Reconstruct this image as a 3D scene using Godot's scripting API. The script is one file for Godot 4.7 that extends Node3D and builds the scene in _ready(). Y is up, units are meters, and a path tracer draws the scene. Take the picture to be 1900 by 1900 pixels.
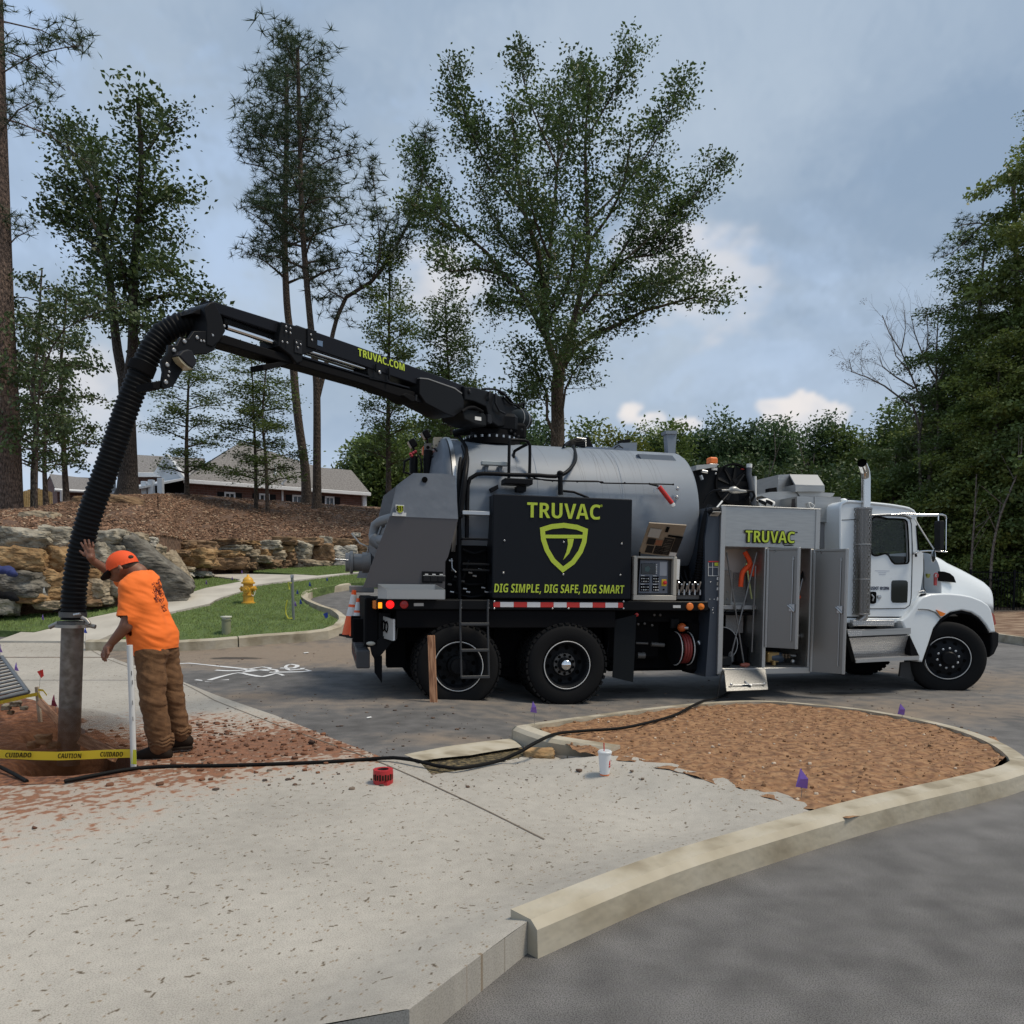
extends Node3D
# A vacuum excavation truck on a cul-de-sac, a worker guiding its suction hose, a boulder wall and a brick house behind, woods to the right.
const FOCAL := 1424.0
const EYE := Vector3(0,1.53,0)
var pitch := -atan(68.0/1424.0)
var rng := RandomNumberGenerator.new()
var noise := FastNoiseLite.new()
var mats := {}
var counts := {}
var tb := Basis()            # the truck's axes: x to its front, y up, z towards its right side
var to := Vector3()          # ground under the rear axle's right wheel
var truck: Node3D
# ---------------------------------------------------------------- mesh building
class MB:
	var v := PackedVector3Array()
	var n := PackedVector3Array()
	var c := PackedColorArray()
	var uv := PackedVector2Array()
	var xf := Transform3D()
	var tint := Color(1,1,1)
	var tinted := false
	func tri(a: Vector3, b: Vector3, d: Vector3, na: Vector3, nb: Vector3, nd: Vector3) -> void:
		var f := (b - a).cross(d - a)
		if f.dot(na + nb + nd) > .0:
			var t := b
			b = d
			d = t
			t = nb
			nb = nd
			nd = t
		v.append(xf * a); v.append(xf * b); v.append(xf * d)
		n.append((xf.basis * na).normalized()); n.append((xf.basis * nb).normalized()); n.append((xf.basis * nd).normalized())
		if tinted:
			c.append(tint); c.append(tint); c.append(tint)
	func quad(a: Vector3, b: Vector3, d: Vector3, e: Vector3, hint: Vector3) -> void:
		var f := (b - a).cross(d - a)
		if f.length_squared() < 1e-16:
			f = (d - a).cross(e - a)
		f = f.normalized()
		if f.dot(hint) < .0:
			f = -f
		tri(a, b, d, f, f, f)
		tri(a, d, e, f, f, f)
	func box(size: Vector3, at := Vector3.ZERO, ch := .0, turn := Basis()) -> void:
		var keep := xf
		xf = xf * Transform3D(turn, at)
		var h := size * .5
		ch = minf(ch, minf(h.x, minf(h.y, h.z)) * .9)
		for ax in 3:
			var b := (ax + 1) % 3
			var d := (ax + 2) % 3
			for s: float in [-1.0,1.0]:
				var p := []
				for q: Array in [[-1,-1],[1,-1],[1,1],[-1,1]]:
					var w := Vector3.ZERO
					w[ax] = s * h[ax]
					w[b] = q[0] * (h[b] - ch)
					w[d] = q[1] * (h[d] - ch)
					p.append(w)
				var o := Vector3.ZERO
				o[ax] = s
				quad(p[0], p[1], p[2], p[3], o)
		if ch > .0:
			for ax in 3:
				var b := (ax + 1) % 3
				var d := (ax + 2) % 3
				for sb: float in [-1.0,1.0]:
					for sd: float in [-1.0,1.0]:
						var p := []
						for q: Array in [[-1,0],[1,0],[1,1],[-1,1]]:
							var w := Vector3.ZERO
							w[ax] = q[0] * (h[ax] - ch)
							w[b] = sb * (h[b] - (ch if q[1] else .0))
							w[d] = sd * (h[d] - (.0 if q[1] else ch))
							p.append(w)
						var o := Vector3.ZERO
						o[b] = sb
						o[d] = sd
						quad(p[0], p[1], p[2], p[3], o)
			for sx: float in [-1.0,1.0]:
				for sy: float in [-1.0,1.0]:
					for sz: float in [-1.0,1.0]:
						var s := Vector3(sx, sy, sz)
						var f := s.normalized()
						tri(Vector3(h.x, h.y - ch, h.z - ch) * s, Vector3(h.x - ch, h.y, h.z - ch) * s, Vector3(h.x - ch, h.y - ch, h.z) * s, f, f, f)
		xf = keep
	# rings of points joined by smooth quads; normals away from each ring's centre
	func rings(rs: Array, closed_ends := true) -> void:
		var ns := []
		for i in rs.size():
			var r: PackedVector3Array = rs[i]
			var m := r.size()
			var lo: PackedVector3Array = rs[maxi(i - 1,0)]
			var hi: PackedVector3Array = rs[mini(i + 1, rs.size() - 1)]
			var mid := Vector3.ZERO
			for p in r:
				mid += p
			mid /= m
			var nn := PackedVector3Array()
			for j in m:
				var f := (r[(j + 1) % m] - r[(j + m - 1) % m]).cross(hi[j] - lo[j])
				if f.length_squared() < 1e-14:
					f = r[j] - mid
				if f.dot(r[j] - mid) < .0:
					f = -f
				nn.append(f.normalized())
			ns.append(nn)
		for i in rs.size() - 1:
			var r: PackedVector3Array = rs[i]
			var q: PackedVector3Array = rs[i + 1]
			var m := r.size()
			for j in m:
				var k := (j + 1) % m
				tri(r[j], r[k], q[k], ns[i][j], ns[i][k], ns[i + 1][k])
				tri(r[j], q[k], q[j], ns[i][j], ns[i + 1][k], ns[i + 1][j])
		if closed_ends:
			cap(rs[0], rs[1])
			cap(rs[-1], rs[-2])
	func cap(r: PackedVector3Array, inner: PackedVector3Array) -> void:
		var mid := Vector3.ZERO
		var im := Vector3.ZERO
		for p in r:
			mid += p
		for p in inner:
			im += p
		mid /= r.size()
		im /= inner.size()
		for j in r.size():
			var f := (r[j] - mid).cross(r[(j + 1) % r.size()] - mid)
			if f.length_squared() < 1e-16:
				continue
			f = f.normalized()
			if f.dot(mid - im) < .0:
				f = -f
			tri(mid, r[j], r[(j + 1) % r.size()], f, f, f)
	static func frames(path: Array) -> Array:
		var out := []
		var up := Vector3.UP
		var first: Vector3 = (path[1] - path[0]).normalized()
		if absf(first.dot(up)) > .9:
			up = Vector3.RIGHT
		var side := first.cross(up).normalized()
		for i in path.size():
			var d: Vector3 = (path[mini(i + 1, path.size() - 1)] - path[maxi(i - 1,0)]).normalized()
			side = (side - d * side.dot(d)).normalized()
			out.append([side, d.cross(side).normalized()])
		return out
	func tube(path: Array, radius, sides := 8, caps := true, squash := Vector2.ONE) -> void:
		var fr := frames(path)
		var rs := []
		for i in path.size():
			var r := .0
			if radius is Array:
				var q: float = float(i) / (path.size() - 1) * (radius.size() - 1)
				var k := mini(int(q), radius.size() - 2)
				r = lerpf(radius[k], radius[k + 1], q - k)
			else:
				r = radius
			var ring := PackedVector3Array()
			for j in sides:
				var a := TAU * j / sides
				ring.append(path[i] + (fr[i][0] * cos(a) * squash.x + fr[i][1] * sin(a) * squash.y) * r)
			rs.append(ring)
		rings(rs, caps)
	# a profile of (radius, height) turned about y; every span flat-shaded along its own slope
	func lathe(prof: Array, sides := 20, smooth := false) -> void:
		for i in prof.size() - 1:
			var a: Vector2 = prof[i]
			var b: Vector2 = prof[i + 1]
			var s := (b - a).normalized()
			var na := Vector2(s.y,-s.x)
			var nb := na
			if smooth:
				if i > 0:
					var p: Vector2 = (a - prof[i - 1]).normalized()
					na = (na + Vector2(p.y,-p.x)).normalized()
				if i < prof.size() - 2:
					var p: Vector2 = (prof[i + 2] - b).normalized()
					nb = (nb + Vector2(p.y,-p.x)).normalized()
			for j in sides:
				var u := TAU * j / sides
				var w := TAU * (j + 1) / sides
				var cu := Vector3(cos(u),0, sin(u))
				var cw := Vector3(cos(w),0, sin(w))
				var y := Vector3.UP
				var nau := cu * na.x + y * na.y
				var naw := cw * na.x + y * na.y
				var nbu := cu * nb.x + y * nb.y
				var nbw := cw * nb.x + y * nb.y
				if a.x > 1e-5:
					tri(cu * a.x + y * a.y, cw * a.x + y * a.y, cu * b.x + y * b.y, nau, naw, nbu)
				if b.x > 1e-5:
					tri(cw * a.x + y * a.y, cw * b.x + y * b.y, cu * b.x + y * b.y, naw, nbw, nbu)
	# a polygon in xy pushed from z0 to z1
	func prism(poly: PackedVector2Array, z0: float, z1: float, holes := []) -> void:
		var ix := Geometry2D.triangulate_polygon(poly)
		for s in 2:
			var z := z0 if s == 0 else z1
			var f := Vector3(0,0,-1 if (s == 0) == (z0 < z1) else 1)
			for k in range(0, ix.size(),3):
				var a := poly[ix[k]]
				var b := poly[ix[k + 1]]
				var d := poly[ix[k + 2]]
				tri(Vector3(a.x, a.y, z), Vector3(b.x, b.y, z), Vector3(d.x, d.y, z), f, f, f)
		var cw := -1.0 if Geometry2D.is_polygon_clockwise(poly) else 1.0
		for i in poly.size():
			var a := poly[i]
			var b := poly[(i + 1) % poly.size()]
			var o := Vector3(b.y - a.y, a.x - b.x,0) * cw
			quad(Vector3(a.x, a.y, z0), Vector3(b.x, b.y, z0), Vector3(b.x, b.y, z1), Vector3(a.x, a.y, z1), o)
	# any flat polygon in space, given a thickness behind its front
	func plate(pts: Array, thick: float, front: Vector3) -> void:
		var o: Vector3 = pts[0]
		var nn := Vector3.ZERO
		for i in pts.size():
			nn += (pts[i] - o).cross(pts[(i + 1) % pts.size()] - o)
		nn = nn.normalized()
		if nn.dot(front) < .0:
			nn = -nn
		var ex: Vector3 = (pts[1] - o).normalized()
		var ey := nn.cross(ex)
		var poly := PackedVector2Array()
		for p: Vector3 in pts:
			poly.append(Vector2((p - o).dot(ex), (p - o).dot(ey)))
		var keep := xf
		xf = xf * Transform3D(Basis(ex, ey, nn), o)
		prism(poly,-thick,.0)
		xf = keep
	func ball(r: Vector3, at := Vector3.ZERO, seg := 14, half := false) -> void:
		var keep := xf
		xf = xf * Transform3D(Basis(), at)
		var rows := seg / 2
		for i in rows:
			for j in seg:
				var p := []
				for q: Array in [[i, j],[i, j + 1],[i + 1, j + 1],[i + 1, j]]:
					var th: float = PI * q[0] / rows * (.5 if half else 1.0)
					var ph: float = TAU * q[1] / seg
					p.append(Vector3(sin(th) * cos(ph), cos(th), sin(th) * sin(ph)))
				var m := []
				for w: Vector3 in p:
					m.append((w / r).normalized())
				if i > 0:
					tri(p[0] * r, p[1] * r, p[2] * r, m[0], m[1], m[2])
				tri(p[0] * r, p[2] * r, p[3] * r, m[0], m[2], m[3])
		xf = keep
	func mesh() -> ArrayMesh:
		var a := []
		a.resize(Mesh.ARRAY_MAX)
		a[Mesh.ARRAY_VERTEX] = v
		a[Mesh.ARRAY_NORMAL] = n
		if tinted and c.size() == v.size():
			a[Mesh.ARRAY_COLOR] = c
		if uv.size() == v.size() and v.size():
			a[Mesh.ARRAY_TEX_UV] = uv
		var m := ArrayMesh.new()
		m.add_surface_from_arrays(Mesh.PRIMITIVE_TRIANGLES, a)
		return m
# ---------------------------------------------------------------- things, parts, labels
func numbered(parent: Node, called: String) -> String:
	var key := str(parent.get_instance_id()) + called
	var k: int = counts.get(key,0)
	counts[key] = k + 1
	return called if k == 0 else "%s_%03d" % [called, k]
func tag(o: Node, label: String, category: String, group := "") -> Node:
	o.set_meta("label", label)
	o.set_meta("category", category)
	if group:
		o.set_meta("group", group)
	return o
func thing(called: String, label: String, category: String, at := Vector3.ZERO, group := "", turn := Basis()) -> Node3D:
	var o := Node3D.new()
	o.name = numbered(self, called)
	add_child(o, true)
	o.transform = Transform3D(turn, at)
	tag(o, label, category, group)
	return o
func put(called: String, mesh: Mesh, m: Material, parent: Node = self, at := Transform3D()) -> MeshInstance3D:
	var o := MeshInstance3D.new()
	o.name = numbered(parent, called)
	o.mesh = mesh
	o.material_override = m
	o.transform = at
	parent.add_child(o, true)
	return o
func part(parent: Node, called: String, b: MB, m: Material) -> MeshInstance3D:
	return put(called, b.mesh(), m, parent)
func struct(called: String, mesh: Mesh, m: Material) -> MeshInstance3D:
	var o := put(called, mesh, m)
	o.set_meta("kind", "structure")
	return o
func copies(parent: Node, called: String, mesh: Mesh, m: Material, where: Array, tints: Array) -> MultiMeshInstance3D:
	var mm := MultiMesh.new()
	mm.transform_format = MultiMesh.TRANSFORM_3D
	mm.use_colors = true
	mm.mesh = mesh
	mm.instance_count = where.size()
	for i in where.size():
		mm.set_instance_transform(i, where[i])
		mm.set_instance_color(i, tints[i % tints.size()])
	var o := MultiMeshInstance3D.new()
	o.name = numbered(parent, called)
	o.multimesh = mm
	o.material_override = m
	o.set_meta("kind", "stuff")
	parent.add_child(o, true)
	return o
# ---------------------------------------------------------------- materials
func grain(freq: float, lo: float, hi: float, seed_ := 1, oct := 4, warp := false, size := 256) -> NoiseTexture2D:
	var f := FastNoiseLite.new()
	f.seed = seed_
	f.frequency = freq
	f.fractal_octaves = oct
	f.noise_type = FastNoiseLite.TYPE_SIMPLEX_SMOOTH
	if warp:
		f.domain_warp_enabled = true
		f.domain_warp_amplitude = 40.0
	var t := NoiseTexture2D.new()
	t.width = size
	t.height = size
	t.seamless = true
	t.noise = f
	var g := Gradient.new()
	g.set_color(0, Color(lo, lo, lo))
	g.set_color(1, Color(hi, hi, hi))
	t.color_ramp = g
	return t
func ramp(freq: float, cols: Array, stops: Array, seed_ := 1, oct := 4, size := 256, cellular := false) -> NoiseTexture2D:
	var t := grain(freq,0,1, seed_, oct, false, size)
	if cellular:
		t.noise.noise_type = FastNoiseLite.TYPE_CELLULAR
		t.noise.fractal_type = FastNoiseLite.FRACTAL_NONE
	var g := Gradient.new()
	g.offsets = PackedFloat32Array(stops)
	var cc := PackedColorArray()
	for x: Color in cols:
		cc.append(x.linear_to_srgb())
	g.colors = cc
	t.color_ramp = g
	return t
# colour is linear (real base colour)
func mat(key: String, col := Color(.5,.5,.5), rough := .7, metal := .0) -> StandardMaterial3D:
	if mats.has(key):
		return mats[key]
	var m := StandardMaterial3D.new()
	m.resource_name = key
	m.albedo_color = col.linear_to_srgb()
	m.roughness = rough
	m.metallic = metal
	if maxf(col.r, maxf(col.g, col.b)) < .03 and rough > .2:
		m.metallic_specular = .2
	mats[key] = m
	return m
func tri_tex(m: StandardMaterial3D, tex: Texture2D, per_metre: float, world := true) -> StandardMaterial3D:
	m.albedo_texture = tex
	m.albedo_color = Color.WHITE
	m.uv1_triplanar = true
	m.uv1_world_triplanar = world
	m.uv1_scale = Vector3.ONE * per_metre
	return m
# fine grain over a printed sheet
func grit(m: StandardMaterial3D, per_metre: float, lo: float) -> void:
	m.detail_enabled = true
	m.detail_blend_mode = BaseMaterial3D.BLEND_MODE_MUL
	m.detail_uv_layer = BaseMaterial3D.DETAIL_UV_2
	m.detail_albedo = ramp(.22,[Color(lo, lo, lo), Color(1,1,1), Color(1,1,1)],[.3,.52,1.0],33,3,512)
	m.uv2_triplanar = true
	m.uv2_world_triplanar = true
	m.uv2_scale = Vector3.ONE * per_metre
func bump(m: StandardMaterial3D, tex: Texture2D, cm: float) -> StandardMaterial3D:
	m.heightmap_enabled = true
	m.heightmap_texture = tex
	m.heightmap_scale = cm
	return m
# ---------------------------------------------------------------- places: where the tape measure puts things along the camera's lines of sight
func sight(u: float, v: float) -> Vector3:
	var d := Vector3((u - 950.0) / FOCAL, (1150.0 - v) / FOCAL,-1.0).rotated(Vector3.RIGHT, pitch)
	return d / -d.z
func pix(u: float, v: float, depth: float) -> Vector3:
	return EYE + sight(u, v) * depth
func lerp_table(t: Array, x: float) -> float:
	if x <= t[0].x:
		return t[0].y
	for i in t.size() - 1:
		if x <= t[i + 1].x:
			var k: float = (x - t[i].x) / (t[i + 1].x - t[i].x)
			return lerpf(t[i].y, t[i + 1].y, k)
	return t[-1].y
var left_slope := [Vector2(0,.08), Vector2(5,.12), Vector2(6,.14), Vector2(9,.12), Vector2(11,.12), Vector2(13,.25), Vector2(15,.52), Vector2(18,1.02), Vector2(22,1.5), Vector2(27,2.05), Vector2(32,2.5), Vector2(40,2.7), Vector2(200,3.4)]
var right_slope := [Vector2(0,.1), Vector2(5.5,.1), Vector2(7,.02), Vector2(8.5,-.02), Vector2(30,.0), Vector2(60,.4), Vector2(200,2.0)]
func height(x: float, z: float) -> float:
	var d := maxf(-z,.5)
	var w := smoothstep(-.12,.10, x / d)
	return lerpf(lerp_table(left_slope, d), lerp_table(right_slope, d), w)
func hit(u: float, v: float, above := .0) -> Vector3:
	var s := sight(u, v)
	var d := 1.0
	while d < 160.0:
		var p := EYE + s * d
		if p.y <= height(p.x, p.z) + above:
			var lo := d / 1.02
			var hi := d
			for k in 12:
				var mid := (lo + hi) * .5
				var q := EYE + s * mid
				if q.y <= height(q.x, q.z) + above:
					hi = mid
				else:
					lo = mid
			return EYE + s * hi
		d *= 1.02
	return EYE + s * 160.0
func hit_on(u: float, v: float, top: Callable) -> Vector3:
	var s := sight(u, v)
	var d := 2.0
	while d < 60.0:
		var p := EYE + s * d
		if p.y <= top.call(p.x, p.z):
			return p
		d += .01
	return hit(u, v)
func hits(flat: Array, above := .0) -> Array:
	var out := []
	for i in range(0, flat.size(),2):
		out.append(hit(flat[i], flat[i + 1], above))
	return out
func xz(pts: Array) -> PackedVector2Array:
	var o := PackedVector2Array()
	for p: Vector3 in pts:
		o.append(Vector2(p.x, p.z))
	return o
func smooth_line(pts: Array, step: float, closed := false) -> Array:
	var out := []
	var m := pts.size()
	for i in (m if closed else m - 1):
		var a: Vector3 = pts[(i + m - 1) % m] if closed or i > 0 else pts[0]
		var b: Vector3 = pts[i]
		var c: Vector3 = pts[(i + 1) % m]
		var d: Vector3 = pts[(i + 2) % m] if closed or i < m - 2 else pts[m - 1]
		var k := maxi(1, int((c - b).length() / step))
		for j in k:
			out.append(b.cubic_interpolate(c, a, d, float(j) / k))
	if not closed:
		out.append(pts[m - 1])
	return out
# a sheet over the ground inside an outline (xz), every corner at top.call(x, z)
func drape(outline: PackedVector2Array, cell: float, top: Callable, holes: Array = [], uv_box := Rect2(), skirt := .0) -> ArrayMesh:
	var b := MB.new()
	var lo := outline[0]
	var hi := outline[0]
	for p in outline:
		lo = lo.min(p)
		hi = hi.max(p)
	var nx := int(ceil((hi.x - lo.x) / cell))
	var ny := int(ceil((hi.y - lo.y) / cell))
	var memo := {}
	var f := func(p: Vector2) -> Vector3:
		if not memo.has(p):
			memo[p] = Vector3(p.x, top.call(p.x, p.y), p.y)
		return memo[p]
	var nmemo := {}
	var nf := func(p: Vector2) -> Vector3:
		if not nmemo.has(p):
			var e := cell * .5
			var dx: float = top.call(p.x + e, p.y) - top.call(p.x - e, p.y)
			var dz: float = top.call(p.x, p.y + e) - top.call(p.x, p.y - e)
			nmemo[p] = Vector3(-dx,2.0 * e,-dz).normalized()
		return nmemo[p]
	for i in nx:
		for j in ny:
			var p0 := lo + Vector2(i, j) * cell
			var q := PackedVector2Array([p0, p0 + Vector2(cell,0), p0 + Vector2(cell, cell), p0 + Vector2(0, cell)])
			var inside := 0
			for p in q:
				if Geometry2D.is_point_in_polygon(p, outline):
					inside += 1
			var pieces := [q]
			if inside < 4:
				pieces = Geometry2D.intersect_polygons(q, outline)
			for h: PackedVector2Array in holes:
				var next := []
				for pc: PackedVector2Array in pieces:
					next.append_array(Geometry2D.clip_polygons(pc, h))
				pieces = next
			for pc: PackedVector2Array in pieces:
				if pc.size() < 3:
					continue
				var ix := Geometry2D.triangulate_polygon(pc)
				for k in range(0, ix.size(),3):
					var a := pc[ix[k]]
					var c := pc[ix[k + 1]]
					var d := pc[ix[k + 2]]
					if absf((c - a).cross(d - a)) < 1e-9:
						continue
					b.tri(f.call(a), f.call(c), f.call(d), nf.call(a), nf.call(c), nf.call(d))
	if skirt > .0:
		var rims := [outline]
		rims.append_array(holes)
		for rim: PackedVector2Array in rims:
			for i in rim.size():
				var e0 := rim[i]
				var e1 := rim[(i + 1) % rim.size()]
				var k := maxi(1, int(e0.distance_to(e1) / .3))
				for j in k:
					var a: Vector3 = f.call(e0.lerp(e1, float(j) / k))
					var c: Vector3 = f.call(e0.lerp(e1, float(j + 1) / k))
					b.quad(a, c, c - Vector3.UP * skirt, a - Vector3.UP * skirt, Vector3(c.z - a.z,0, a.x - c.x))
	if uv_box.size.x > .0:
		for p in b.v:
			b.uv.append((Vector2(p.x, p.z) - uv_box.position) / uv_box.size)
	return b.mesh()
# a kerb of square section along a line: face on the side of `out_`, its top `tall` above the line
func kerb(line: Array, tall: float, wide: float, side: float, sink := .15) -> MB:
	var b := MB.new()
	var rows := []
	for i in line.size():
		var d: Vector3 = line[mini(i + 1, line.size() - 1)] - line[maxi(i - 1,0)]
		d.y = 0
		var s := d.normalized().cross(Vector3.UP) * side   # away from the road
		var p: Vector3 = line[i]
		rows.append([p - Vector3.UP * sink, p + Vector3.UP * (tall - .03) + s * .01, p + Vector3.UP * tall + s * .045, p + Vector3.UP * (tall + .004) + s * wide, p - Vector3.UP * sink + s * wide])
	for i in rows.size() - 1:
		for k in 4:
			var m: Vector3 = (rows[i][0] + rows[i][4]) * .5
			b.quad(rows[i][k], rows[i + 1][k], rows[i + 1][k + 1], rows[i][k + 1], (rows[i][k] + rows[i][k + 1]) * .5 - m)
	for e in [0, rows.size() - 1]:
		var r: Array = rows[e]
		var o: Vector3 = r[0] - rows[1 if e == 0 else e - 1][0]
		b.quad(r[0], r[1], r[3], r[4], o)
		b.tri(r[1], r[2], r[3], o, o, o)
	return b
func ordinal(k: int) -> String:
	var ones := ["first", "second", "third", "fourth", "fifth", "sixth", "seventh", "eighth", "ninth", "tenth", "eleventh", "twelfth", "thirteenth", "fourteenth", "fifteenth", "sixteenth", "seventeenth", "eighteenth", "nineteenth", "twentieth"]
	return ones[k] if k < 20 else "twenty-" + ones[k - 20]
# ---------------------------------------------------------------- sky and light
func sky_picture() -> Image:
	var w := 1536
	var hh := 768
	var im := Image.create(w, hh, false, Image.FORMAT_RGBF)
	var f := FastNoiseLite.new()
	f.seed = 11
	f.frequency = .55
	f.fractal_octaves = 5
	f.domain_warp_enabled = true
	f.domain_warp_amplitude = .6
	f.domain_warp_frequency = .6
	var g := FastNoiseLite.new()
	g.seed = 5
	g.frequency = 18.0
	g.fractal_octaves = 4
	# white heaps of cloud low over the woods: bearing, elevation, half width, half height (degrees)
	var heaps := [Vector4(20.1,11.4,2.6,1.6), Vector4(22.5,11.2,1.0,.9), Vector4(8.6,12.1,1.1,.8), Vector4(10.0,11.6,1.2,.6), Vector4(12.6,11.3,1.2,.6), Vector4(14.0,20.8,4.2,3.4), Vector4(11.0,23.0,4.0,3.0), Vector4(-5.0,20.5,4.5,3.6), Vector4(-30,12,6,4.0), Vector4(-75,18,14,6), Vector4(80,20,12,6), Vector4(140,17,16,6), Vector4(-150,18,15,6)]
	for j in hh:
		var el := (.5 - (j + .5) / hh) * PI
		for i in w:
			var az := wrapf((i + .5) / w * TAU,-PI, PI)   # the panorama's first column faces the camera
			var d := Vector3(sin(az) * cos(el), sin(el),-cos(az) * cos(el))
			var k := clampf(el / 1.2,.0,1.0)
			var col := Color(.60,.69,.80).lerp(Color(.30,.45,.70), sqrt(k))
			if el > -.02:
				var p := d / (d.y + .28)
				var n1 := f.get_noise_3d(p.x * 1.6, p.z * 1.6,3.0)
				# a thin grey-blue sheet over most of the sky, open towards the left
				var open_ := smoothstep(-.05,-.45, az) * smoothstep(-1.6,-.9, az)
				var sheet := smoothstep(-.25,.22, n1 + .28 - .34 * open_) * smoothstep(.03,.26, el)
				var dark := Color(.24,.325,.44).lerp(Color(.44,.52,.61), clampf(.5 + .9 * f.get_noise_3d(p.x * 2.2, p.z * 2.2,40.0),.0,1.0))
				col = col.lerp(dark, sheet * .86)
				var fine := g.get_noise_3d(d.x, d.y * 1.7, d.z)
				var mid := f.get_noise_3d(d.x * 9.0, d.y * 13.0, d.z * 9.0)
				for q: Vector4 in heaps:
					var dx := wrapf(rad_to_deg(az) - q.x,-180.0,180.0) / q.z
					var dy := (rad_to_deg(el) - q.y) / q.w
					if dx * dx + dy * dy < 4.0:
						var s := 1.0 - sqrt(dx * dx + dy * dy * (1.0 if dy > .0 else .5)) + .6 * fine + .3 * mid
						var soft := .12 if q.w < 2.0 else .7
						var a := smoothstep(.0, soft, s) * (.95 if q.w < 2.0 else .7)
						var wh := Color(.80,.76,.74).lerp(Color(.62,.64,.69), clampf(.5 - .6 * dy + fine,.0,1.0))
						col = col.lerp(wh, a)
			else:
				col = Color(.16,.15,.13)
			im.set_pixel(i, j, col)
	return im
func build_light() -> void:
	var cam := Camera3D.new()
	cam.name = "camera"
	cam.projection = Camera3D.PROJECTION_FRUSTUM
	cam.near = .1
	cam.far = 600.0
	cam.size = .1*1900.0 / FOCAL
	cam.frustum_offset = Vector2(0,.1*200.0 / FOCAL)
	cam.position = EYE
	cam.rotation.x = pitch
	add_child(cam)
	cam.current = true
	var e := Environment.new()
	e.background_mode = Environment.BG_SKY
	var sky := Sky.new()
	var pm := PanoramaSkyMaterial.new()
	pm.panorama = ImageTexture.create_from_image(sky_picture())
	sky.sky_material = pm
	e.sky = sky
	e.background_energy_multiplier = .57
	e.tonemap_mode = Environment.TONE_MAPPER_LINEAR
	e.tonemap_exposure = 1.9
	e.volumetric_fog_enabled = true
	e.volumetric_fog_density = .0
	e.sdfgi_enabled = true
	e.ssao_enabled = true
	e.ssil_enabled = true
	var we := WorldEnvironment.new()
	we.name = "world_environment"
	we.environment = e
	add_child(we)
	var sun := DirectionalLight3D.new()
	sun.name = "sun"
	sun.light_color = Color(1.0,.95,.87)
	sun.light_energy = .5
	sun.light_angular_distance = 14.0
	sun.shadow_enabled = true
	sun.sky_mode = DirectionalLight3D.SKY_MODE_LIGHT_ONLY
	add_child(sun)
	sun.look_at_from_position(Vector3(6.0,11,1.0), Vector3.ZERO)
# ---------------------------------------------------------------- ground
var pit_at := Vector3()
func dirt_bump(x: float, z: float) -> float:
	# spoil heap left of the hole and the hole itself
	var s := .0
	for q: Array in dirt_shapes:
		var dx: float = (x - q[0].x) / q[1]
		var dz: float = (z - q[0].z) / q[2]
		s += q[3] * exp(-pow(dx * dx + dz * dz, q[4]))
	return s
var dirt_shapes := []
func concrete_top(x: float, z: float) -> float:
	var dd := 9.0
	for i in soil_line.size() - 1:
		var a: Vector3 = soil_line[i]
		var b: Vector3 = soil_line[i + 1]
		var ab := Vector2(b.x - a.x, b.z - a.z)
		var t := clampf(Vector2(x - a.x, z - a.z).dot(ab) / ab.length_squared(),.0,1.0)
		dd = minf(dd, (Vector2(x - a.x, z - a.z) - ab * t).length())
	return height(x, z) + .006 + .125 * smoothstep(.62,.04, dd)
var soil_line := []
func concrete_print(box: Rect2, size: int) -> ImageTexture:
	var im := Image.create(size, size, false, Image.FORMAT_RGB8)
	var a := FastNoiseLite.new()
	a.seed = 3
	a.frequency = .5
	a.fractal_octaves = 5
	var f := FastNoiseLite.new()
	f.seed = 8
	f.frequency = 9.0
	f.fractal_octaves = 3
	var c0 := hit(150,1400)
	var c1 := hit(430,1385)
	var c2 := hit(-250,1370)
	for j in size:
		var z := box.position.y + box.size.y * (j + .5) / size
		for i in size:
			var x := box.position.x + box.size.x * (i + .5) / size
			var n1 := a.get_noise_2d(x, z)
			var n2 := f.get_noise_2d(x, z)
			var d0 := Vector2((x - c0.x) / 1.35, (z - c0.z) / 1.25).length()
			var d1 := Vector2((x - c1.x) / 1.5, (z - c1.z) / .95).length()
			var d2 := Vector2((x - c2.x) / 2.0, (z - c2.z) / 1.2).length()
			var near := maxf(maxf(1.5 - d0,1.15 - d1),1.4 - d2)
			var col := Color(.40,.372,.325) * (1.0 + .22 * n1 + .10 * n2)
			var wash := clampf(near * .65 + .55 * n1 + .25 * n2 + .05,.0,.75)
			col = col.lerp(Color(.36,.205,.118), wash)
			var thick := near + .75 * n1 + .95 * n2 - .42
			if thick > .0:
				col = col.lerp(Color(.20,.086,.042) * (1.0 + .6 * n2), clampf(thick * 4.0,.0,.95))
			im.set_pixel(i, j, col.linear_to_srgb())
	# pine needles, bark and grit trodden over the slab
	for k in 42000:
		var p := Vector2(rng.randf(), rng.randf()) * size
		var ang := rng.randf() * TAU
		var len_ := rng.randf_range(.7,2.0) if k % 9 else rng.randf_range(2.5,6.0)
		var s := Color(.09,.065,.04) if k % 3 == 0 else Color(.22,.16,.10)
		s = s.linear_to_srgb()
		for q in int(len_ * 1.5):
			var r := p + Vector2(cos(ang + q * .03), sin(ang + q * .03)) * q * .66
			if r.x >= 0 and r.y >= 0 and r.x < size and r.y < size:
				im.set_pixel(int(r.x), int(r.y), s)
	return ImageTexture.create_from_image(im)
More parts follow.
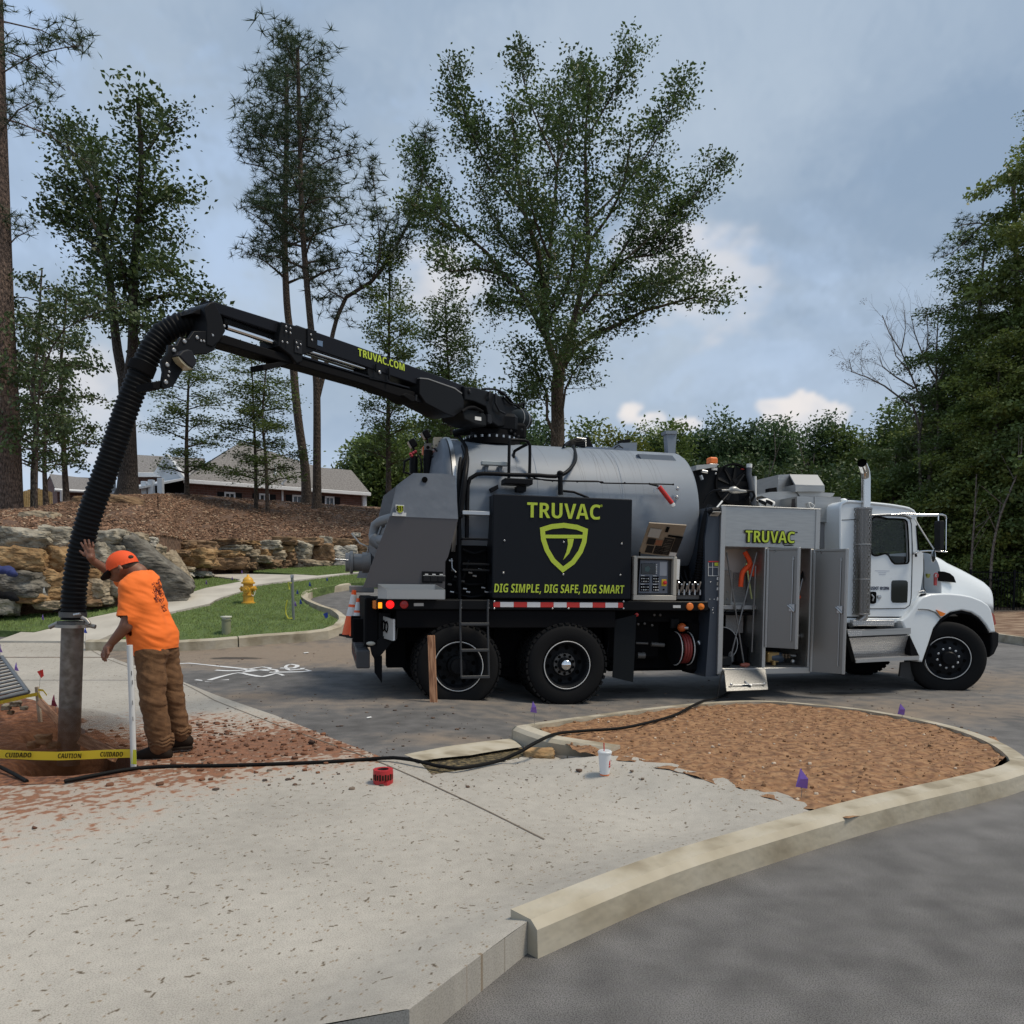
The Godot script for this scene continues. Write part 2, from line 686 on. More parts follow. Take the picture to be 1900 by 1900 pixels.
func road_print(box: Rect2, size: int) -> ImageTexture:
	var im := Image.create(size, size, false, Image.FORMAT_RGB8)
	var a := FastNoiseLite.new()
	a.seed = 21
	a.frequency = .22
	a.fractal_octaves = 5
	var f := FastNoiseLite.new()
	f.seed = 4
	f.frequency = 3.0
	f.fractal_octaves = 4
	var fans := [[hit(480,1212),5.0,1.5,.75],[hit(860,1372),1.1,.45,.5],[hit(470,1292),.8,.5,.55],[hit(620,1300),3.2,1.2,.25],[hit(1730,1320),4.0,1.0,.5],[hit(1860,1260),2.2,1.6,.35],[hit(1080,1345),2.0,.6,.25],[hit(250,1225),1.6,.5,.6]]
	var wet := [[hit(1570,1288),.75,.22],[hit(1480,1262),.9,.35],[hit(440,1222),.5,.12],[hit(1150,1280),.5,.3]]
	for j in size:
		var z := box.position.y + box.size.y * (j + .5) / size
		for i in size:
			var x := box.position.x + box.size.x * (i + .5) / size
			var n1 := a.get_noise_2d(x, z * 1.6)
			var n2 := f.get_noise_2d(x, z)
			var v := .15 * (1.0 + .35 * n1 + .35 * n2)
			var col := Color(v * 1.03, v * .99, v * .96)
			var s := .0
			for q: Array in fans:
				var d := Vector2((x - q[0].x) / q[1], (z - q[0].z) / q[2]).length()
				s = maxf(s, q[3] * (1.25 - d) + .35 * n2 + .3 * n1 - .05)
			col = col.lerp(Color(.30,.23,.165), clampf(s * 1.3,.0,.8))
			for q: Array in wet:
				var d := Vector2((x - q[0].x) / q[1], (z - q[0].z) / q[2]).length()
				col = col.lerp(Color(.025,.022,.02), clampf((1.0 - d) * 2.0 + .8 * n2,.0,.8) if d < 1.5 else .0)
			im.set_pixel(i, j, col.linear_to_srgb())
	return ImageTexture.create_from_image(im)
func loft(rows: Array, rough: float, seed_: int, b: MB = null) -> MB:
	if b == null:
		b = MB.new()
	var nz := FastNoiseLite.new()
	nz.seed = seed_
	nz.frequency = .9
	var m: int = rows[0].size()
	var pts := []
	for r: Array in rows:
		var q := []
		for p: Vector3 in r:
			q.append(p + Vector3.UP * rough * nz.get_noise_2d(p.x, p.z))
		pts.append(q)
	var nr := []
	for i in pts.size():
		var q := []
		for j in m:
			var du: Vector3 = pts[i][mini(j + 1, m - 1)] - pts[i][maxi(j - 1,0)]
			var dv: Vector3 = pts[mini(i + 1, pts.size() - 1)][j] - pts[maxi(i - 1,0)][j]
			var f := du.cross(dv).normalized()
			q.append(-f if f.y < .0 else f)
		nr.append(q)
	for i in pts.size() - 1:
		for j in m - 1:
			b.tri(pts[i][j], pts[i][j + 1], pts[i + 1][j + 1], nr[i][j], nr[i][j + 1], nr[i + 1][j + 1])
			b.tri(pts[i][j], pts[i + 1][j + 1], pts[i + 1][j], nr[i][j], nr[i + 1][j + 1], nr[i + 1][j])
	return b
func resample(pts: Array, m: int) -> Array:
	var fine := smooth_line(pts,.1)
	var total := .0
	var acc := [.0]
	for i in range(1, fine.size()):
		total += (fine[i] - fine[i - 1]).length()
		acc.append(total)
	var out := []
	var k := 0
	for i in m:
		var s := total * i / (m - 1.0)
		while k < fine.size() - 2 and acc[k + 1] < s:
			k += 1
		var t: float = (s - acc[k]) / maxf(acc[k + 1] - acc[k],1e-6)
		out.append(fine[k].lerp(fine[k + 1], clampf(t,.0,1.0)))
	return out
var wall_base := []
var wall_top := []
var hill_rows := []
func build_ground() -> void:
	# asphalt: one sheet to the horizon
	var rb := Rect2(-12,-19,26,17)
	var road := mat("asphalt", Color(1,1,1),.88)
	road.albedo_texture = road_print(rb,1024)
	grit(road,1.3,.4)
	bump(road, grain(.06,0,1,9,4),.5)
	soil_line = [Vector3(0,0,50), Vector3(1,0,50)]
	soil_line = hits([1112,1403,1150,1402,1545,1511,1300,1590,950,1755,700,1950],.13)
	var b := MB.new()
	var hole := Geometry2D.convex_hull(xz(hits([-330,1285,120,1318,250,1390,250,1440,110,1452,-330,1452])))
	var ds := [1.0]
	while ds[-1] < 160.0:
		ds.append(ds[-1] * 1.045)
	var lows := func(x: float, d: float) -> Vector3:
		var y := height(x,-d)
		if Geometry2D.is_point_in_polygon(Vector2(x,-d), hole):
			y -= 1.2
		return Vector3(x, y,-d)
	var rows := []
	for d: float in ds:
		var r := []
		for k in 81:
			r.append(lows.call(lerpf(-1.35,1.35, k / 80.0) * d, d))
		rows.append(r)
	loft(rows,.0,1, b)
	for p in b.v:
		b.uv.append((Vector2(p.x, p.z) - rb.position) / rb.size)
	struct("road", b.mesh(), road)
	# concrete apron and footpath
	var conc := mat("concrete", Color(1,1,1),.85)
	var cb := Rect2(-7.5,-16,12,15)
	conc.albedo_texture = concrete_print(cb,1792)
	grit(conc,1.1,.72)
	bump(conc, grain(.09,0,1,5,4),.35)
	var edge := [158,1194,200,1217,238,1232,323,1257,400,1290,510,1328,621,1372.6,703,1404,750,1413,779,1416,801,1439,874,1428,937,1414,975,1404,1012,1401,1090,1419,1150,1402,1237,1419,1321,1443,1405,1464,1474,1489,1545,1511,1600,1525,1560,1545,1440,1580,1240,1650,990,1760,760,1950,-800,1950,-800,1300,-300,1192]
	var apron := xz(hits(edge))
	var hole2 := Geometry2D.convex_hull(xz(hits([-400,1300,0,1298,105,1322,180,1372,246,1412,246,1436,115,1449,-400,1449])))
	var cm := drape(apron,.25, concrete_top,[hole2], cb,.3)
	struct("concrete_apron", cm, conc)
	var joint := mat("concrete_joint", Color(.16,.13,.10),.95)
	for ln: Array in [[400,1301.6,526,1350.5,700,1414,867,1489,1010,1560],[158,1201,238,1238,323,1263,400,1301.6]]:
		var jb := MB.new()
		var ps := smooth_line(hits(ln),.2)
		var rr := [[],[]]
		for i in ps.size():
			var d: Vector3 = (ps[mini(i + 1, ps.size() - 1)] - ps[maxi(i - 1,0)]).normalized().cross(Vector3.UP) * .006
			for s in 2:
				var p: Vector3 = ps[i] + d * (1 if s else -1)
				rr[s].append(Vector3(p.x, concrete_top(p.x, p.z) + .004, p.z))
		loft(rr,.0,1, jb)
		struct("pavement_joint", jb.mesh(), joint)
	var path := mat("footpath", Color(.46,.43,.37),.85)
	tri_tex(path, ramp(.01,[Color(.38,.355,.31), Color(.52,.49,.43)],[.2,.8],6),.3)
	bump(path, grain(.09,0,1,5,4),.4)
	var walk := [-300,1192,0,1182,63,1168,116,1160,168,1147,224,1135.5,313,1114.5,381.6,1092,447,1080,390,1073,337,1068,400,1068,537,1071,652,1063,760,1055,760,1062,652,1068,568,1079,505,1086,476,1090.5,450,1102,400,1119,389.5,1126,316,1142,224,1171,158,1189.5,158,1194]
	var low := func(x: float, z: float) -> float:
		var t := smoothstep(-13.6,-15.6, z)
		return height(x, z) + .006 + .17 * t
	var wp := hits(walk,.1)
	wp[0] = hit(-300,1192)
	wp[-1] = hit(158,1194)
	struct("footpath", drape(xz(wp),.6, low,[], Rect2(),.3), path)
	# lawns
	var turf := mat("turf_soil", Color(.07,.085,.03),.95)
	tri_tex(turf, ramp(.02,[Color(.06,.095,.026), Color(.115,.165,.05)],[.25,.75],3),.25)
	bump(turf, grain(.12,0,1,4,4),3.0)
	var top := func(x: float, z: float) -> float: return low.call(x, z) + .012
	var lawns := [
		[158,1190,224,1171,316,1142,389.5,1126,400,1119,450,1102,476,1090.5,505,1086,568,1079,652,1068,760,1062,760,1078,641,1084,610,1090,579,1098,562,1107,558,1114,565,1121,579,1130.5,606,1142,631,1155,628,1161,610,1166,568,1172,484,1178,400,1180.5,240,1187],
		[-60,1165,63,1168,116,1160,168,1147,224,1135.5,313,1114.5,381.6,1092,447,1080,400,1074,337,1068,325,1060,300,1095,180,1108,60,1122,-60,1130],
		[470,1062,500,1058,650,1050,760,1045,760,1055,652,1063,590,1069],
	]
	var blade := MB.new()
	for k in 9:
		var an := TAU * k / 9.0 + .4 * (k % 2)
		var o := Vector3(cos(an),0, sin(an)) * (.35 + .5 * ((k * 7) % 5) / 5.0)
		var side := Vector3(-sin(an),0, cos(an)) * .1
		var lean := o * .5 + Vector3.UP * (.75 + .3 * (k % 3))
		var nn := Vector3(cos(an),.8, sin(an)).normalized()
		blade.tri(o - side, o + side, o + lean, nn, nn, nn)
	var bm := blade.mesh()
	var grass := mat("grass", Color(1,1,1),.7)
	grass.vertex_color_use_as_albedo = true
	grass.backlight_enabled = true
	grass.backlight = Color(.4,.4,.4)
	var gt := []
	for k in 16:
		gt.append(Color(.13,.21,.052) * (.7 + .5 * rng.randf()) + Color(.03,.012,.0) * rng.randf())
	var li := 0
	for l: Array in lawns:
		var poly := xz(hits(l,.16))
		struct("lawn", drape(poly,.5, top,[], Rect2(),.3), turf)
		var lo := poly[0]
		var hi := poly[0]
		for p in poly:
			lo = lo.min(p)
			hi = hi.max(p)
		var where := []
		var area := (hi - lo).x * (hi - lo).y
		for k in mini(60000, int(area * 420.0)):
			var p := lo + Vector2(rng.randf(), rng.randf()) * (hi - lo)
			if Geometry2D.is_point_in_polygon(p, poly):
				var s := rng.randf_range(.022,.042)
				where.append(Transform3D(Basis.from_euler(Vector3(0, rng.randf() * TAU,0)).scaled(Vector3(s, s * rng.randf_range(.7,1.2), s)), Vector3(p.x, top.call(p.x, p.y) - .005, p.y)))
		var g := copies(self, "grass", bm, grass, where, gt)
		tag(g,["mown grass between the curved kerb and the footpath", "mown grass between the footpath and the boulder wall", "narrow strip of grass under the far stone wall"][li], "grass")
		li += 1
	# kerbs
	var km := mat("kerb_concrete", Color(.45,.41,.33),.85)
	tri_tex(km, ramp(.012,[Color(.25,.21,.145), Color(.39,.345,.26), Color(.45,.41,.33)],[.15,.5,.85],12),.6)
	bump(km, grain(.09,0,1,5,4),.4)
	var k1 := smooth_line(hits([158,1208,240,1208,330,1209,400,1205,484,1197,568,1191,610,1186,634,1178,645,1166,644,1159,628,1147,606,1140,585,1131,572,1121,573,1115,586,1107,610,1101,642,1096,700,1088,760,1084]),.35)
	# cut in lengths at the joints the photograph shows
	var cuts := [0, int(k1.size() * .10), int(k1.size() * .22), int(k1.size() * .42), k1.size() - 1]
	for i in cuts.size() - 1:
		struct("kerb", kerb(k1.slice(cuts[i], cuts[i + 1] + 1),.19,.17,-1.0).mesh(), km)
		if i < cuts.size() - 2:
			k1[cuts[i + 1]] = k1[cuts[i + 1]].lerp(k1[cuts[i + 1] + 1],.06)
	var far := smooth_line(hits([1500,1164,1700,1172,1856,1189,1900,1196,2050,1215,2300,1250]),.8)
	struct("kerb", kerb(far,.2,.2,1.0).mesh(), km)
	# planting island: kerb, soil, clods
	var isl := [948,1374,1020,1361,1100,1349,1200,1335,1290,1325,1370,1320,1440,1321,1520,1328,1600,1337,1700,1355,1790,1378,1860,1405,1905,1433,1922,1455,1905,1466,1870,1478,1826,1490,1700,1522,1600,1550,1450,1598,1250,1668,1000,1780]
	var ring := smooth_line(hits(isl),.2)
	var cut2 := int(ring.size() * .62)
	struct("kerb", kerb(ring.slice(0, cut2 + 1),.14,.16,1.0).mesh(), km)
	ring[cut2] = ring[cut2].lerp(ring[cut2 + 1],.1)
	struct("kerb", kerb(ring.slice(cut2),.14,.16,1.0).mesh(), km)
	var short := smooth_line(hits([1128,1421,1080,1413,1012,1401,950,1377]),.2)
	struct("kerb", kerb(short,.14,.16,1.0).mesh(), km)
	var soil := mat("soil", Color(1,1,1),.95)
	tri_tex(soil, ramp(.03,[Color(.15,.072,.034), Color(.275,.145,.068), Color(.335,.195,.10)],[.2,.55,.85],14,5,512),.6)
	bump(soil, grain(.05,0,1,15,5),4.0)
	var fz := FastNoiseLite.new()
	fz.seed = 31
	fz.frequency = 4.0
	fz.fractal_octaves = 4
	var soil_top := func(x: float, z: float) -> float: return height(x, z) + .122 + .03 * fz.get_noise_2d(x, z)
	var sp := xz(hits([1000,1350,1100,1335,1268,1311,1330,1306,1426,1305,1560,1313,1658,1326,1768,1349,1847,1369,1872,1390,1871,1404,1847,1422,1763,1454,1640,1492,1575,1520,1474,1499,1405,1474,1321,1453,1237,1429,1150,1411,1080,1398],.12))
	struct("soil", drape(sp,.07, soil_top), soil)
	var clod := stone_mesh(Vector3(1,.7,.85),5,3,.3)
	var where := []
	for k in 9000:
		var p := Vector2(rng.randf_range(.2,5.5), rng.randf_range(-10.5,-4.5))
		if Geometry2D.is_point_in_polygon(p, sp):
			var s := .003 + .011 * pow(rng.randf(),6.0)
			where.append(Transform3D(Basis.from_euler(Vector3(rng.randf() * TAU, rng.randf() * TAU,0)).scaled(Vector3.ONE * s), Vector3(p.x, soil_top.call(p.x, p.y), p.y)))
	var clay := mat("clod", Color(1,1,1),.95)
	clay.vertex_color_use_as_albedo = true
	var ct := []
	for k in 9:
		ct.append(Color(.27,.142,.068) * rng.randf_range(.6,1.15))
	ct.append(Color(.5,.4,.3))
	tag(copies(self, "soil_clods", clod, clay, where, ct), "small brown clods lying over the soil of the kerbed island", "soil")
	# trench between the road's gutter and the slab, with leaves in it
	var gut := mat("gutter_strip", Color(.36,.31,.23),.9)
	tri_tex(gut, mats["kerb_concrete"].albedo_texture,.8)
	var gs := drape(xz(hits([750,1407,874,1385,949,1376,962,1386,968,1392,874,1408,779,1419])),.3, func(x: float, z: float) -> float: return height(x, z) + .03)
	struct("gutter", gs, gut)
	var muck := mat("wet_leaves", Color(.10,.075,.03),.9)
	tri_tex(muck, ramp(.05,[Color(.03,.024,.012), Color(.12,.09,.04), Color(.22,.17,.09)],[.25,.6,.9],17),1.2)
	bump(muck, grain(.08,0,1,15,5),3.0)
	struct("gutter_leaves", drape(xz(hits([779,1415,874,1404,968,1388,1010,1400,975,1404,937,1414,874,1428,801,1439])),.2, func(x: float, z: float) -> float: return height(x, z) + .004), muck)
	# the excavation: red clay heap and hole
	var p0 := hit(20,1352)
	dirt_shapes = [[hit(-10,1330),.38,.36,.13,1.0],[hit(-230,1340),.8,.5,.2,1.0],[hit(165,1405),.42,.40,-.62,2.0],[hit(105,1360),.17,.30,-.35,1.5],[hit(35,1395),.3,.2,-.08,1.0],[hit(300,1500),.6,.12,.03,1.0]]
	pit_at = hit(150,1400)
	var red := mat("red_clay", Color(1,1,1),.95)
	tri_tex(red, ramp(.03,[Color(.08,.031,.015), Color(.18,.072,.034), Color(.26,.13,.07)],[.2,.55,.9],19,5,512),.7)
	bump(red, grain(.05,0,1,15,5),5.0)
	var dz := FastNoiseLite.new()
	dz.seed = 77
	dz.frequency = 3.0
	dz.fractal_octaves = 4
	var clay_top := func(x: float, z: float) -> float:
		var dd := dirt_bump(x, z)
		return height(x, z) + dd + .01 + .03 * dz.get_noise_2d(x, z) * clampf(absf(dd) * 8.0 + .25,.0,1.6)
	var dp := xz(hits([-420,1288,-100,1284,0,1286,60,1300,115,1318,190,1362,250,1402,262,1436,190,1448,115,1456,0,1460,-420,1460]))
	struct("red_clay", drape(dp,.05, clay_top), red)
	where = []
	var cl := hit(430,1370)
	for k in 1900:
		var p := Vector2(cl.x + rng.randfn() * .75, cl.z + rng.randfn() * .55)
		if k > 900:
			p = Vector2(pit_at.x + rng.randfn() * 1.1, pit_at.z + rng.randfn() * .6)
		if absf(p.x) > 7.0 or p.y > -4.0 or p.y < -8.5 or Geometry2D.is_point_in_polygon(p, hole2) or not Geometry2D.is_point_in_polygon(p, apron):
			continue
		var s := .003 + .024 * pow(rng.randf(),8.0)
		where.append(Transform3D(Basis.from_euler(Vector3(.3 * rng.randfn(), rng.randf() * TAU,0)).scaled(Vector3(s, s * .7, s)), Vector3(p.x, height(p.x, p.y) + .012, p.y)))
	var rt := []
	for k in 8:
		rt.append(Color(.17,.072,.036) * rng.randf_range(.5,1.4))
	tag(copies(self, "clay_crumbs", clod, clay, where, rt), "crumbs of red clay scattered on the slab round the hole and the worker's boots", "soil")
	where = []
	for k in 900:
		var p := hit(rng.randf_range(330,1850), rng.randf_range(1200,1470))
		if Geometry2D.is_point_in_polygon(Vector2(p.x, p.z), sp):
			continue
		var s := .005 + .016 * pow(rng.randf(),5.0)
		where.append(Transform3D(Basis.from_euler(Vector3(0, rng.randf() * TAU,0)).scaled(Vector3(s, s * .7, s)), Vector3(p.x, (concrete_top(p.x, p.z) if Geometry2D.is_point_in_polygon(Vector2(p.x, p.z), apron) else p.y) + .003, p.z)))
	tag(copies(self, "road_grit", clod, clay, where,[Color(.1,.06,.04), Color(.16,.12,.09), Color(.07,.05,.04)]), "bits of bark and grit strewn over the asphalt and the slab", "grit")
	# hillside of bark mulch behind the boulder wall
	wall_base = []
	for q: Array in [[-420,1165,15.0],[-150,1148,15.2],[0,1136,15.6],[120,1128,16.0],[220,1118,16.8],[300,1098,18.6],[345,1072,21.5],[420,1064,23.5],[520,1060,25.5],[640,1056,27.5],[760,1052,29],[900,1049,30.5]]:
		wall_base.append(pix(q[0], q[1], q[2]))
	var lift := [1.75,1.72,1.68,1.62,1.55,1.5,1.2,1.12,1.15,1.3,1.3,1.2]
	wall_top = []
	for i in wall_base.size():
		var away: Vector3 = (wall_base[i] - EYE) * Vector3(1,0,1)
		wall_top.append(wall_base[i] + Vector3.UP * lift[i] + away.normalized() * .55)
	var crest := [pix(-500,930,20), pix(-150,940,20.5), pix(15,946,21.5), pix(120,932,25), pix(190,920,28), pix(270,917,31), pix(330,916,36), pix(400,921,39), pix(520,930,42), pix(640,938,43), pix(760,945,44), pix(950,952,45)]
	var m := 70
	var r0 := resample(wall_base, m)
	var r1 := resample(wall_top, m)
	var r2 := resample(crest, m)
	var rr := [[],[]]
	for j in m:
		rr[0].append(r0[j] - Vector3.UP * .3 + Vector3(0,0,-.25))
		rr[1].append(r1[j] + Vector3(0,-.12,-.1))
	for k in range(1,15):
		var t := k / 14.0
		var row := []
		for j in m:
			var p: Vector3 = r1[j].lerp(r2[j], t)
			p.y = lerpf(r1[j].y, r2[j].y,.5 * t + .5 * sin(t * PI * .5)) - .1 * (1.0 - t)
			row.append(p)
		rr.append(row)
	for extra: Array in [[4.0,-.15],[12.0,-.3],[40.0,-.5],[90.0,-1.0]]:
		var row := []
		for j in m:
			var away: Vector3 = (r2[j] - EYE) * Vector3(1,0,1)
			row.append(r2[j] + away.normalized() * extra[0] + Vector3.UP * extra[1])
		rr.append(row)
	hill_rows = rr
	var mulch := mat("bark_mulch", Color(1,1,1),.95)
	tri_tex(mulch, ramp(.04,[Color(.055,.030,.018), Color(.125,.072,.045), Color(.20,.125,.08)],[.2,.55,.85],23,5,512),.35)
	bump(mulch, grain(.06,0,1,15,5),6.0)
	struct("hillside", loft(rr,.12,9).mesh(), mulch)
	# loose bark on it
	var chip := MB.new()
	chip.box(Vector3(1,.22,.34), Vector3.ZERO)
	where = []
	for k in 26000:
		var j := rng.randf() * (m - 1.001)
		var t := pow(rng.randf(),1.4) * 12.0 + 1.0
		var a := int(t)
		var ji := int(j)
		var p: Vector3 = rr[a][ji].lerp(rr[a][ji + 1], j - ji).lerp(rr[a + 1][ji].lerp(rr[a + 1][ji + 1], j - ji), t - a)
		if p.x < -18 or p.x > 1:
			continue
		var s := rng.randf_range(.05,.15)
		where.append(Transform3D(Basis.from_euler(Vector3(.4 * rng.randfn(), rng.randf() * TAU,.3 * rng.randfn())).scaled(Vector3(s, s, s)), p + Vector3.UP * .02))
	var wt := []
	for k in 12:
		wt.append(Color(.20,.115,.07) * rng.randf_range(.35,1.5))
	wt.append(Color(.42,.31,.21))
	var chipm := mat("bark_chip", Color(1,1,1),.9)
	chipm.vertex_color_use_as_albedo = true
	tag(copies(self, "bark_chips", chip.mesh(), chipm, where, wt), "loose brown bark and pine straw covering the hillside above the boulder wall", "mulch")
	# bare verge beyond the road, then the floor of the woods
	var verge := mat("verge_dirt", Color(1,1,1),.95)
	tri_tex(verge, ramp(.02,[Color(.15,.085,.05), Color(.30,.215,.145)],[.25,.8],29),.2)
	bump(verge, grain(.06,0,1,15,5),5.0)
	var vr := [[],[],[],[],[]]
	for p: Vector3 in far:
		var away := ((p - EYE) * Vector3(1,0,1)).normalized()
		vr[0].append(p + away * .19 + Vector3.UP * .19)
		vr[1].append(p + away * 5.0 + Vector3.UP * .22)
		vr[2].append(p + away * 10.5 + Vector3.UP * .25)
		vr[3].append(p + away * 30.0 + Vector3.UP * .9)
		vr[4].append(p + away * 110.0 + Vector3.UP * 3.0)
	struct("verge", loft(vr,.05,4).mesh(), verge)
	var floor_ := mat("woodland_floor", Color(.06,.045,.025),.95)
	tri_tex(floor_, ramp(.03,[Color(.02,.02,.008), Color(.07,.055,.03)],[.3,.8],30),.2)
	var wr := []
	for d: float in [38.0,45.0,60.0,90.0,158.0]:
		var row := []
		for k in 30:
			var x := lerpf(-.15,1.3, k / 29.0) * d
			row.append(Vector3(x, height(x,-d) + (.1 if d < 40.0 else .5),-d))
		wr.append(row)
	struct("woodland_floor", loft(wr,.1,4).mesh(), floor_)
# a rounded, weathered stone as a displaced cube; seg squares along each edge
func stone_mesh(half: Vector3, seed_: int, seg := 7, rough := .22, boxy := .55) -> ArrayMesh:
	var b := MB.new()
	var nz := FastNoiseLite.new()
	nz.seed = seed_
	nz.frequency = .8
	nz.fractal_octaves = 3
	var at := func(p: Vector3) -> Vector3:
		var s := p.normalized()
		var k := p / maxf(maxf(absf(p.x), absf(p.y)), absf(p.z))
		var q := s.lerp(k, boxy)
		q *= 1.0 + rough * nz.get_noise_3dv(s * 1.6 + Vector3.ONE * seed_) + .35 * rough * nz.get_noise_3dv(s * 4.5)
		return q * half
	var memo := {}
	var pt := func(p: Vector3) -> Vector3:
		if not memo.has(p):
			memo[p] = at.call(p)
		return memo[p]
	var acc := {}
	var quads := []
	for ax in 3:
		for sgn: float in [-1.0,1.0]:
			for i in seg:
				for j in seg:
					var c := []
					for o: Array in [[0,0],[1,0],[1,1],[0,1]]:
						var p := Vector3.ZERO
						p[ax] = sgn
						p[(ax + 1) % 3] = 2.0 * (i + o[0]) / seg - 1.0
						p[(ax + 2) % 3] = 2.0 * (j + o[1]) / seg - 1.0
						c.append(p)
					quads.append(c)
					var f: Vector3 = (pt.call(c[1]) - pt.call(c[0])).cross(pt.call(c[2]) - pt.call(c[0]))
					if f.dot(pt.call(c[0])) < .0:
						f = -f
					for p: Vector3 in c:
						acc[p] = acc.get(p, Vector3.ZERO) + f
	for c: Array in quads:
		var q := []
		var nn := []
		for p: Vector3 in c:
			q.append(pt.call(p))
			nn.append(acc[p].normalized())
		b.tri(q[0], q[1], q[2], nn[0], nn[1], nn[2])
		b.tri(q[0], q[2], q[3], nn[0], nn[2], nn[3])
	return b.mesh()
# ---------------------------------------------------------------- stones
func stone_mat(key: String, a: Color, b: Color, c: Color, seed_: int) -> StandardMaterial3D:
	if mats.has(key):
		return mats[key]
	var m := mat(key, Color(1,1,1),.9)
	tri_tex(m, ramp(.022,[a, b, c],[.2,.52,.85], seed_,6,256),.45)
	m.uv1_scale = Vector3(.4,.8,.4)
	bump(m, grain(.035,0,1, seed_ + 3,6),9.0)
	return m
func wall_depth(u: float) -> float:
	var best := .0
	for i in wall_base.size() - 1:
		var a: Vector3 = wall_base[i]
		var b: Vector3 = wall_base[i + 1]
		var ua := 950.0 + FOCAL * a.x / -a.z
		var ub := 950.0 + FOCAL * b.x / -b.z
		if u >= ua and u <= ub:
			return lerpf(-a.z,-b.z, (u - ua) / (ub - ua))
	return -wall_base[0].z
func build_stones() -> void:
	var tones := [
		stone_mat("stone_grey", Color(.15,.132,.10), Color(.31,.28,.22), Color(.45,.41,.33),41),
		stone_mat("stone_ochre", Color(.15,.085,.035), Color(.30,.18,.08), Color(.42,.29,.15),42),
		stone_mat("stone_brown", Color(.09,.052,.028), Color(.20,.125,.065), Color(.30,.20,.12),43),
		stone_mat("stone_tan", Color(.16,.125,.085), Color(.31,.25,.17), Color(.42,.36,.27),44),
		stone_mat("stone_slate", Color(.055,.05,.042), Color(.14,.128,.108), Color(.25,.235,.20),45),
		stone_mat("stone_pale", Color(.24,.225,.185), Color(.40,.375,.32), Color(.52,.49,.43),46),
	]
	var near := thing("boulder_wall", "retaining wall of large tumbled boulders behind the worker", "stone wall", wall_base[3])
	var left := [
		[48.6,1000,92,36,4,0],[108,997,54,37,6,0],[205,998,58,29,2,0],[252,999,38,21,0,3],[279,1007,24,19,0,5],
		[42,1039,96,48,4,1],[108,1039,50,48,0,1],[43,1084,92,46,6,4],[103,1086,46,54,0,1],[14,1124,38,32,0,0],
		[56,1111,64,18,3,1],[94,1123,46,16,-4,3],[176,1068,28,25,0,1],[181,1093,42,37,0,3],[214,1089,36,36,0,0],
		[196,1114,25,15,0,3],[172,1119,32,13,0,2],[184,1034,44,42,-20,0],[216,1030,44,38,10,0],[145,1020,40,34,0,2],
		[140,1062,40,40,0,1],[146,1100,36,34,0,2],[285,1022,36,24,8,3],[303,1036,24,20,0,3],[240,1060,44,50,0,0],[250,1100,40,26,0,3],
		[-40,1004,80,40,0,0],[-50,1048,90,50,0,1],[-45,1096,90,50,0,2],[-130,1020,90,60,0,3],[-135,1080,90,60,0,1],[-40,1130,60,28,0,0],
		[-220,1030,90,60,0,0],[-225,1095,90,70,0,1],[20,1060,40,24,0,2],[75,1064,40,22,0,2],[128,1016,30,20,0,2],[233,1016,30,22,0,2],
	]
	var k := 0
	for q: Array in left:
		var d: float = wall_depth(q[0]) + (1137.0 - q[1]) * .004 - .1
		add_stone(near, "boulder", q, d, tones[q[5]],100 + k,.62)
		k += 1
	# the great dark slab leaning at the end of the wall
	var slab := put("boulder_slab", stone_mesh(Vector3(.95,.42,.55),7,10,.2,.7), tones[4], near)
	slab.global_transform = Transform3D(Basis.from_euler(Vector3(.15,.35, deg_to_rad(-44))), pix(284,1062, wall_depth(284) - .5))
	slab.set_meta("label", "tall dark slab of rock leaning at the wall's end")
	var slab2 := put("boulder", stone_mesh(Vector3(.28,.55,.4),8,8,.2,.6), tones[3], near)
	slab2.global_transform = Transform3D(Basis.from_euler(Vector3(.1,.2,.45)), pix(322,1060, wall_depth(322) - .15))
	var far := thing("stone_wall", "low wall of stacked flat brown stones below the mulched slope", "stone wall", wall_base[8])
	var right := [
		[30,905,150,62,0,2],[170,960,370,190,0,1],[100,830,140,70,0,2],[215,840,330,115,0,2],[490,800,290,64,2,2],[530,857,320,64,-3,0],[500,920,300,86,-2,1],[530,1010,330,118,0,2],
		[715,805,180,50,-6,1],[740,846,140,46,0,2],[912,826,225,94,-2,0],[725,902,165,80,0,3],[865,902,135,70,3,1],[810,962,275,72,4,3],[1000,922,165,100,0,3],[750,1036,105,74,0,2],
		[912,1022,225,94,-4,2],[1080,782,225,80,0,2],[1090,860,145,70,0,1],[1130,930,105,74,0,2],[1062,1005,125,64,0,2],[1050,1056,105,54,0,2],[1160,985,85,56,0,2],[1235,882,190,178,20,0],
		[1325,792,225,84,-2,2],[1490,786,115,94,0,0],[1440,907,240,168,0,2],[1330,1025,430,108,3,3],[1510,1000,75,64,0,2],[1672,960,258,236,0,5],[1660,802,215,86,0,2],[1790,812,130,96,0,2],
		[80,1066,155,48,3,3],[215,1110,225,54,0,5],[70,1122,125,42,0,5],[830,1076,75,40,0,2],[1800,722,75,44,0,5],[360,985,60,110,0,2],[620,900,50,50,0,2],[1900,930,190,220,0,2],[2050,900,200,200,0,3],[640,1085,90,40,0,2],[1240,990,90,50,0,2],
	]
	for q: Array in right:
		var p := [330.0 + q[0] / 5.4286,860.0 + q[1] / 5.4286, q[2] / 5.4286, q[3] / 5.4286, q[4], q[5]]
		add_stone(far, "stone", p, wall_depth(p[0]) + (1062.0 - p[1]) * .006 - .25, tones[q[5]],300 + k,.72)
		k += 1
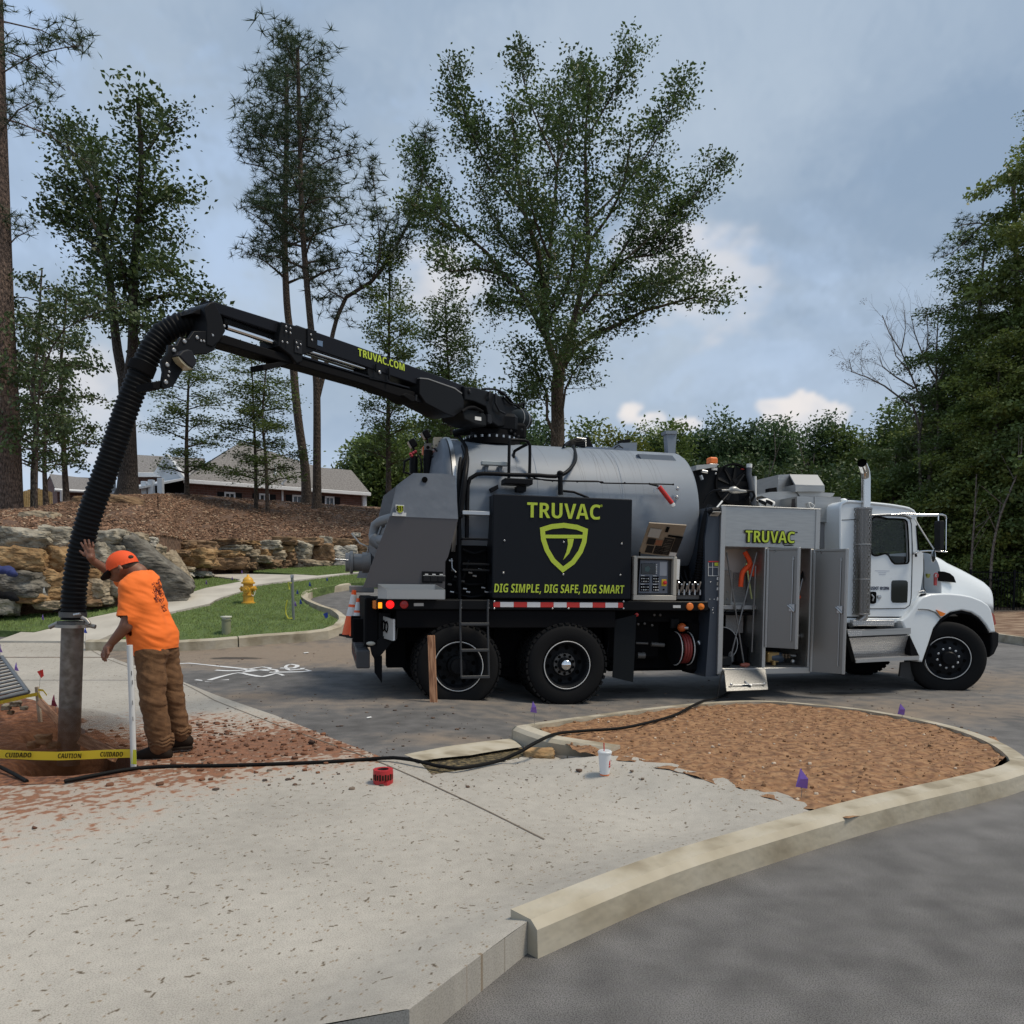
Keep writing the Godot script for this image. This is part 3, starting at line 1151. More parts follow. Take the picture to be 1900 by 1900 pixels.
	# boulders lying loose on the slope
	var lo := [[202,942,125,50,3,2,24.0, "broad flat-topped brown boulder lying on the slope above the wall"],[75,962,75,30,0,3,19.0, "low pale boulder half sunk in mulch by the large pine trunk"]]
	for q: Array in lo:
		var d: float = q[6]
		var o := put("boulder", stone_mesh(Vector3(q[2], q[3], q[2] * .6) * .5 * d / FOCAL,60 + k,9,.14,.5), tones[q[5]])
		o.position = pix(q[0], q[1] + 2, d)
		o.name = numbered(self, "boulder")
		tag(o, q[7], "boulder")
		k += 1
func add_stone(wall: Node3D, called: String, q: Array, d: float, m: Material, seed_: int, boxy: float) -> void:
	var s := d / FOCAL
	var half := Vector3(q[2] * .5 * s, q[3] * .5 * s, clampf(q[2] * .4 * s,.18,.5)) * 1.06
	var o := put(called, stone_mesh(half, seed_,8,.3, boxy), m, wall)
	o.position = pix(q[0], q[1], d) - wall.position
	o.basis = Basis.from_euler(Vector3(0,.25 * sin(seed_ * 1.7), deg_to_rad(-q[4] + 4.0 * sin(seed_ * 2.3))))
# ---------------------------------------------------------------- trees
var leaf_meshes := {}
func leaf_mesh(kind: String) -> ArrayMesh:
	if leaf_meshes.has(kind):
		return leaf_meshes[kind]
	var b := MB.new()
	var r := RandomNumberGenerator.new()
	r.seed = kind.hash()
	if kind == "needle":
		for t in 3:
			var o := Vector3(r.randfn(), r.randfn(), r.randfn()) * .38
			for k in 16:
				var d := Vector3(r.randfn(), r.randfn() + .5, r.randfn()).normalized()
				var s := d.cross(Vector3(r.randfn(), r.randfn(), r.randfn())).normalized() * .045
				var e := o + d * r.randf_range(.45,.75) - Vector3(0,.08,0)
				var nn := d.cross(s).normalized()
				b.tri(o - s * .6, o + s * .6, e, nn, nn, nn)
	else:
		var cnt := 34 if kind == "broad" else 26
		var size := .30 if kind == "broad" else .40
		for k in cnt:
			var p := Vector3(r.randfn(), r.randfn() * .75, r.randfn()) * .46
			var nn := Vector3(r.randfn() * .7, r.randf_range(.2,1.0), r.randfn() * .7).normalized()
			var a := nn.cross(Vector3(r.randfn(), r.randfn(), r.randfn())).normalized()
			if kind == "droop":
				a = (a * .6 + Vector3.DOWN).normalized()
				nn = a.cross(Vector3(r.randfn(),0, r.randfn())).normalized()
			var c := a.cross(nn).normalized()
			var l := size * r.randf_range(.7,1.25)
			var m := p + a * l * .45
			var e := p + a * l
			var w := c * l * .3
			var up := nn * l * .1
			b.tri(p, m - w + up, e, nn, nn, nn)
			b.tri(p, e, m + w + up, nn, nn, nn)
	leaf_meshes[kind] = b.mesh()
	return leaf_meshes[kind]
func leaf_mat(key: String, share := .75) -> StandardMaterial3D:
	if mats.has(key):
		return mats[key]
	var m := mat(key, Color(1,1,1),.55)
	m.vertex_color_use_as_albedo = true
	m.backlight_enabled = true
	m.backlight = Color(share, share, share)
	return m
func greens(base: Color, n: int, spread: float, yellow: float) -> Array:
	var out := []
	for k in n:
		var s := 1.0 + spread * 1.15 * (2.0 * k / (n - 1.0) - 1.0)
		var y := yellow * (.3 * rng.randf() + .7 * k / n)
		out.append(Color(base.r * s + y * .045, base.g * s + y * .03, base.b * s))
	return out
func bark(key: String, col: Color) -> StandardMaterial3D:
	if mats.has(key):
		return mats[key]
	var m := mat(key, Color(1,1,1),.95)
	tri_tex(m, ramp(.05,[col * .35, col, col * 1.7],[.25,.55,.9], key.hash() % 97,5),1.0)
	m.uv1_scale = Vector3(1.6,.45,1.6)
	bump(m, grain(.05,0,1,55,5),8.0)
	return m
# a limb with its twigs; spots collects where the leaves sit
func limb(b: MB, path: Array, r0: float, r1: float, o: Dictionary, spots: Array) -> void:
	var pts := smooth_line(path, o.get("step",.6))
	var rad := []
	for i in pts.size():
		rad.append(lerpf(r0, r1, float(i) / maxi(pts.size() - 1,1)))
	if pts.size() < 2:
		return
	b.tube(pts, rad,6 if r0 > .05 else 4, false)
	var length := .0
	for i in pts.size() - 1:
		length += (pts[i + 1] - pts[i]).length()
	var bare: float = o.get("bare",.25)
	var cnt := maxi(2, int(length * o.get("twigs",2.0)))
	for k in cnt:
		var t := lerpf(bare,1.0, (k + rng.randf()) / cnt)
		var f := t * (pts.size() - 1)
		var i := mini(int(f), pts.size() - 2)
		var p: Vector3 = pts[i].lerp(pts[i + 1], f - i)
		var d: Vector3 = (pts[i + 1] - pts[i]).normalized()
		var away := Vector3(rng.randfn(), rng.randfn() * o.get("flat",.6) + o.get("rise",.25), rng.randfn()).normalized()
		var tw := (d * .6 + away).normalized()
		var l: float = o.get("twig",1.0) * rng.randf_range(.5,1.2) * (1.15 - .5 * t)
		var e: Vector3 = p + tw * l + Vector3.UP * o.get("curl",.0) * l
		var mid := p.lerp(e,.5) + Vector3(rng.randfn(), rng.randfn(), rng.randfn()) * .06 * l
		var rr := minf(lerpf(r0, r1, t) * .45, o.get("twig_r",.018))
		b.tube([p, mid, e],[rr, rr * .75, rr * .4],3, false)
		for s in o.get("sub",0):
			var q := p.lerp(e, rng.randf_range(.3,.95))
			var e2 := q + (tw + Vector3(rng.randfn(), rng.randfn() * .6 + o.get("curl",.0), rng.randfn()).normalized()).normalized() * l * .5
			b.tube([q, q.lerp(e2,.5) + Vector3.UP * .03 * l, e2],[rr * .5, rr * .4, rr * .25],3, false)
		for s in o.get("per",2):
			spots.append(p.lerp(e, (s + .6 + .5 * rng.randf()) / o.get("per",2)) + Vector3(rng.randfn(), rng.randfn(), rng.randfn()) * .12 * l)
func auto_limbs(b: MB, trunk: Array, r0: float, r1: float, o: Dictionary, spots: Array) -> void:
	var fine := smooth_line(trunk,.25)
	var n: int = o.get("limbs",14)
	for k in n:
		var t := lerpf(o.get("from",.35), o.get("to",1.0), (k + .3 + .5 * rng.randf()) / n)
		var i := mini(int(t * (fine.size() - 1)), fine.size() - 2)
		var p: Vector3 = fine[i]
		var az := k * 2.399 + rng.randf() * .8
		var shape := sin(PI * clampf((t - o.get("from",.35)) / (o.get("to",1.0) - o.get("from",.35)) * .72 + .24,.0,1.0))
		var l: float = o.get("reach",2.2) * (.35 + .65 * shape) * rng.randf_range(.65,1.15)
		var up: float = o.get("up",.35) * rng.randf_range(.4,1.4)
		var d := Vector3(cos(az), up, sin(az)).normalized()
		var a := p + d * l * .5 + Vector3.UP * .08 * l
		var e: Vector3 = p + d * l + Vector3.UP * o.get("sag",.0) * l
		var rr := lerpf(r0, r1, t) * .5
		limb(b,[p, a, e], minf(rr,.09),.012, o, spots)
func leaves(tree: Node3D, spots: Array, kind: String, m: Material, tints: Array, r_lo: float, r_hi: float, flat := .8) -> void:
	var where := []
	var cols := []
	for p: Vector3 in spots:
		var s := rng.randf_range(r_lo, r_hi)
		where.append(Transform3D(Basis.from_euler(Vector3(.35 * rng.randfn(), rng.randf() * TAU,.35 * rng.randfn())).scaled(Vector3(s, s * flat, s)), p - tree.position))
		var clump := .5 + .75 * noise.get_noise_3dv(p * 30.0)
		cols.append(tints[clampi(int((.65 * clump + .35 * rng.randf()) * tints.size()),0, tints.size() - 1)])
	copies(tree, "crown", leaf_mesh(kind), m, where, cols)
func trunk_part(tree: Node3D, b: MB, m: Material) -> void:
	for i in b.v.size():
		b.v[i] -= tree.position
	part(tree, "trunk", b, m)
func line_of(flat: Array, d: float, d2 := -1.0) -> Array:
	var out := []
	var n := flat.size() / 2
	for i in n:
		out.append(pix(flat[i * 2], flat[i * 2 + 1], d if d2 < .0 else lerpf(d, d2, float(i) / maxi(n - 1,1))))
	return out
func taper(path: Array, r0: float, r1: float, flare: float) -> Array:
	var out := []
	for i in path.size():
		var t := float(i) / (path.size() - 1)
		out.append(lerpf(r0, r1, t) * (1.0 + flare * exp(-t * path.size() * .9)))
	return out
func young_tree(called: String, label: String, group: String, flat: Array, d: float, r0: float, o: Dictionary) -> Node3D:
	var base := pix(flat[0], flat[1], d)
	var t := thing(called, label, "tree", base, group)
	var b := MB.new()
	var path := line_of(flat, d)
	path[0] -= Vector3.UP * .25
	var fine := smooth_line(path,.5)
	b.tube(fine, taper(fine, r0, r0 * o.get("thin",.25), o.get("flare",.35)),9, false)
	var spots := []
	auto_limbs(b, path, r0, r0*.3, o, spots)
	for q: Array in o.get("extra",[]):
		limb(b, line_of(q[0], d, d + q[3]), q[1], q[2], o, spots)
	trunk_part(t, b, bark(o.get("bark", "bark_brown"), o.get("bark_col", Color(.11,.08,.06))))
	leaves(t, spots, o.get("leaf", "broad"), leaf_mat(o.get("leaf_mat", "leaf")), o.tints, o.get("lo",.28), o.get("hi",.5), o.get("squash",.75))
	return t
func lump_points(centre: Vector3, radii: Vector3, n: int, lumps: int, shell := .55) -> Array:
	var cs := []
	for k in lumps:
		var y := 1.0 - 2.0 * (k + .5) / lumps
		var a := k * 2.399 + rng.randf() * .5
		var r := sqrt(maxf(.0,1.0 - y * y))
		cs.append([Vector3(cos(a) * r, y, sin(a) * r) * rng.randf_range(.45,.8), rng.randf_range(.28,.48)])
	var out := []
	for k in n:
		var c: Array = cs[rng.randi() % lumps]
		var v := Vector3(rng.randfn(), rng.randfn() + .25, rng.randfn()).normalized() * (shell + (1.0 - shell) * rng.randf())
		out.append(centre + (c[0] + v * c[1]) * radii)
	return out
func full_tree(called: String, label: String, group: String, base: Vector3, h: float, wide: float, n: int, tints: Array, lo: float, hi: float, low := .15, kind := "broad", lumps := 16) -> Node3D:
	var t := thing(called, label, "tree", base, group)
	var b := MB.new()
	var lean := Vector3(rng.randfn() * .03,1, rng.randfn() * .03) * h
	var path := [base - Vector3.UP * .4, base + lean * .4, base + lean * .93]
	var r0 := .012 * h + .06
	b.tube(smooth_line(path,1.5), taper(smooth_line(path,1.5), r0,.03,.2),7, false)
	var spots := lump_points(base + Vector3.UP * h * (.5 + low * .5), Vector3(wide, h * (1.0 - low) * .5, wide), n, lumps)
	for k in 9:
		var p: Vector3 = path[0].lerp(path[2], rng.randf_range(.3,.9))
		var e: Vector3 = spots[rng.randi() % spots.size()]
		b.tube([p, p.lerp(e,.5) + Vector3.UP * .3, e],[.05,.035,.015],4, false)
	trunk_part(t, b, bark("bark_grey", Color(.13,.11,.09)))
	leaves(t, spots, kind, leaf_mat("leaf"), tints, lo, hi)
	return t
func branchy_tree(called: String, label: String, group: String, base: Vector3, h: float, reach: float, n: int, tints: Array) -> Node3D:
	var t := thing(called, label, "tree", base, group)
	var b := MB.new()
	var sway := Vector3(rng.randfn() * .04,0, rng.randfn() * .04) * h
	var path := [base - Vector3.UP * .3, base + Vector3.UP * h * .35 + sway * .6, base + Vector3.UP * h * .7 + sway, base + Vector3.UP * h + sway * .7]
	var fine := smooth_line(path,.8)
	b.tube(fine, taper(fine,.01 * h + .06,.03,.2),7, false)
	var spots := []
	auto_limbs(b, path,.16,.03, {"limbs": n, "from": .06, "reach": reach, "up": .3, "sag": -.1, "twigs": 3.2, "twig": .95, "per": 3, "flat": .35, "rise": -.05, "step": 1.0}, spots)
	trunk_part(t, b, bark("bark_grey", Color(.13,.11,.09)))
	leaves(t, spots, "droop" if n % 2 else "broad", leaf_mat("leaf"), tints,.32,.72,.65)
	return t
func build_trees() -> void:
	var dark := greens(Color(.055,.092,.028),14,.4,.3)
	var mid := greens(Color(.10,.155,.042),14,.4,.5)
	var yell := greens(Color(.16,.19,.035),14,.35,1.0)
	var pine := greens(Color(.045,.075,.034),10,.4,.2)
	# --- left: pines and young trees on the slope
	var t := thing("pine_tree", "thick plated pine trunk at the left edge above the boulders", "tree", pix(17,950,21.5))
	var b := MB.new()
	var path := line_of([19,956,15,800,6,600,0,410,-6,200,-10,20,-12,-120],21.5)
	var fine := smooth_line(path,.35)
	b.tube(fine, taper(fine,.32,.19,.12),18, false)
	var spots := []
	auto_limbs(b, path,.1,.04, {"limbs": 16, "from": .66, "reach": 3.4, "up": .2, "twigs": 2.5, "twig": .8}, spots)
	for q: Array in [[[8,640,30,610,48,600]],[[6,560,-20,540,-60,520]],[[2,470,30,440,60,425]]]:
		limb(b, line_of(q[0],21.5),.03,.01, {"twigs": 3.0, "twig": .5}, spots)
	trunk_part(t, b, bark("bark_pine", Color(.155,.105,.08)))
	leaves(t, spots, "needle", leaf_mat("needle"), pine,.35,.55)
	var sg := {"limbs": 26, "from": .22, "reach": 1.25, "up": .25, "sag": -.05, "twigs": 2.6, "twig": .55, "per": 2, "lo": .24, "hi": .38, "leaf": "droop", "tints": dark}
	young_tree("sweetgum_tree", "thin pale-barked young tree just right of the thick pine trunk", "young trees on the slope",[64,948,62,880,67,790,60,700,72,640,74,560,78,500],22,.085, sg.merged({"bark": "bark_grey", "bark_col": Color(.16,.13,.10), "reach": 1.6, "extra": [[[66,760,40,680,12,650],.03,.012,.5]]}))
	young_tree("sweetgum_tree", "slim dark sapling second from the thick pine trunk", "young trees on the slope",[86,930,82,860,84,790,78,700,84,650],25,.075, sg.merged({"limbs": 16, "from": .4}))
	young_tree("sweetgum_tree", "slim young tree with layered leaves left of the hose's upper part", "young trees on the slope",[124,925,119,850,116,760,112,690,120,600,124,540],26,.10, sg.merged({"limbs": 30, "reach": 1.5}))
	young_tree("maple_tree", "yellow-green leafy sapling in front of the forked oak", "young trees on the slope",[66,936,70,800,78,690,120,610,170,585,235,560],21,.04, sg.merged({"limbs": 30, "from": .5, "reach": 1.2, "tints": yell, "lo": .24, "hi": .4}))
	# --- the forked oak behind the hose
	t = thing("oak_tree", "tall dark oak with a forked trunk behind the hose", "tree", pix(237,918,30))
	b = MB.new()
	spots = []
	var ok := {"twigs": 2.6, "twig": 1.15, "per": 3, "bare": .2, "rise": .1}
	var tr := smooth_line(line_of([237,925,238,850,236,760,232,705],30),.4)
	b.tube(tr, taper(tr,.34,.26,.55),12, false)
	for q: Array in [[[231,715,218,650,208,560,201,490,190,440,184,370,165,250],.19,.06,1.5],[[234,720,246,655,247,570,250,480,257,410,262,290,255,180],.21,.06,-1.5]]:
		limb(b, line_of(q[0],30,30 + q[3]), q[1], q[2], ok.merged({"bare": .55, "twigs": 1.6}), spots)
	for q: Array in [[[200,495,172,452,125,415,75,380],1.0],[[186,440,150,380,100,330],2.0],[[252,565,290,552,335,545,385,560],-1.0],[[248,600,290,610,330,600],-2.5],[[254,440,290,420,320,440],1.0],[[258,400,300,370,330,350],-2.0],[[205,560,170,540,130,550],-1.5],[[250,500,290,490,330,510],-3.0],[[184,370,130,280,110,220],.5],[[262,300,300,240,330,220],.5],[[246,640,285,640,310,655],1.0],[[190,440,215,380,220,330],-2.0],[[247,560,232,520,222,470],-2.0]]:
		limb(b, line_of(q[0],30,30 + q[1]),.085,.02, ok, spots)
	trunk_part(t, b, bark("bark_dark", Color(.075,.058,.048)))
	leaves(t, spots, "broad", leaf_mat("leaf"), dark,.45,.85)
	# --- saplings between hose and boom
	var lay := {"limbs": 24, "from": .2, "reach": 1.7, "up": .12, "sag": .03, "twigs": 4.0, "twig": .55, "per": 2, "flat": .25, "rise": .05, "lo": .32, "hi": .55, "tints": mid, "squash": .5}
	young_tree("dogwood_tree", "slender tree with layered branches just right of the hose", "saplings under the boom",[347,922,346,830,348,760,351,700,360,650],34,.11, lay.merged({"limbs": 20, "from": .25, "reach": 1.9}))
	young_tree("dogwood_tree", "left of two close saplings under the boom", "saplings under the boom",[475,948,474,850,470,760,468,690,465,650],33,.085, lay.merged({"limbs": 24}))
	young_tree("dogwood_tree", "right of two close saplings under the boom", "saplings under the boom",[497,956,493,850,487,780,492,700,500,640],32,.085, lay.merged({"tints": greens(Color(.07,.085,.03),10,.4,.8)}))
	# --- two tall trees behind the boom
	var pn := {"limbs": 30, "from": .5, "reach": 2.6, "up": .3, "twigs": 2.6, "twig": .8, "per": 2, "leaf": "needle", "leaf_mat": "needle", "lo": .55, "hi": .95, "tints": pine, "thin": .4}
	young_tree("pine_tree", "tall pine with a bowed trunk behind the boom's middle", "",[569,930,566,870,556,800,549,740,541,640,532,560,528,430,531,300,532,120],40,.24, pn.merged({"limbs": 34, "from": .42}))
	young_tree("pine_tree", "tall straight tree with root flare and a long leaning side limb", "",[588,955,588,860,588,760,586,690,576,600,567,500,560,400,556,250,552,90],36,.20, pn.merged({"flare": 1.1, "from": .38, "limbs": 36, "extra": [[[588,745,604,680,613,640,625,590,642,552,690,522,720,480,750,430,780,350,790,250],.12,.03,2.0],[[640,555,612,540,590,560],.05,.015,1.0],[[690,522,705,470,700,400,690,300],.05,.015,-1.0]]}))
	var tall := {"limbs": 40, "from": .12, "reach": 1.6, "up": .35, "twigs": 3.6, "twig": .6, "per": 2, "lo": .38, "hi": .66, "tints": mid}
	young_tree("sweetgum_tree", "narrow tall tree left of the truck's turret with sky round it", "",[721,905,720,800,721,700,722,600,723,520,725,440],38,.13, tall)
	young_tree("sweetgum_tree", "slim tree with airy crown behind the turret of the boom", "",[838,880,836,780,832,690,828,610,826,550],36,.10, tall.merged({"limbs": 34, "reach": 2.1, "from": .1}))
	# --- the great oak behind the tank
	t = thing("oak_tree", "great spreading oak rising behind the truck's tank", "tree", pix(1034,850,32))
	b = MB.new()
	spots = []
	tr = smooth_line(line_of([1034,1000,1034,880,1035,780,1034,730,1040,660],32),.4)
	b.tube(tr, taper(tr,.34,.24,.3),12, false)
	var big := [
		[[1036,690,1018,640,1008,590,1007,526,1002,479,988,438,975,400,960,320,950,210],.17,.03,-1.0],
		[[1010,585,1014,540,1018,495,1024,419,1034,310,1040,170],.12,.03,2.5],
		[[1012,625,977,558,933,510,885,498,838,504,806,480],.12,.02,-2.0],
		[[933,510,904,469,863,435,825,419,765,375],.07,.02,-1.0],
		[[1046,665,1060,620,1071,589,1103,548,1131,504,1163,479,1210,473,1267,450],.13,.02,1.0],
		[[1046,680,1068,643,1103,621,1147,602,1195,577,1242,564,1289,552,1338,560],.11,.02,-3.0],
		[[1042,660,1062,600,1078,540,1092,470,1090,413,1086,260,1095,150],.15,.03,-2.0],
		[[1030,812,1015,775,1015,731,1000,700,985,660,960,640],.07,.02,-1.5],
		[[1042,775,1049,722,1064,690,1082,668,1110,660],.06,.02,-1.0],
		[[1005,510,960,470,920,420,890,340],.07,.02,3.0],[[1131,504,1170,440,1200,380,1230,330],.07,.02,2.0],
		[[1092,450,1130,400,1160,330,1170,250],.07,.02,-2.0],[[1020,480,990,400,980,330],.06,.02,-3.5],[[1103,548,1150,545,1200,525,1240,530],.05,.015,-3.0],
		[[1195,577,1230,530,1270,510,1310,500],.05,.015,1.0],[[1010,600,1040,560,1060,500,1070,430],.07,.02,-4.0],[[977,558,940,560,900,565],.05,.015,-2.0],
		[[1036,760,1020,700,980,720,950,760],.04,.015,-2.0],[[1210,473,1240,430,1250,380],.05,.015,1.0],[[960,320,900,260,860,230],.05,.015,1.0],[[1034,310,1070,200,1080,120],.05,.015,2.0],[[975,400,900,300,850,180,830,120],.06,.015,1.0],[[1090,413,1170,330,1240,220,1260,150],.06,.015,1.0],[[1163,479,1240,410,1310,340,1340,290],.05,.015,1.0],[[863,435,800,360,770,270],.05,.015,1.0],[[1034,310,980,180,960,90],.05,.015,.0],[[1086,260,1150,150,1170,80],.05,.015,.0],[[838,504,810,440,790,400],.04,.012,1.0],[[1036,640,1020,600,1030,560],.04,.015,-3.0],[[1046,690,1030,640,1060,620],.04,.015,-4.0],
	]
	for q: Array in big:
		limb(b, line_of(q[0],32 + .3 * q[3],32 + 1.3 * q[3]), q[1], q[2], {"twigs": 3.4, "twig": 1.2, "per": 3, "bare": .22, "rise": .1, "sub": 1}, spots)
	trunk_part(t, b, bark("bark_oak", Color(.14,.105,.075)))
	leaves(t, spots, "broad", leaf_mat("leaf"), greens(Color(.065,.11,.034),14,.45,.4),.38,.68)
	# --- woods beyond the road
	var cool := greens(Color(.07,.12,.05),12,.4,.2)
	var row := [[655,838,62,2.6,0],[690,798,60,2.2,1],[712,815,58,2.2,1],[760,790,62,3.0,1],[800,772,64,3.0,1],[858,765,66,3.2,0],[905,772,62,3.0,1],[955,778,64,3.0,0],[1000,782,66,2.6,0],[1075,790,62,2.4,1],
		[1150,775,60,2.2,2],[1190,800,66,2.6,1],[1236,782,62,2.6,1],[1275,800,70,2.8,0],[1318,783,66,3.3,0],[1355,800,72,3.0,0],[1392,790,66,2.4,0],[1440,784,64,2.3,0],[1478,802,70,3.0,1],[1515,786,66,3.0,0],[1560,788,66,3.0,1],[1600,800,70,2.8,0],[1640,768,62,3.0,1],[1680,780,64,2.8,0],[1720,775,62,3.0,1],[1765,730,60,3.0,0],[1815,690,58,3.4,0],[1870,640,56,3.4,1],[1930,600,54,3.4,0]]
	var say := ["dark rounded tree in the far line of woods", "mid-green tree in the far line of woods", "thin pale-leaved tree in the far line of woods"]
	var nth := 0
	for q: Array in row:
		var top := pix(q[0], q[1], q[2])
		nth += 1
		var base := Vector3(top.x, height(top.x, top.z) - (.0 if q[0] > 1040 else .5), top.z)
		full_tree("broadleaf_tree", "%s, %s from the left" % [say[q[4]], ordinal(nth - 1)], "trees along the far edge of the woods", base, top.y - base.y, q[3],620 if q[4] < 2 else 190,[cool, mid, yell][q[4]],.8,1.35,.12)
	for k in 15:
		var u := 1190.0 + k * 37.0
		var top := pix(u,868 + 22 * sin(k * 2.1),52 + 3 * sin(k * 1.3))
		var base := Vector3(top.x, height(top.x, top.z), top.z)
		full_tree("understory_tree", "low bushy tree before the far woods, %s from the left" % ordinal(k), "lower trees in front of the far woods", base, top.y - base.y,2.5,520,[cool, mid, dark][k % 3],.65,1.1,.0)
	# --- tall trees at the right
	var sunny := greens(Color(.14,.19,.045),14,.45,.8)
	var wall := [[1672,830,44,2.0,0,500],[1715,790,46,2.2,1,560],[1758,700,43,2.2,0,800],[1800,560,42,2.6,1,1200],[1855,420,40,3.1,0,1900],[1905,300,37,3.2,1,2200],[1975,230,38,3.6,0,2200],[1860,640,36,2.1,1,1100],[1800,860,37,2.0,1,700],[1740,900,38,1.6,0,420],[1850,880,36,2.0,0,700],[1905,820,35,2.0,1,800],[1690,930,39,1.5,1,380],[1650,900,44,1.6,1,380],[2010,600,34,3.0,1,1300],[1960,760,34,2.2,0,900]]
	var wsay := ["tall dense green tree in the wall of woods at the right", "tall sunlit tree in the wall of woods at the right"]
	nth = 0
	wall.sort_custom(func(x: Array, y: Array) -> bool: return x[0] < y[0])
	for q: Array in wall:
		nth += 1
		var top := pix(q[0], q[1], q[2])
		var base := Vector3(top.x, height(top.x, top.z) + .2, top.z)
		branchy_tree("woodland_tree", "%s, %s from the left" % [wsay[q[4]], ordinal(nth - 1)], "tall trees at the right edge", base, top.y - base.y, q[3] * 1.25,22 + int((top.y - base.y) * 2.0),[mid, sunny][q[4]])
	t = thing("pine_tree", "pine reaching a bare limb with dark tufts out over the right edge", "tree", pix(1905,1120,41))
	b = MB.new()
	spots = []
	path = line_of([1905,1130,1900,900,1890,600,1882,400,1880,340],41)
	fine = smooth_line(path,.8)
	b.tube(fine, taper(fine,.25,.1,.2),9, false)
	for q: Array in [[1882,400,1830,412,1790,450,1765,470,1740,480],[1884,470,1840,420,1800,415,1780,420]]:
		limb(b, line_of(q,41,39),.06,.015, {"twigs": 2.2, "twig": .45, "bare": .45, "per": 1}, spots)
	trunk_part(t, b, bark("bark_pine", Color(.155,.105,.08)))
	leaves(t, spots, "needle", leaf_mat("needle"), pine,.4,.6)
	t = thing("pine_tree", "small dark-tufted pine beside the leafless tree", "tree", pix(1752,1000,43))
	b = MB.new()
	spots = []
	path = line_of([1752,1060,1750,900,1748,800,1750,640],43)
	b.tube(path,[.12,.1,.07,.02],7, false)
	auto_limbs(b, path,.1,.02, {"limbs": 18, "from": .55, "reach": 1.3, "up": .2, "twigs": 2.5, "twig": .5, "per": 1}, spots)
	trunk_part(t, b, bark("bark_pine", Color(.155,.105,.08)))
	leaves(t, spots, "needle", leaf_mat("needle"), pine,.45,.7)
	# --- the leafless tree
	t = thing("bare_tree", "leafless grey tree with fine upright twigs before the right-hand woods", "tree", pix(1722,1000,41))
	b = MB.new()
	spots = []
	for q: Array in [[[1716,1080,1722,900,1742,810,1740,763,1737,684,1739,621,1742,570],.16,.02,.0],[[1714,1080,1708,900,1706,810,1713,763,1700,720,1688,690,1672,652,1650,618,1637,585],.13,.02,1.0],[[1706,800,1694,753,1666,735,1641,716,1609,700,1581,690,1575,665],.07,.015,-1.0],[[1697,720,1663,700,1638,681,1631,660],.05,.012,1.5],[[1738,720,1754,678,1767,627,1774,575],.07,.015,1.0],[[1739,705,1717,668,1698,621,1690,585],.06,.015,-1.0],[[1672,652,1680,610,1678,575],.04,.012,.5],[[1717,668,1722,620,1718,570],.04,.012,.5],[[1740,800,1770,730,1785,680],.05,.012,1.0],[[1688,690,1662,660,1655,625],.04,.012,.0]]:
		limb(b, line_of(q[0],41,41 + q[3]), q[1], q[2], {"twigs": 2.4, "twig": 1.5, "twig_r": .014, "bare": .4, "curl": .35, "rise": .6, "sub": 3}, spots)
	trunk_part(t, b, bark("bark_bare", Color(.20,.165,.14)))
	var few := []
	for p: Vector3 in spots:
		if p.x < pix(1640,680,41).x and rng.randf() < .7:
			few.append(p)
	leaves(t, few, "broad", leaf_mat("leaf"), greens(Color(.10,.06,.04),6,.4,.2),.16,.28)
	# pale dead stems standing in the woods
	var dn := 0
	for q: Array in [[[1402,960,1420,900,1438,850,1436,800],50.0],[[1500,960,1497,900,1490,850,1478,815],49.5],[[1506,930,1508,870,1511,842],49.0],[[1840,1040,1855,960,1890,870,1896,810],33.0],[[1802,1050,1808,960,1812,880],34.0]]:
		b = MB.new()
		var st := line_of(q[0], q[1])
		var sb: Vector3 = st[0]
		for i in st.size():
			st[i] -= sb
		st.insert(0, Vector3(0,-sb.y,0))
		fine = smooth_line(st,.5)
		b.tube(fine, taper(fine,.07,.02,.0),6, false)
		for k in 5:
			var p: Vector3 = fine[int(fine.size() * (.5 + .1 * k)) - 1]
			var e := p + Vector3(rng.randfn() * .8,.7 + rng.randf(), rng.randfn() * .4)
			b.tube([p, p.lerp(e,.5), e],[.022,.016,.008],4, false)
		var tt := thing("dead_tree", "pale bare dead stem among the green woods, %s from the left" % ordinal(dn), "tree", sb, "dead stems in the woods")
		dn += 1
		part(tt, "trunk", b, bark("bark_bare", Color(.20,.165,.14)))
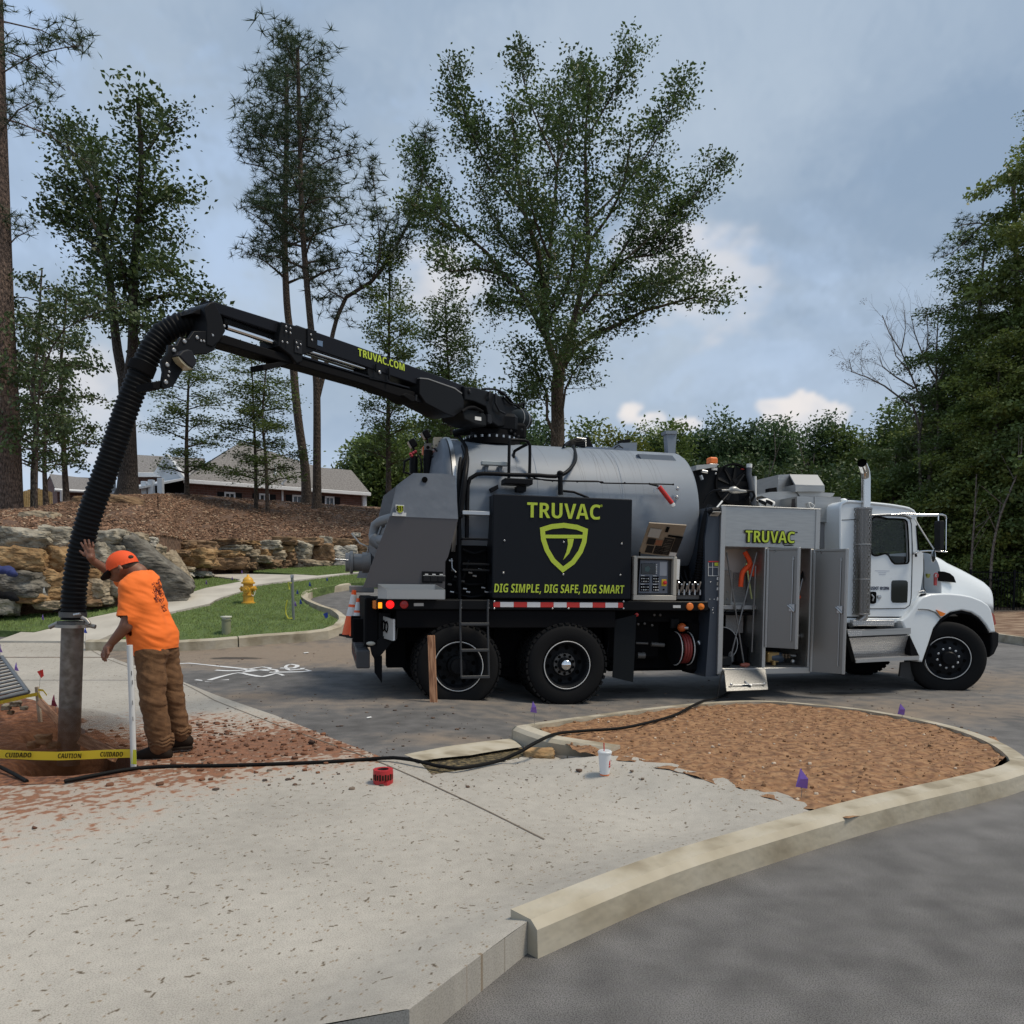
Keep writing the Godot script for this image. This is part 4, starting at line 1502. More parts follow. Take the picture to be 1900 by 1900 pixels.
# ---------------------------------------------------------------- houses on the hill
func brick_print() -> ImageTexture:
	var im := Image.create(256,256, false, Image.FORMAT_RGB8)
	im.fill(Color(.20,.16,.14).linear_to_srgb())
	for r in 16:
		for c in 9:
			var x := c * 32 - (16 if r % 2 else 0)
			var col := Color(.135,.062,.048) * rng.randf_range(.6,1.35)
			im.fill_rect(Rect2i(x + 1, r * 16 + 1,30,14).intersection(Rect2i(0,0,256,256)), col.linear_to_srgb())
	return ImageTexture.create_from_image(im)
func on_plane(u: float, v: float, o: Vector3, n: Vector3) -> Vector3:
	var s := sight(u, v)
	return EYE + s * ((o - EYE).dot(n) / s.dot(n))
func sheet(b: MB, pts: Array, thick: float, front: Vector3) -> void:
	b.plate(pts, thick, front)
func build_houses() -> void:
	var brick := mat("brick", Color(1,1,1),.9)
	tri_tex(brick, brick_print(),.45)
	var shingle := mat("shingles", Color(.19,.178,.17),.95)
	tri_tex(shingle, ramp(.08,[Color(.10,.093,.088), Color(.20,.188,.18), Color(.27,.255,.245)],[.2,.5,.85],61,5),.25)
	shingle.uv1_scale = Vector3(.35,1.6,.35)
	bump(shingle, grain(.09,0,1,5,4),2.0)
	var white := mat("white_trim", Color(.72,.74,.76),.6)
	var black := mat("shutter_black", Color(.015,.015,.017),.6)
	var glass := mat("house_glass", Color(.03,.035,.04),.08)
	var h := thing("brick_house", "long brick house with grey hipped roof and white gabled porch on the hill", "house", pix(342,930,44))
	var A := pix(340,890,44.0)
	var C := pix(687,911,50.5)
	C.y = A.y
	var along := (C - A).normalized()
	var back := along.cross(Vector3.UP).normalized()
	if back.z > .0:
		back = -back
	var add := func(called: String, b: MB, m: Material) -> Node3D:
		for i in b.v.size():
			b.v[i] -= h.position
		return part(h, called, b, m)
	var flat := Basis(along, Vector3.UP,-back)
	var b := MB.new()
	b.box(Vector3((C - A).length() - .8,5.0,12.0), (A + C) * .5 + back * 6.4 - Vector3.UP * 2.6,.0, flat)
	add.call("wall", b, brick)
	# the hipped roof: one plane through the eave and the peak
	var P := pix(447,820,51.0)
	var rn := (C - A).cross(P - A).normalized()
	var p2 := on_plane(592,867, A, rn)
	var p3 := on_plane(652,872.5, A, rn)
	b = MB.new()
	sheet(b,[A, C, p3, p2, P],.12, rn if rn.y > .0 else -rn)
	var far_c := C + back * 14.0
	var far_a := A + back * 14.0
	b.quad(C, far_c, p3 + back * 1.5, p3, along)
	b.quad(p3, p2, p2 + back * 1.5, p3 + back * 1.5, Vector3.UP)
	b.quad(P, p2, far_c, far_a, back + Vector3.UP)
	b.quad(p2, p3 + back * 1.5, far_c, far_c, back + Vector3.UP)
	b.tri(A, P, far_a,-along,-along,-along)
	var roof := add.call("roof", b, shingle) as Node3D
	b = MB.new()
	b.tube([on_plane(512,882, A, rn) - h.position, on_plane(512,872, A, rn) - h.position + Vector3.UP * .3],.07,8)
	part(roof, "vent_pipe", b, white)
	b = MB.new()
	b.box(Vector3((C - A).length(),.22,.16), (A + C) * .5 - Vector3.UP * .09 - back * .05,.02, flat)
	add.call("gutter", b, white)
	# windows half hidden by the slope, with black shutters
	var wall_o := A + back * .4
	for u: float in [426.0,490.0,551.0,611.0]:
		var c := on_plane(u,917 + (u - 426) * .042, wall_o, back)
		var w := thing_part(h, "window")
		b = MB.new()
		var cc := c - Vector3.UP * .45 - h.position
		for q: Array in [[.0,.52,.62,.1],[.0,-.6,.62,.1],[-.27,.0,.08,1.0],[.27,.0,.08,1.0],[.0,.0,.04,1.0],[.0,.0,.5,.04]]:
			b.box(Vector3(q[2], q[3],.12), cc + along * q[0] + Vector3.UP * q[1] - back * .03,.0, flat)
		part(w, "frame", b, white)
		b = MB.new()
		b.box(Vector3(.5,1.0,.03), cc,.0, flat)
		part(w, "pane", b, glass)
		for s: float in [-1.0,1.0]:
			b = MB.new()
			b.box(Vector3(.36,1.1,.06), cc + along * .52 * s - back * .03,.01, flat)
			part(h, "shutter", b, black)
	b = MB.new()
	var ds := on_plane(523,905, wall_o, back) - back * .1
	b.tube([ds + Vector3.UP * .5 - back * .25 + along * .2, ds + Vector3.UP * .25, ds - Vector3.UP * 2.0],.06,8)
	add.call("downspout", b, white)
	b = MB.new()
	b.box(Vector3(.25,4.0,.25), C - along * .3 + back * .3 - Vector3.UP * 2.1,.02, flat)
	add.call("corner_post", b, white)
	# left wing with its own ridge
	var L0 := pix(214,874,46.0)
	var L1 := pix(352,882,46.0)
	b = MB.new()
	var wn := pix(223,843,51.0)
	sheet(b,[L0, L1, pix(380,850.5,51), wn],.12, Vector3(0,1,1))
	b.quad(wn, pix(380,850.5,51), pix(380,870,57), pix(214,866,57), Vector3(0,1,-1))
	add.call("wing_roof", b, shingle)
	b = MB.new()
	b.box(Vector3((L1 - L0).length() - .4,4.0,9.0), (L0 + L1) * .5 + Vector3(.1,-2.05,-5.0))
	add.call("wing_wall", b, brick)
	b = MB.new()
	b.box(Vector3((L1 - L0).length() + .1,.25,.14), (L0 + L1) * .5 + Vector3(0,-.1,.06),.02)
	add.call("wing_gutter", b, white)
	# white gable and the porch under it
	b = MB.new()
	var gd := 44.2
	sheet(b,[pix(313,850, gd), pix(296,881, gd), pix(306,893, gd), pix(341,887, gd)],.15, Vector3(0,0,1))
	add.call("gable", b, mat("white_siding", Color(.62,.66,.70),.6))
	for s: Array in [[[313,846.5,293,880],44.0],[[312.5,846.5,344,888.5],44.0]]:
		b = MB.new()
		var e0 := pix(s[0][0], s[0][1], gd)
		var e1 := pix(s[0][2], s[0][3], gd)
		var dirn := (e1 - e0).normalized()
		b.box(Vector3((e1 - e0).length() + .1,.2,.5), (e0 + e1) * .5 + Vector3(0,0,.05),.02, Basis(dirn, Vector3(0,0,1).cross(dirn), Vector3(0,0,1)))
		add.call("rake_board", b, white)
	b = MB.new()
	sheet(b,[pix(250,905,41.5), pix(340,887,43.5), pix(340,891,43.5), pix(250,909,41.5)],.3, Vector3(0,0,1))
	sheet(b,[pix(250,905,41.5), pix(340,887,43.5), pix(330,885,47), pix(250,900,47)],.1, Vector3.UP)
	add.call("porch_beam", b, white)
	for u: float in [268.0,281.0,298.0]:
		b = MB.new()
		var top := pix(u,900 - (u - 268) * .2,42.3)
		b.box(Vector3(.28,2.2,.28), top - Vector3.UP * .9,.02)
		add.call("porch_post", b, white)
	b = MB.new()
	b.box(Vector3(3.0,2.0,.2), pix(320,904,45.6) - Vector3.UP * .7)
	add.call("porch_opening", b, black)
	# the small house at the far left
	var g := thing("brick_cottage", "small brick building with a grey gabled roof between the thin trees", "house", pix(120,925,50))
	var addg := func(called: String, bb: MB, m: Material) -> Node3D:
		for i in bb.v.size():
			bb.v[i] -= g.position
		return part(g, called, bb, m)
	var s0 := pix(103,908,48)
	var s1 := pix(215,914,50)
	b = MB.new()
	sheet(b,[s0, s1, pix(215,889,54), pix(92,882.5,53)],.12, Vector3(0,1,1))
	b.quad(pix(92,882.5,53), pix(215,889,54), pix(215,900,60), pix(84,896,58), Vector3(0,1,-1))
	addg.call("roof", b, shingle)
	b = MB.new()
	sheet(b,[pix(92.5,885.5,52.8), pix(87,897,55), pix(87,940,55), pix(112,940,48.6), pix(112,909,48.6)],.2, Vector3(-1,0,1))
	sheet(b,[pix(112,909,48.6), pix(112,940,48.6), pix(215,940,50.5), pix(215,915,50.5)],.2, Vector3(0,0,1))
	addg.call("wall", b, brick)
	b = MB.new()
	b.tube([s0 + Vector3(0,-.05,.1), s1 + Vector3(0,-.05,.1)],.11,6)
	addg.call("gutter", b, white)
	b = MB.new()
	b.tube([pix(113.5,909,48), pix(114,930,48.2)],.07,6)
	addg.call("downspout", b, white)
	# tan board fence beside it
	var f := thing("board_fence", "new tan board fence right of the thick pine trunk", "fence", pix(60,935,38))
	var tan_ := mat("tan_board", Color(.50,.36,.17),.8)
	tri_tex(tan_, ramp(.03,[Color(.40,.27,.11), Color(.58,.43,.22)],[.3,.8],71),.8)
	for k in 19:
		var u := 36.0 + k * 3.3
		var top_v := 914.0 - (u - 36.0) * .32 if u < 66.0 else 904.5 + (u - 66.0) * .3
		var p := pix(u, top_v,38.0 + .05 * k)
		b = MB.new()
		b.box(Vector3(.084,1.3 + .02 * sin(k * 3.0),.03), p - Vector3.UP * .65 - f.position,.0, Basis.from_euler(Vector3(0,0,.01 * sin(k * 2.2))))
		part(f, "board", b, tan_)
func thing_part(parent: Node, called: String) -> Node3D:
	var o := Node3D.new()
	o.name = numbered(parent, called)
	parent.add_child(o, true)
	return o
# ---------------------------------------------------------------- the truck
# pixel to the truck's own axes, on the upright plane z metres outside its right-hand tyres
func T(u: float, v: float, z := .0) -> Vector3:
	var o := tb.transposed() * (EYE - to)
	var d := tb.transposed() * sight(u, v)
	return o + d * ((z - o.z) / d.z)
func tp(flat: Array, z := .0) -> PackedVector2Array:
	var out := PackedVector2Array()
	for i in range(0, flat.size(),2):
		var p := T(flat[i], flat[i + 1], z)
		out.append(Vector2(p.x, p.y))
	return out
func cut(parent: Node, called: String, flat: Array, z: float, thick: float, m: Material) -> MeshInstance3D:
	var b := MB.new()
	b.prism(tp(flat, z), z - thick, z)
	return part(parent, called, b, m)
func bx(parent: Node, called: String, x0: float, x1: float, y0: float, y1: float, z0: float, z1: float, m: Material, ch := .008) -> MeshInstance3D:
	var b := MB.new()
	b.box(Vector3(x1 - x0, y1 - y0, z1 - z0), Vector3(x0 + x1, y0 + y1, z0 + z1) * .5, ch)
	return part(parent, called, b, m)
func pipe(parent: Node, called: String, pts: Array, r, m: Material, sides := 8, step := .08) -> MeshInstance3D:
	var b := MB.new()
	var path := smooth_line(pts, step) if pts.size() > 2 else pts
	b.tube(path, r, sides)
	return part(parent, called, b, m)
func tpipe(parent: Node, called: String, flat: Array, r, m: Material, sides := 8) -> MeshInstance3D:
	var pts := []
	for i in range(0, flat.size(),3):
		pts.append(T(flat[i], flat[i + 1], flat[i + 2]))
	return pipe(parent, called, pts, r, m, sides)
func facing(parent: Node, called: String, prof: Array, at: Vector3, m: Material, sides := 20, turn := Basis(), smooth := false) -> MeshInstance3D:
	# a lathed piece whose axis points to +z
	var b := MB.new()
	b.xf = Transform3D(turn * Basis(Vector3.RIGHT, PI / 2), at)
	b.lathe(prof, sides, smooth)
	return part(parent, called, b, m)
var dot_meshes := {}
func dot(parent: Node, called: String, at: Vector3, r: float, m: Material, turn := Basis()) -> void:
	var key := str(snappedf(r,.001))
	if not dot_meshes.has(key):
		var b := MB.new()
		b.xf = Transform3D(Basis(Vector3.RIGHT, PI / 2), Vector3.ZERO)
		b.lathe([Vector2(r,-.004), Vector2(r, r * .35), Vector2(r * .7, r * .6), Vector2(0, r * .65)],8)
		dot_meshes[key] = b.mesh()
	put(called, dot_meshes[key], mats["bolt"] if called == "bolt" else m, parent, Transform3D(turn, at))
func lettering(parent: Node, called: String, words: String, at: Vector3, size: float, wide: float, m: Material, turn := Basis(), bold := true, deep := .004, shear := .0) -> MeshInstance3D:
	var t := TextMesh.new()
	var f := SystemFont.new()
	f.font_names = PackedStringArray(["Droid Sans"])
	f.font_weight = 700 if bold else 400
	t.font = f
	t.text = words
	t.font_size = 64
	t.pixel_size = .01
	t.depth = .1
	t.curve_step = 2.0
	var bb := t.get_aabb()
	var sy := size / maxf(bb.size.y,.001)
	var sx := wide / maxf(bb.size.x,.001)
	var bs := turn * Basis(Vector3(sx,0,0), Vector3(shear * sy, sy,0), Vector3(0,0, deep / .1))
	return put(called, t, m, parent, Transform3D(bs, at - bs * (bb.position + bb.size * .5) + bs * Vector3(0,0,0)))
func tyre_mesh(r: float, w: float, rim: float, lugs: int) -> ArrayMesh:
	var b := MB.new()
	b.xf = Transform3D(Basis(Vector3.RIGHT, PI / 2), Vector3.ZERO)
	b.lathe([Vector2(rim,-.05), Vector2(rim + .01,-.012), Vector2(rim + .04,.0), Vector2(rim + .10,.004), Vector2(r - .075,.0), Vector2(r - .035,-.014), Vector2(r - .014,-.04), Vector2(r - .012,-w + .04), Vector2(r - .035,-w + .014), Vector2(rim + .10,-w), Vector2(rim,-w + .05)],48, true)
	b.xf = Transform3D()
	for k in lugs:
		for s in 3:
			var a := TAU * (k + .5 * (s % 2)) / lugs
			var z: float = [-.043,-w * .5,-w + .043][s]
			var d: float = [.07,.10,.07][s]
			b.box(Vector3(.024, TAU * r / lugs * .66, d), Vector3(cos(a), sin(a),0) * (r - .011) + Vector3(0,0, z),.0, Basis(Vector3(0,0,1), a))
	return b.mesh()
func wheel(called: String, at: Vector3, turn: Basis, kind: int, m: Dictionary) -> Node3D:
	var w := thing_part(truck, called)
	w.transform = Transform3D(turn, at)
	put("tyre", tyre_mesh(.535,.27,.305,40) if kind != 2 else tyre_mesh(.535,.29,.305,0), m.rubber, w)
	var ringb := MB.new()
	var ring := []
	for k in 49:
		ring.append(Vector3(cos(TAU * k / 48), sin(TAU * k / 48),0) * .302)
	ringb.tube(ring,.006,6, false)
	part(w, "rim_edge", ringb, m.pale)
	if kind == 2:
		facing(w, "rim",[Vector2(.30,-.06), Vector2(.298,-.004), Vector2(.285,-.01), Vector2(.27,-.05), Vector2(.235,-.055), Vector2(.20,-.02), Vector2(.12,-.005), Vector2(.0,-.005)], Vector3.ZERO, m.wheel,36, Basis(), true)
		facing(w, "hub",[Vector2(.10,-.01), Vector2(.098,.07), Vector2(.085,.085), Vector2(.0,.09)], Vector3.ZERO, m.black,24)
		for k in 10:
			var a := TAU * (k + .3) / 10
			dot(w, "wheel_nut", Vector3(cos(a) * .142, sin(a) * .142,.0),.017, m.steel)
			facing(w, "hand_hole",[Vector2(.026,-.02), Vector2(.026,.0), Vector2(.0,.0)], Vector3(cos(a + .3) * .225, sin(a + .3) * .225,-.028), m.pit,12)
	else:
		facing(w, "rim",[Vector2(.30,-.06), Vector2(.298,-.004), Vector2(.28,-.012), Vector2(.268,-.06), Vector2(.26,-.15), Vector2(.235,-.175), Vector2(.20,-.165), Vector2(.0,-.165)], Vector3.ZERO, m.wheel,36, Basis(), true)
		for k in 10:
			var a := TAU * (k + .2) / 10
			facing(w, "hand_hole",[Vector2(.026,-.02), Vector2(.026,.0), Vector2(.0,.0)], Vector3(cos(a) * .215, sin(a) * .215,-.160), m.pit,12)
		if kind == 1:
			facing(w, "hub_flange",[Vector2(.145,-.165), Vector2(.145,-.12), Vector2(.14,-.115), Vector2(.0,-.115)], Vector3.ZERO, m.hubgrey,30)
			for k in 10:
				var a := TAU * (k + .5) / 10
				dot(w, "wheel_nut", Vector3(cos(a) * .118, sin(a) * .118,-.113),.019, m.pit)
			facing(w, "hub",[Vector2(.092,-.115), Vector2(.09,-.05), Vector2(.0,-.05)], Vector3.ZERO, m.black,24)
			var cap := MB.new()
			cap.xf = Transform3D(Basis(Vector3.RIGHT, PI / 2), Vector3(0,0,-.05))
			cap.ball(Vector3(.078,.06,.078), Vector3.ZERO,20, true)
			part(w, "hub_cap", cap, m.chrome)
		else:
			facing(w, "hub",[Vector2(.13,-.165), Vector2(.125,-.08), Vector2(.095,-.06), Vector2(.09,-.015), Vector2(.0,-.01)], Vector3.ZERO, m.black,24)
			for k in 10:
				var a := TAU * (k + .5) / 10
				dot(w, "wheel_nut", Vector3(cos(a) * .16, sin(a) * .16,-.163),.017, m.black)
	return w
func tank_print() -> ImageTexture:
	# rain and dirt have left thin dark runs down the shell; u runs along the tank, v round it
	var im := Image.create(1024,512, false, Image.FORMAT_RGB8)
	var f := FastNoiseLite.new()
	f.seed = 90
	f.frequency = .012
	f.fractal_octaves = 4
	var g := FastNoiseLite.new()
	g.seed = 91
	g.frequency = .05
	for j in 512:
		for i in 1024:
			var s := 1.0 + .02 * f.get_noise_2d(i, j * .4) + .03 * g.get_noise_2d(i * .2, j * 2.0)
			im.set_pixel(i, j, (Color(.195,.225,.265) * s).linear_to_srgb())
	for k in 46:
		var x := rng.randf_range(470,760) if k < 34 else rng.randf_range(20,1000)
		var y := rng.randf_range(258,300)
		var l := rng.randf_range(25,95)
		var drift := rng.randf_range(-.25,.45)
		var dark := rng.randf_range(.35,.7)
		for q in int(l):
			var px_ := int(x + drift * q)
			if px_ > 1 and px_ < 1022:
				var old := im.get_pixel(px_, int(y) + q)
				im.set_pixel(px_, int(y) + q, old.lerp(Color(.10,.11,.12), dark * (1.0 - .6 * q / l)))
				if k % 3 == 0:
					im.set_pixel(px_ + 1, int(y) + q, old.lerp(Color(.2,.2,.2), dark * .5 * (1.0 - q / l)))
	return ImageTexture.create_from_image(im)
func build_truck() -> void:
	tb = Basis(Vector3.UP, deg_to_rad(13.3)) * Basis(Vector3(0,0,1), deg_to_rad(-.7))
	to = pix(851,1238.4,9.36) - tb * Vector3(0,.52,0)
	truck = thing("vacuum_truck", "grey and black vacuum excavation truck with white cab, boom raised, its side doors open", "truck", to, "", tb)
	var black := mat("black_paint", Color(.010,.0105,.012),.42)
	var soot := mat("black_dull", Color(.007,.007,.008),.8)
	var navy := mat("dark_panel", Color(.013,.015,.019),.32)
	var charcoal := mat("grey_plate", Color(.080,.092,.112),.42)
	bump(tri_tex(charcoal, ramp(.02,[Color(.118,.135,.16), Color(.135,.152,.18)],[.3,.7],81),.8), grain(.02,0,1,82,3),.5)
	var tail_low := mat("grey_plate_low", Color(.085,.082,.088),.45)
	var steel := mat("stainless", Color(.50,.50,.49),.42,.9)
	tri_tex(steel, ramp(.03,[Color(.385,.385,.38), Color(.415,.415,.405), Color(.44,.44,.43)],[.2,.55,.9],83),1.5, false)
	steel.uv1_scale = Vector3(.4,4.0,.4)
	var alu := mat("aluminium", Color(.44,.44,.43),.48,.9)
	var chrome := mat("chrome", Color(.80,.80,.80),.07,1.0)
	mat("bolt", Color(.36,.36,.36),.35,.7)
	var bright := mat("zinc", Color(.50,.51,.52),.35,.85)
	var pale := mat("pale_edge", Color(.55,.55,.54),.5)
	var rubber := mat("rubber", Color(.013,.013,.0135),.75)
	bump(rubber, grain(.06,0,1,84,3),.3)
	var wheelm := mat("wheel_black", Color(.012,.013,.015),.4)
	var hubgrey := mat("hub_grey", Color(.12,.115,.11),.5,.4)
	var pitm := mat("hole_black", Color(.003,.003,.003),.9)
	var lime := mat("lime_vinyl", Color(.46,.58,.045),.5)
	var red := mat("red_paint", Color(.50,.02,.015),.4)
	var white := mat("cab_white", Color(.74,.78,.80),.25)
	white.clearcoat_enabled = true
	white.clearcoat = .6
	var amber := mat("amber_lens", Color(.75,.20,.02),.25)
	var orange := mat("orange_lens", Color(.80,.17,.02),.3)
	var decal := mat("decal_white", Color(.70,.70,.68),.5)
	var m := {"rubber": rubber, "wheel": wheelm, "black": black, "pale": pale, "steel": bright, "chrome": chrome, "pit": pitm, "hubgrey": hubgrey}
	var tank_m := mat("tank_grey", Color(1,1,1),.5)
	tank_m.albedo_texture = tank_print()
	tank_m.metallic_specular = .4
	var tank_plain := mat("tank_grey_plain", Color(.195,.225,.265),.42)
	# running gear
	for q: Array in [[.0,0],[1.39,1]]:
		var w := wheel("rear_wheel", Vector3(q[0],.53,.0), Basis(), q[1], m)
		for z: float in [-.32,-1.85]:
			var w2 := thing_part(truck, "rear_wheel")
			w2.transform = Transform3D(Basis(), Vector3(q[0],.53, z))
			put("tyre", (w.get_child(0) as MeshInstance3D).mesh, rubber, w2)
		var w3 := thing_part(truck, "rear_wheel")
		w3.transform = Transform3D(Basis(), Vector3(q[0],.53,-2.15))
		put("tyre", (w.get_child(0) as MeshInstance3D).mesh, rubber, w3)
		pipe(truck, "axle",[Vector3(q[0],.53,-.2), Vector3(q[0],.53,-2.3)],.11, soot,12)
		var bb := MB.new()
		bb.ball(Vector3(.2,.22,.25), Vector3(q[0],.55,-1.25),14)
		part(truck, "axle_housing", bb, soot)
	wheel("front_wheel", T(1759,1217.3,-.02) + Vector3(0,-.03,0), Basis(Vector3.UP, deg_to_rad(-26)),2, m)
	var fw := thing_part(truck, "front_wheel")
	fw.transform = Transform3D(Basis(Vector3.UP, deg_to_rad(-26)), Vector3(7.2,.61,-1.95))
	put("tyre", tyre_mesh(.535,.29,.305,40), rubber, fw)
	pipe(truck, "axle",[Vector3(7.15,.55,-.3), Vector3(7.15,.55,-2.1)],.08, soot,10)
	for z: float in [-.82,-1.65]:
		bx(truck, "frame_rail",-1.25,7.7,.78,1.08, z - .05, z + .05, soot)
	bx(truck, "deck",-.99,3.34,1.225,1.35,-2.42,-.02, black,.012)
	bx(truck, "subframe",-.9,3.4,1.06,1.23,-2.1,-.35, soot)
	bx(truck, "bogie_beam",.25,1.15,.3,1.1,-1.6,-.75, soot)
	bx(truck, "inner_arch",-.75,2.05,1.0,1.22,-.72,-.06, soot)
	for x: float in [-.7,.7,2.1]:
		bx(truck, "suspension_hanger", x - .12, x + .12,.45,1.1,-.95,-.7, soot)
	bx(truck, "drive_box",2.2,3.4,.35,1.2,-1.9,-.75, soot,.05)
	bx(truck, "belly_tank",4.9,6.4,.45,1.05,-2.3,-.55, soot,.06)
	pipe(truck, "drive_shaft",[Vector3(1.4,.62,-1.25), Vector3(5.5,.85,-1.25)],.06, soot,10)
	bx(truck, "engine_block",6.3,7.6,.75,1.35,-1.7,-.75, soot,.05)
	# tank: shell, front head with rounded knuckle, rear rim and door
	var R := .97
	var cy := 2.50
	var cz := -1.2
	var b := MB.new()
	var prof := [Vector2(.0,3.33), Vector2(.5,3.325), Vector2(R - .06,3.305), Vector2(R - .02,3.29), Vector2(R,3.255), Vector2(R,-.03)]
	for i in prof.size() - 1:
		for j in 64:
			var q := []
			var nn := []
			var uvs := []
			for o: Array in [[i, j],[i, j + 1],[i + 1, j + 1],[i + 1, j]]:
				var a: float = TAU * o[1] / 64.0
				var pr: Vector2 = prof[o[0]]
				q.append(Vector3(pr.y, cy + cos(a) * pr.x, cz + sin(a) * pr.x))
				var s0: Vector2 = (prof[i + 1] - prof[i]).normalized()
				if o[0] > 0 and o[0] < prof.size() - 1:
					s0 = (s0 + (prof[o[0]] - prof[o[0] - 1]).normalized() * (1.0 if o[0] == i else .0) + ((prof[o[0] + 1] - prof[o[0]]).normalized() if o[0] == i + 1 else Vector2.ZERO)).normalized()
				nn.append(Vector3(s0.x,-cos(a) * s0.y,-sin(a) * s0.y))
				uvs.append(Vector2(pr.y / 3.4,.5 + o[1] / 64.0))
			var before := b.v.size()
			b.tri(q[0], q[1], q[2], nn[0], nn[1], nn[2])
			b.tri(q[0], q[2], q[3], nn[0], nn[2], nn[3])
			for k in range(before, b.v.size()):
				var p := b.v[k]
				var a: float = fposmod(atan2(p.z - cz, p.y - cy), TAU)
				if absf(p.z - cz) < 1e-4 and p.y > cy and j > 32:
					a = TAU
				b.uv.append(Vector2(p.x / 3.4,.5 + a / TAU))
	var tank := part(truck, "tank", b, tank_m)
	b = MB.new()
	b.xf = Transform3D(Basis(Vector3(0,0,1), PI / 2), Vector3(0, cy, cz))
	b.lathe([Vector2(R + .001,.0), Vector2(R + .045,.0), Vector2(R + .045,.05), Vector2(R - .02,.05)],64)
	part(tank, "rim", b, bright)
	b = MB.new()
	b.xf = Transform3D(Basis(Vector3(0,0,1), PI / 2), Vector3(-.03, cy, cz))
	b.lathe([Vector2(R + .03,.03), Vector2(R + .03,.08), Vector2(R - .05,.12), Vector2(R - .2,.2), Vector2(.0,.34)],48, true)
	part(tank, "rear_door", b, charcoal)
	for x: float in [1.05,2.2]:
		b = MB.new()
		b.xf = Transform3D(Basis(Vector3(0,0,1), PI / 2), Vector3(x, cy, cz))
		b.lathe([Vector2(R,-.006), Vector2(R + .003,.0), Vector2(R,.006)],64)
		part(tank, "weld_seam", b, tank_plain)
	bx(truck, "tank_cradle",.3,3.1,1.3,1.75,-1.75,-.65, soot)
	# tail: folded side plates, cylinders, lamps and boxes
	for far in 2:
		var z := -.02 if far == 0 else -2.40
		var up := [[723,958],[736,900],[750,889],[768,876],[824,877],[847,881],[850,963]]
		var low := [[674,1090],[723,958],[850,963],[832,1033],[827,1042],[827,1092]]
		var tail := thing_part(truck, "tail_plate")
		for half in 2:
			var pts := []
			for q: Array in (up if half == 0 else low):
				var p := T(q[0], q[1],-.02)
				p.y += .13 * far
				p.z = z + (-(p.y - 2.35) * .16 if half == 0 else (p.y - 2.35) * .07) * (1.0 if far == 0 else -.4)
				pts.append(p)
			b = MB.new()
			b.plate(pts,.025, Vector3(0,0,1))
			part(tail,["upper_panel", "lower_panel"][half], b, charcoal if half == 0 or far == 1 else tail_low)
		facing(tail, "lifting_hole",[Vector2(.035,-.01), Vector2(.035,.006), Vector2(.0,.006)], T(788,890,-.08) + Vector3(0,0, z + .025), pitm,16)
	var st := cut(truck, "safety_sticker",[734,936,750,937,749,951,742,955,735,951],.0,.03, decal)
	cut(st, "strip",[729,951,754,951.5,753.5,958,727.5,957],.0,.03, decal)
	cut(st, "badge",[736,938,748.5,938.5,747.5,949,742,952,737,949],.004,.03, mat("badge_yellow", Color(.45,.5,.02),.5))
	lettering(st, "lettering", "811", T(742,943.5,.012),.06,.085, pitm)
	var tl := cut(truck, "caution_labels",[783,1060,822,1061,821,1082,783,1081],-.055,.03, black)
	for k in 3:
		bx(tl, "label",-.43 + k * .09,-.352 + k * .09,1.57,1.63,-.056,-.05, mat("label_black", Color(.02,.02,.022),.4),.0)
		bx(tl, "pictogram",-.415 + k * .09,-.375 + k * .09,1.648,1.66,-.056,-.05, decal,.0)
		bx(tl, "label_frame",-.435 + k * .09,-.347 + k * .09,1.637,1.641,-.056,-.05, decal,.0)
	bx(truck, "tail_core",-.75,-.1,1.36,2.3,-2.2,-.3, soot)
	# suction elbows and valve behind the plates
	tpipe(truck, "discharge_pipe",[735,962,-.6,716,966,-.75,698,975,-.9,694,994,-.9,700,1003,-.75,722,1002,-.5],.075, mat("grey_casting", Color(.20,.205,.21),.5,.3),14)
	tpipe(truck, "discharge_pipe",[724,1008,-.6,706,1010,-.7,692,1000,-.75],.085, mats["grey_casting"],14)
	for q: Array in [[706,985,-.7],[716,982,-.65]]:
		tpipe(truck, "pipe_rib",[q[0] - 6, q[1] + 14, q[2], q[0] + 2, q[1] - 8, q[2]],.018, mats["grey_casting"],8)
	var valve := thing_part(truck, "rear_valve")
	var vo := T(690,1044,-.7)
	b = MB.new()
	b.xf = Transform3D(Basis(Vector3(0,0,1), PI / 2), vo)
	b.lathe([Vector2(.0,.33), Vector2(.12,.33), Vector2(.12,.28), Vector2(.145,.27), Vector2(.145,.24), Vector2(.11,.23), Vector2(.11,.12), Vector2(.13,.12), Vector2(.13,.02), Vector2(.10,.0), Vector2(.0,-.1)],24)
	part(valve, "body", b, mats["grey_casting"])
	pipe(valve, "handle",[vo + Vector3(-.3,.02,.12), vo + Vector3(-.46,.03,.16)],.012, bright)
	pipe(valve, "handle",[vo + Vector3(-.05,.12,.1), vo + Vector3(-.06,.2,.12), vo + Vector3(-.16,.24,.12), vo + Vector3(-.26,.36,.12)],.011, bright)
	for k in 8:
		dot(valve, "bolt", vo + Vector3(-.25, cos(k * PI / 4) * .125, sin(k * PI / 4) * .125),.014, bright, Basis(Vector3.UP,-PI / 2))
	for q: Array in [[767.5,847,881,-1.0,.055],[794.5,836,881,-.95,.062]]:
		var lo := T(q[0], q[2], q[3])
		var hi := T(q[0], q[1], q[3])
		pipe(truck, "hydraulic_cylinder",[lo - Vector3.UP * .6, hi], q[4], black,16)
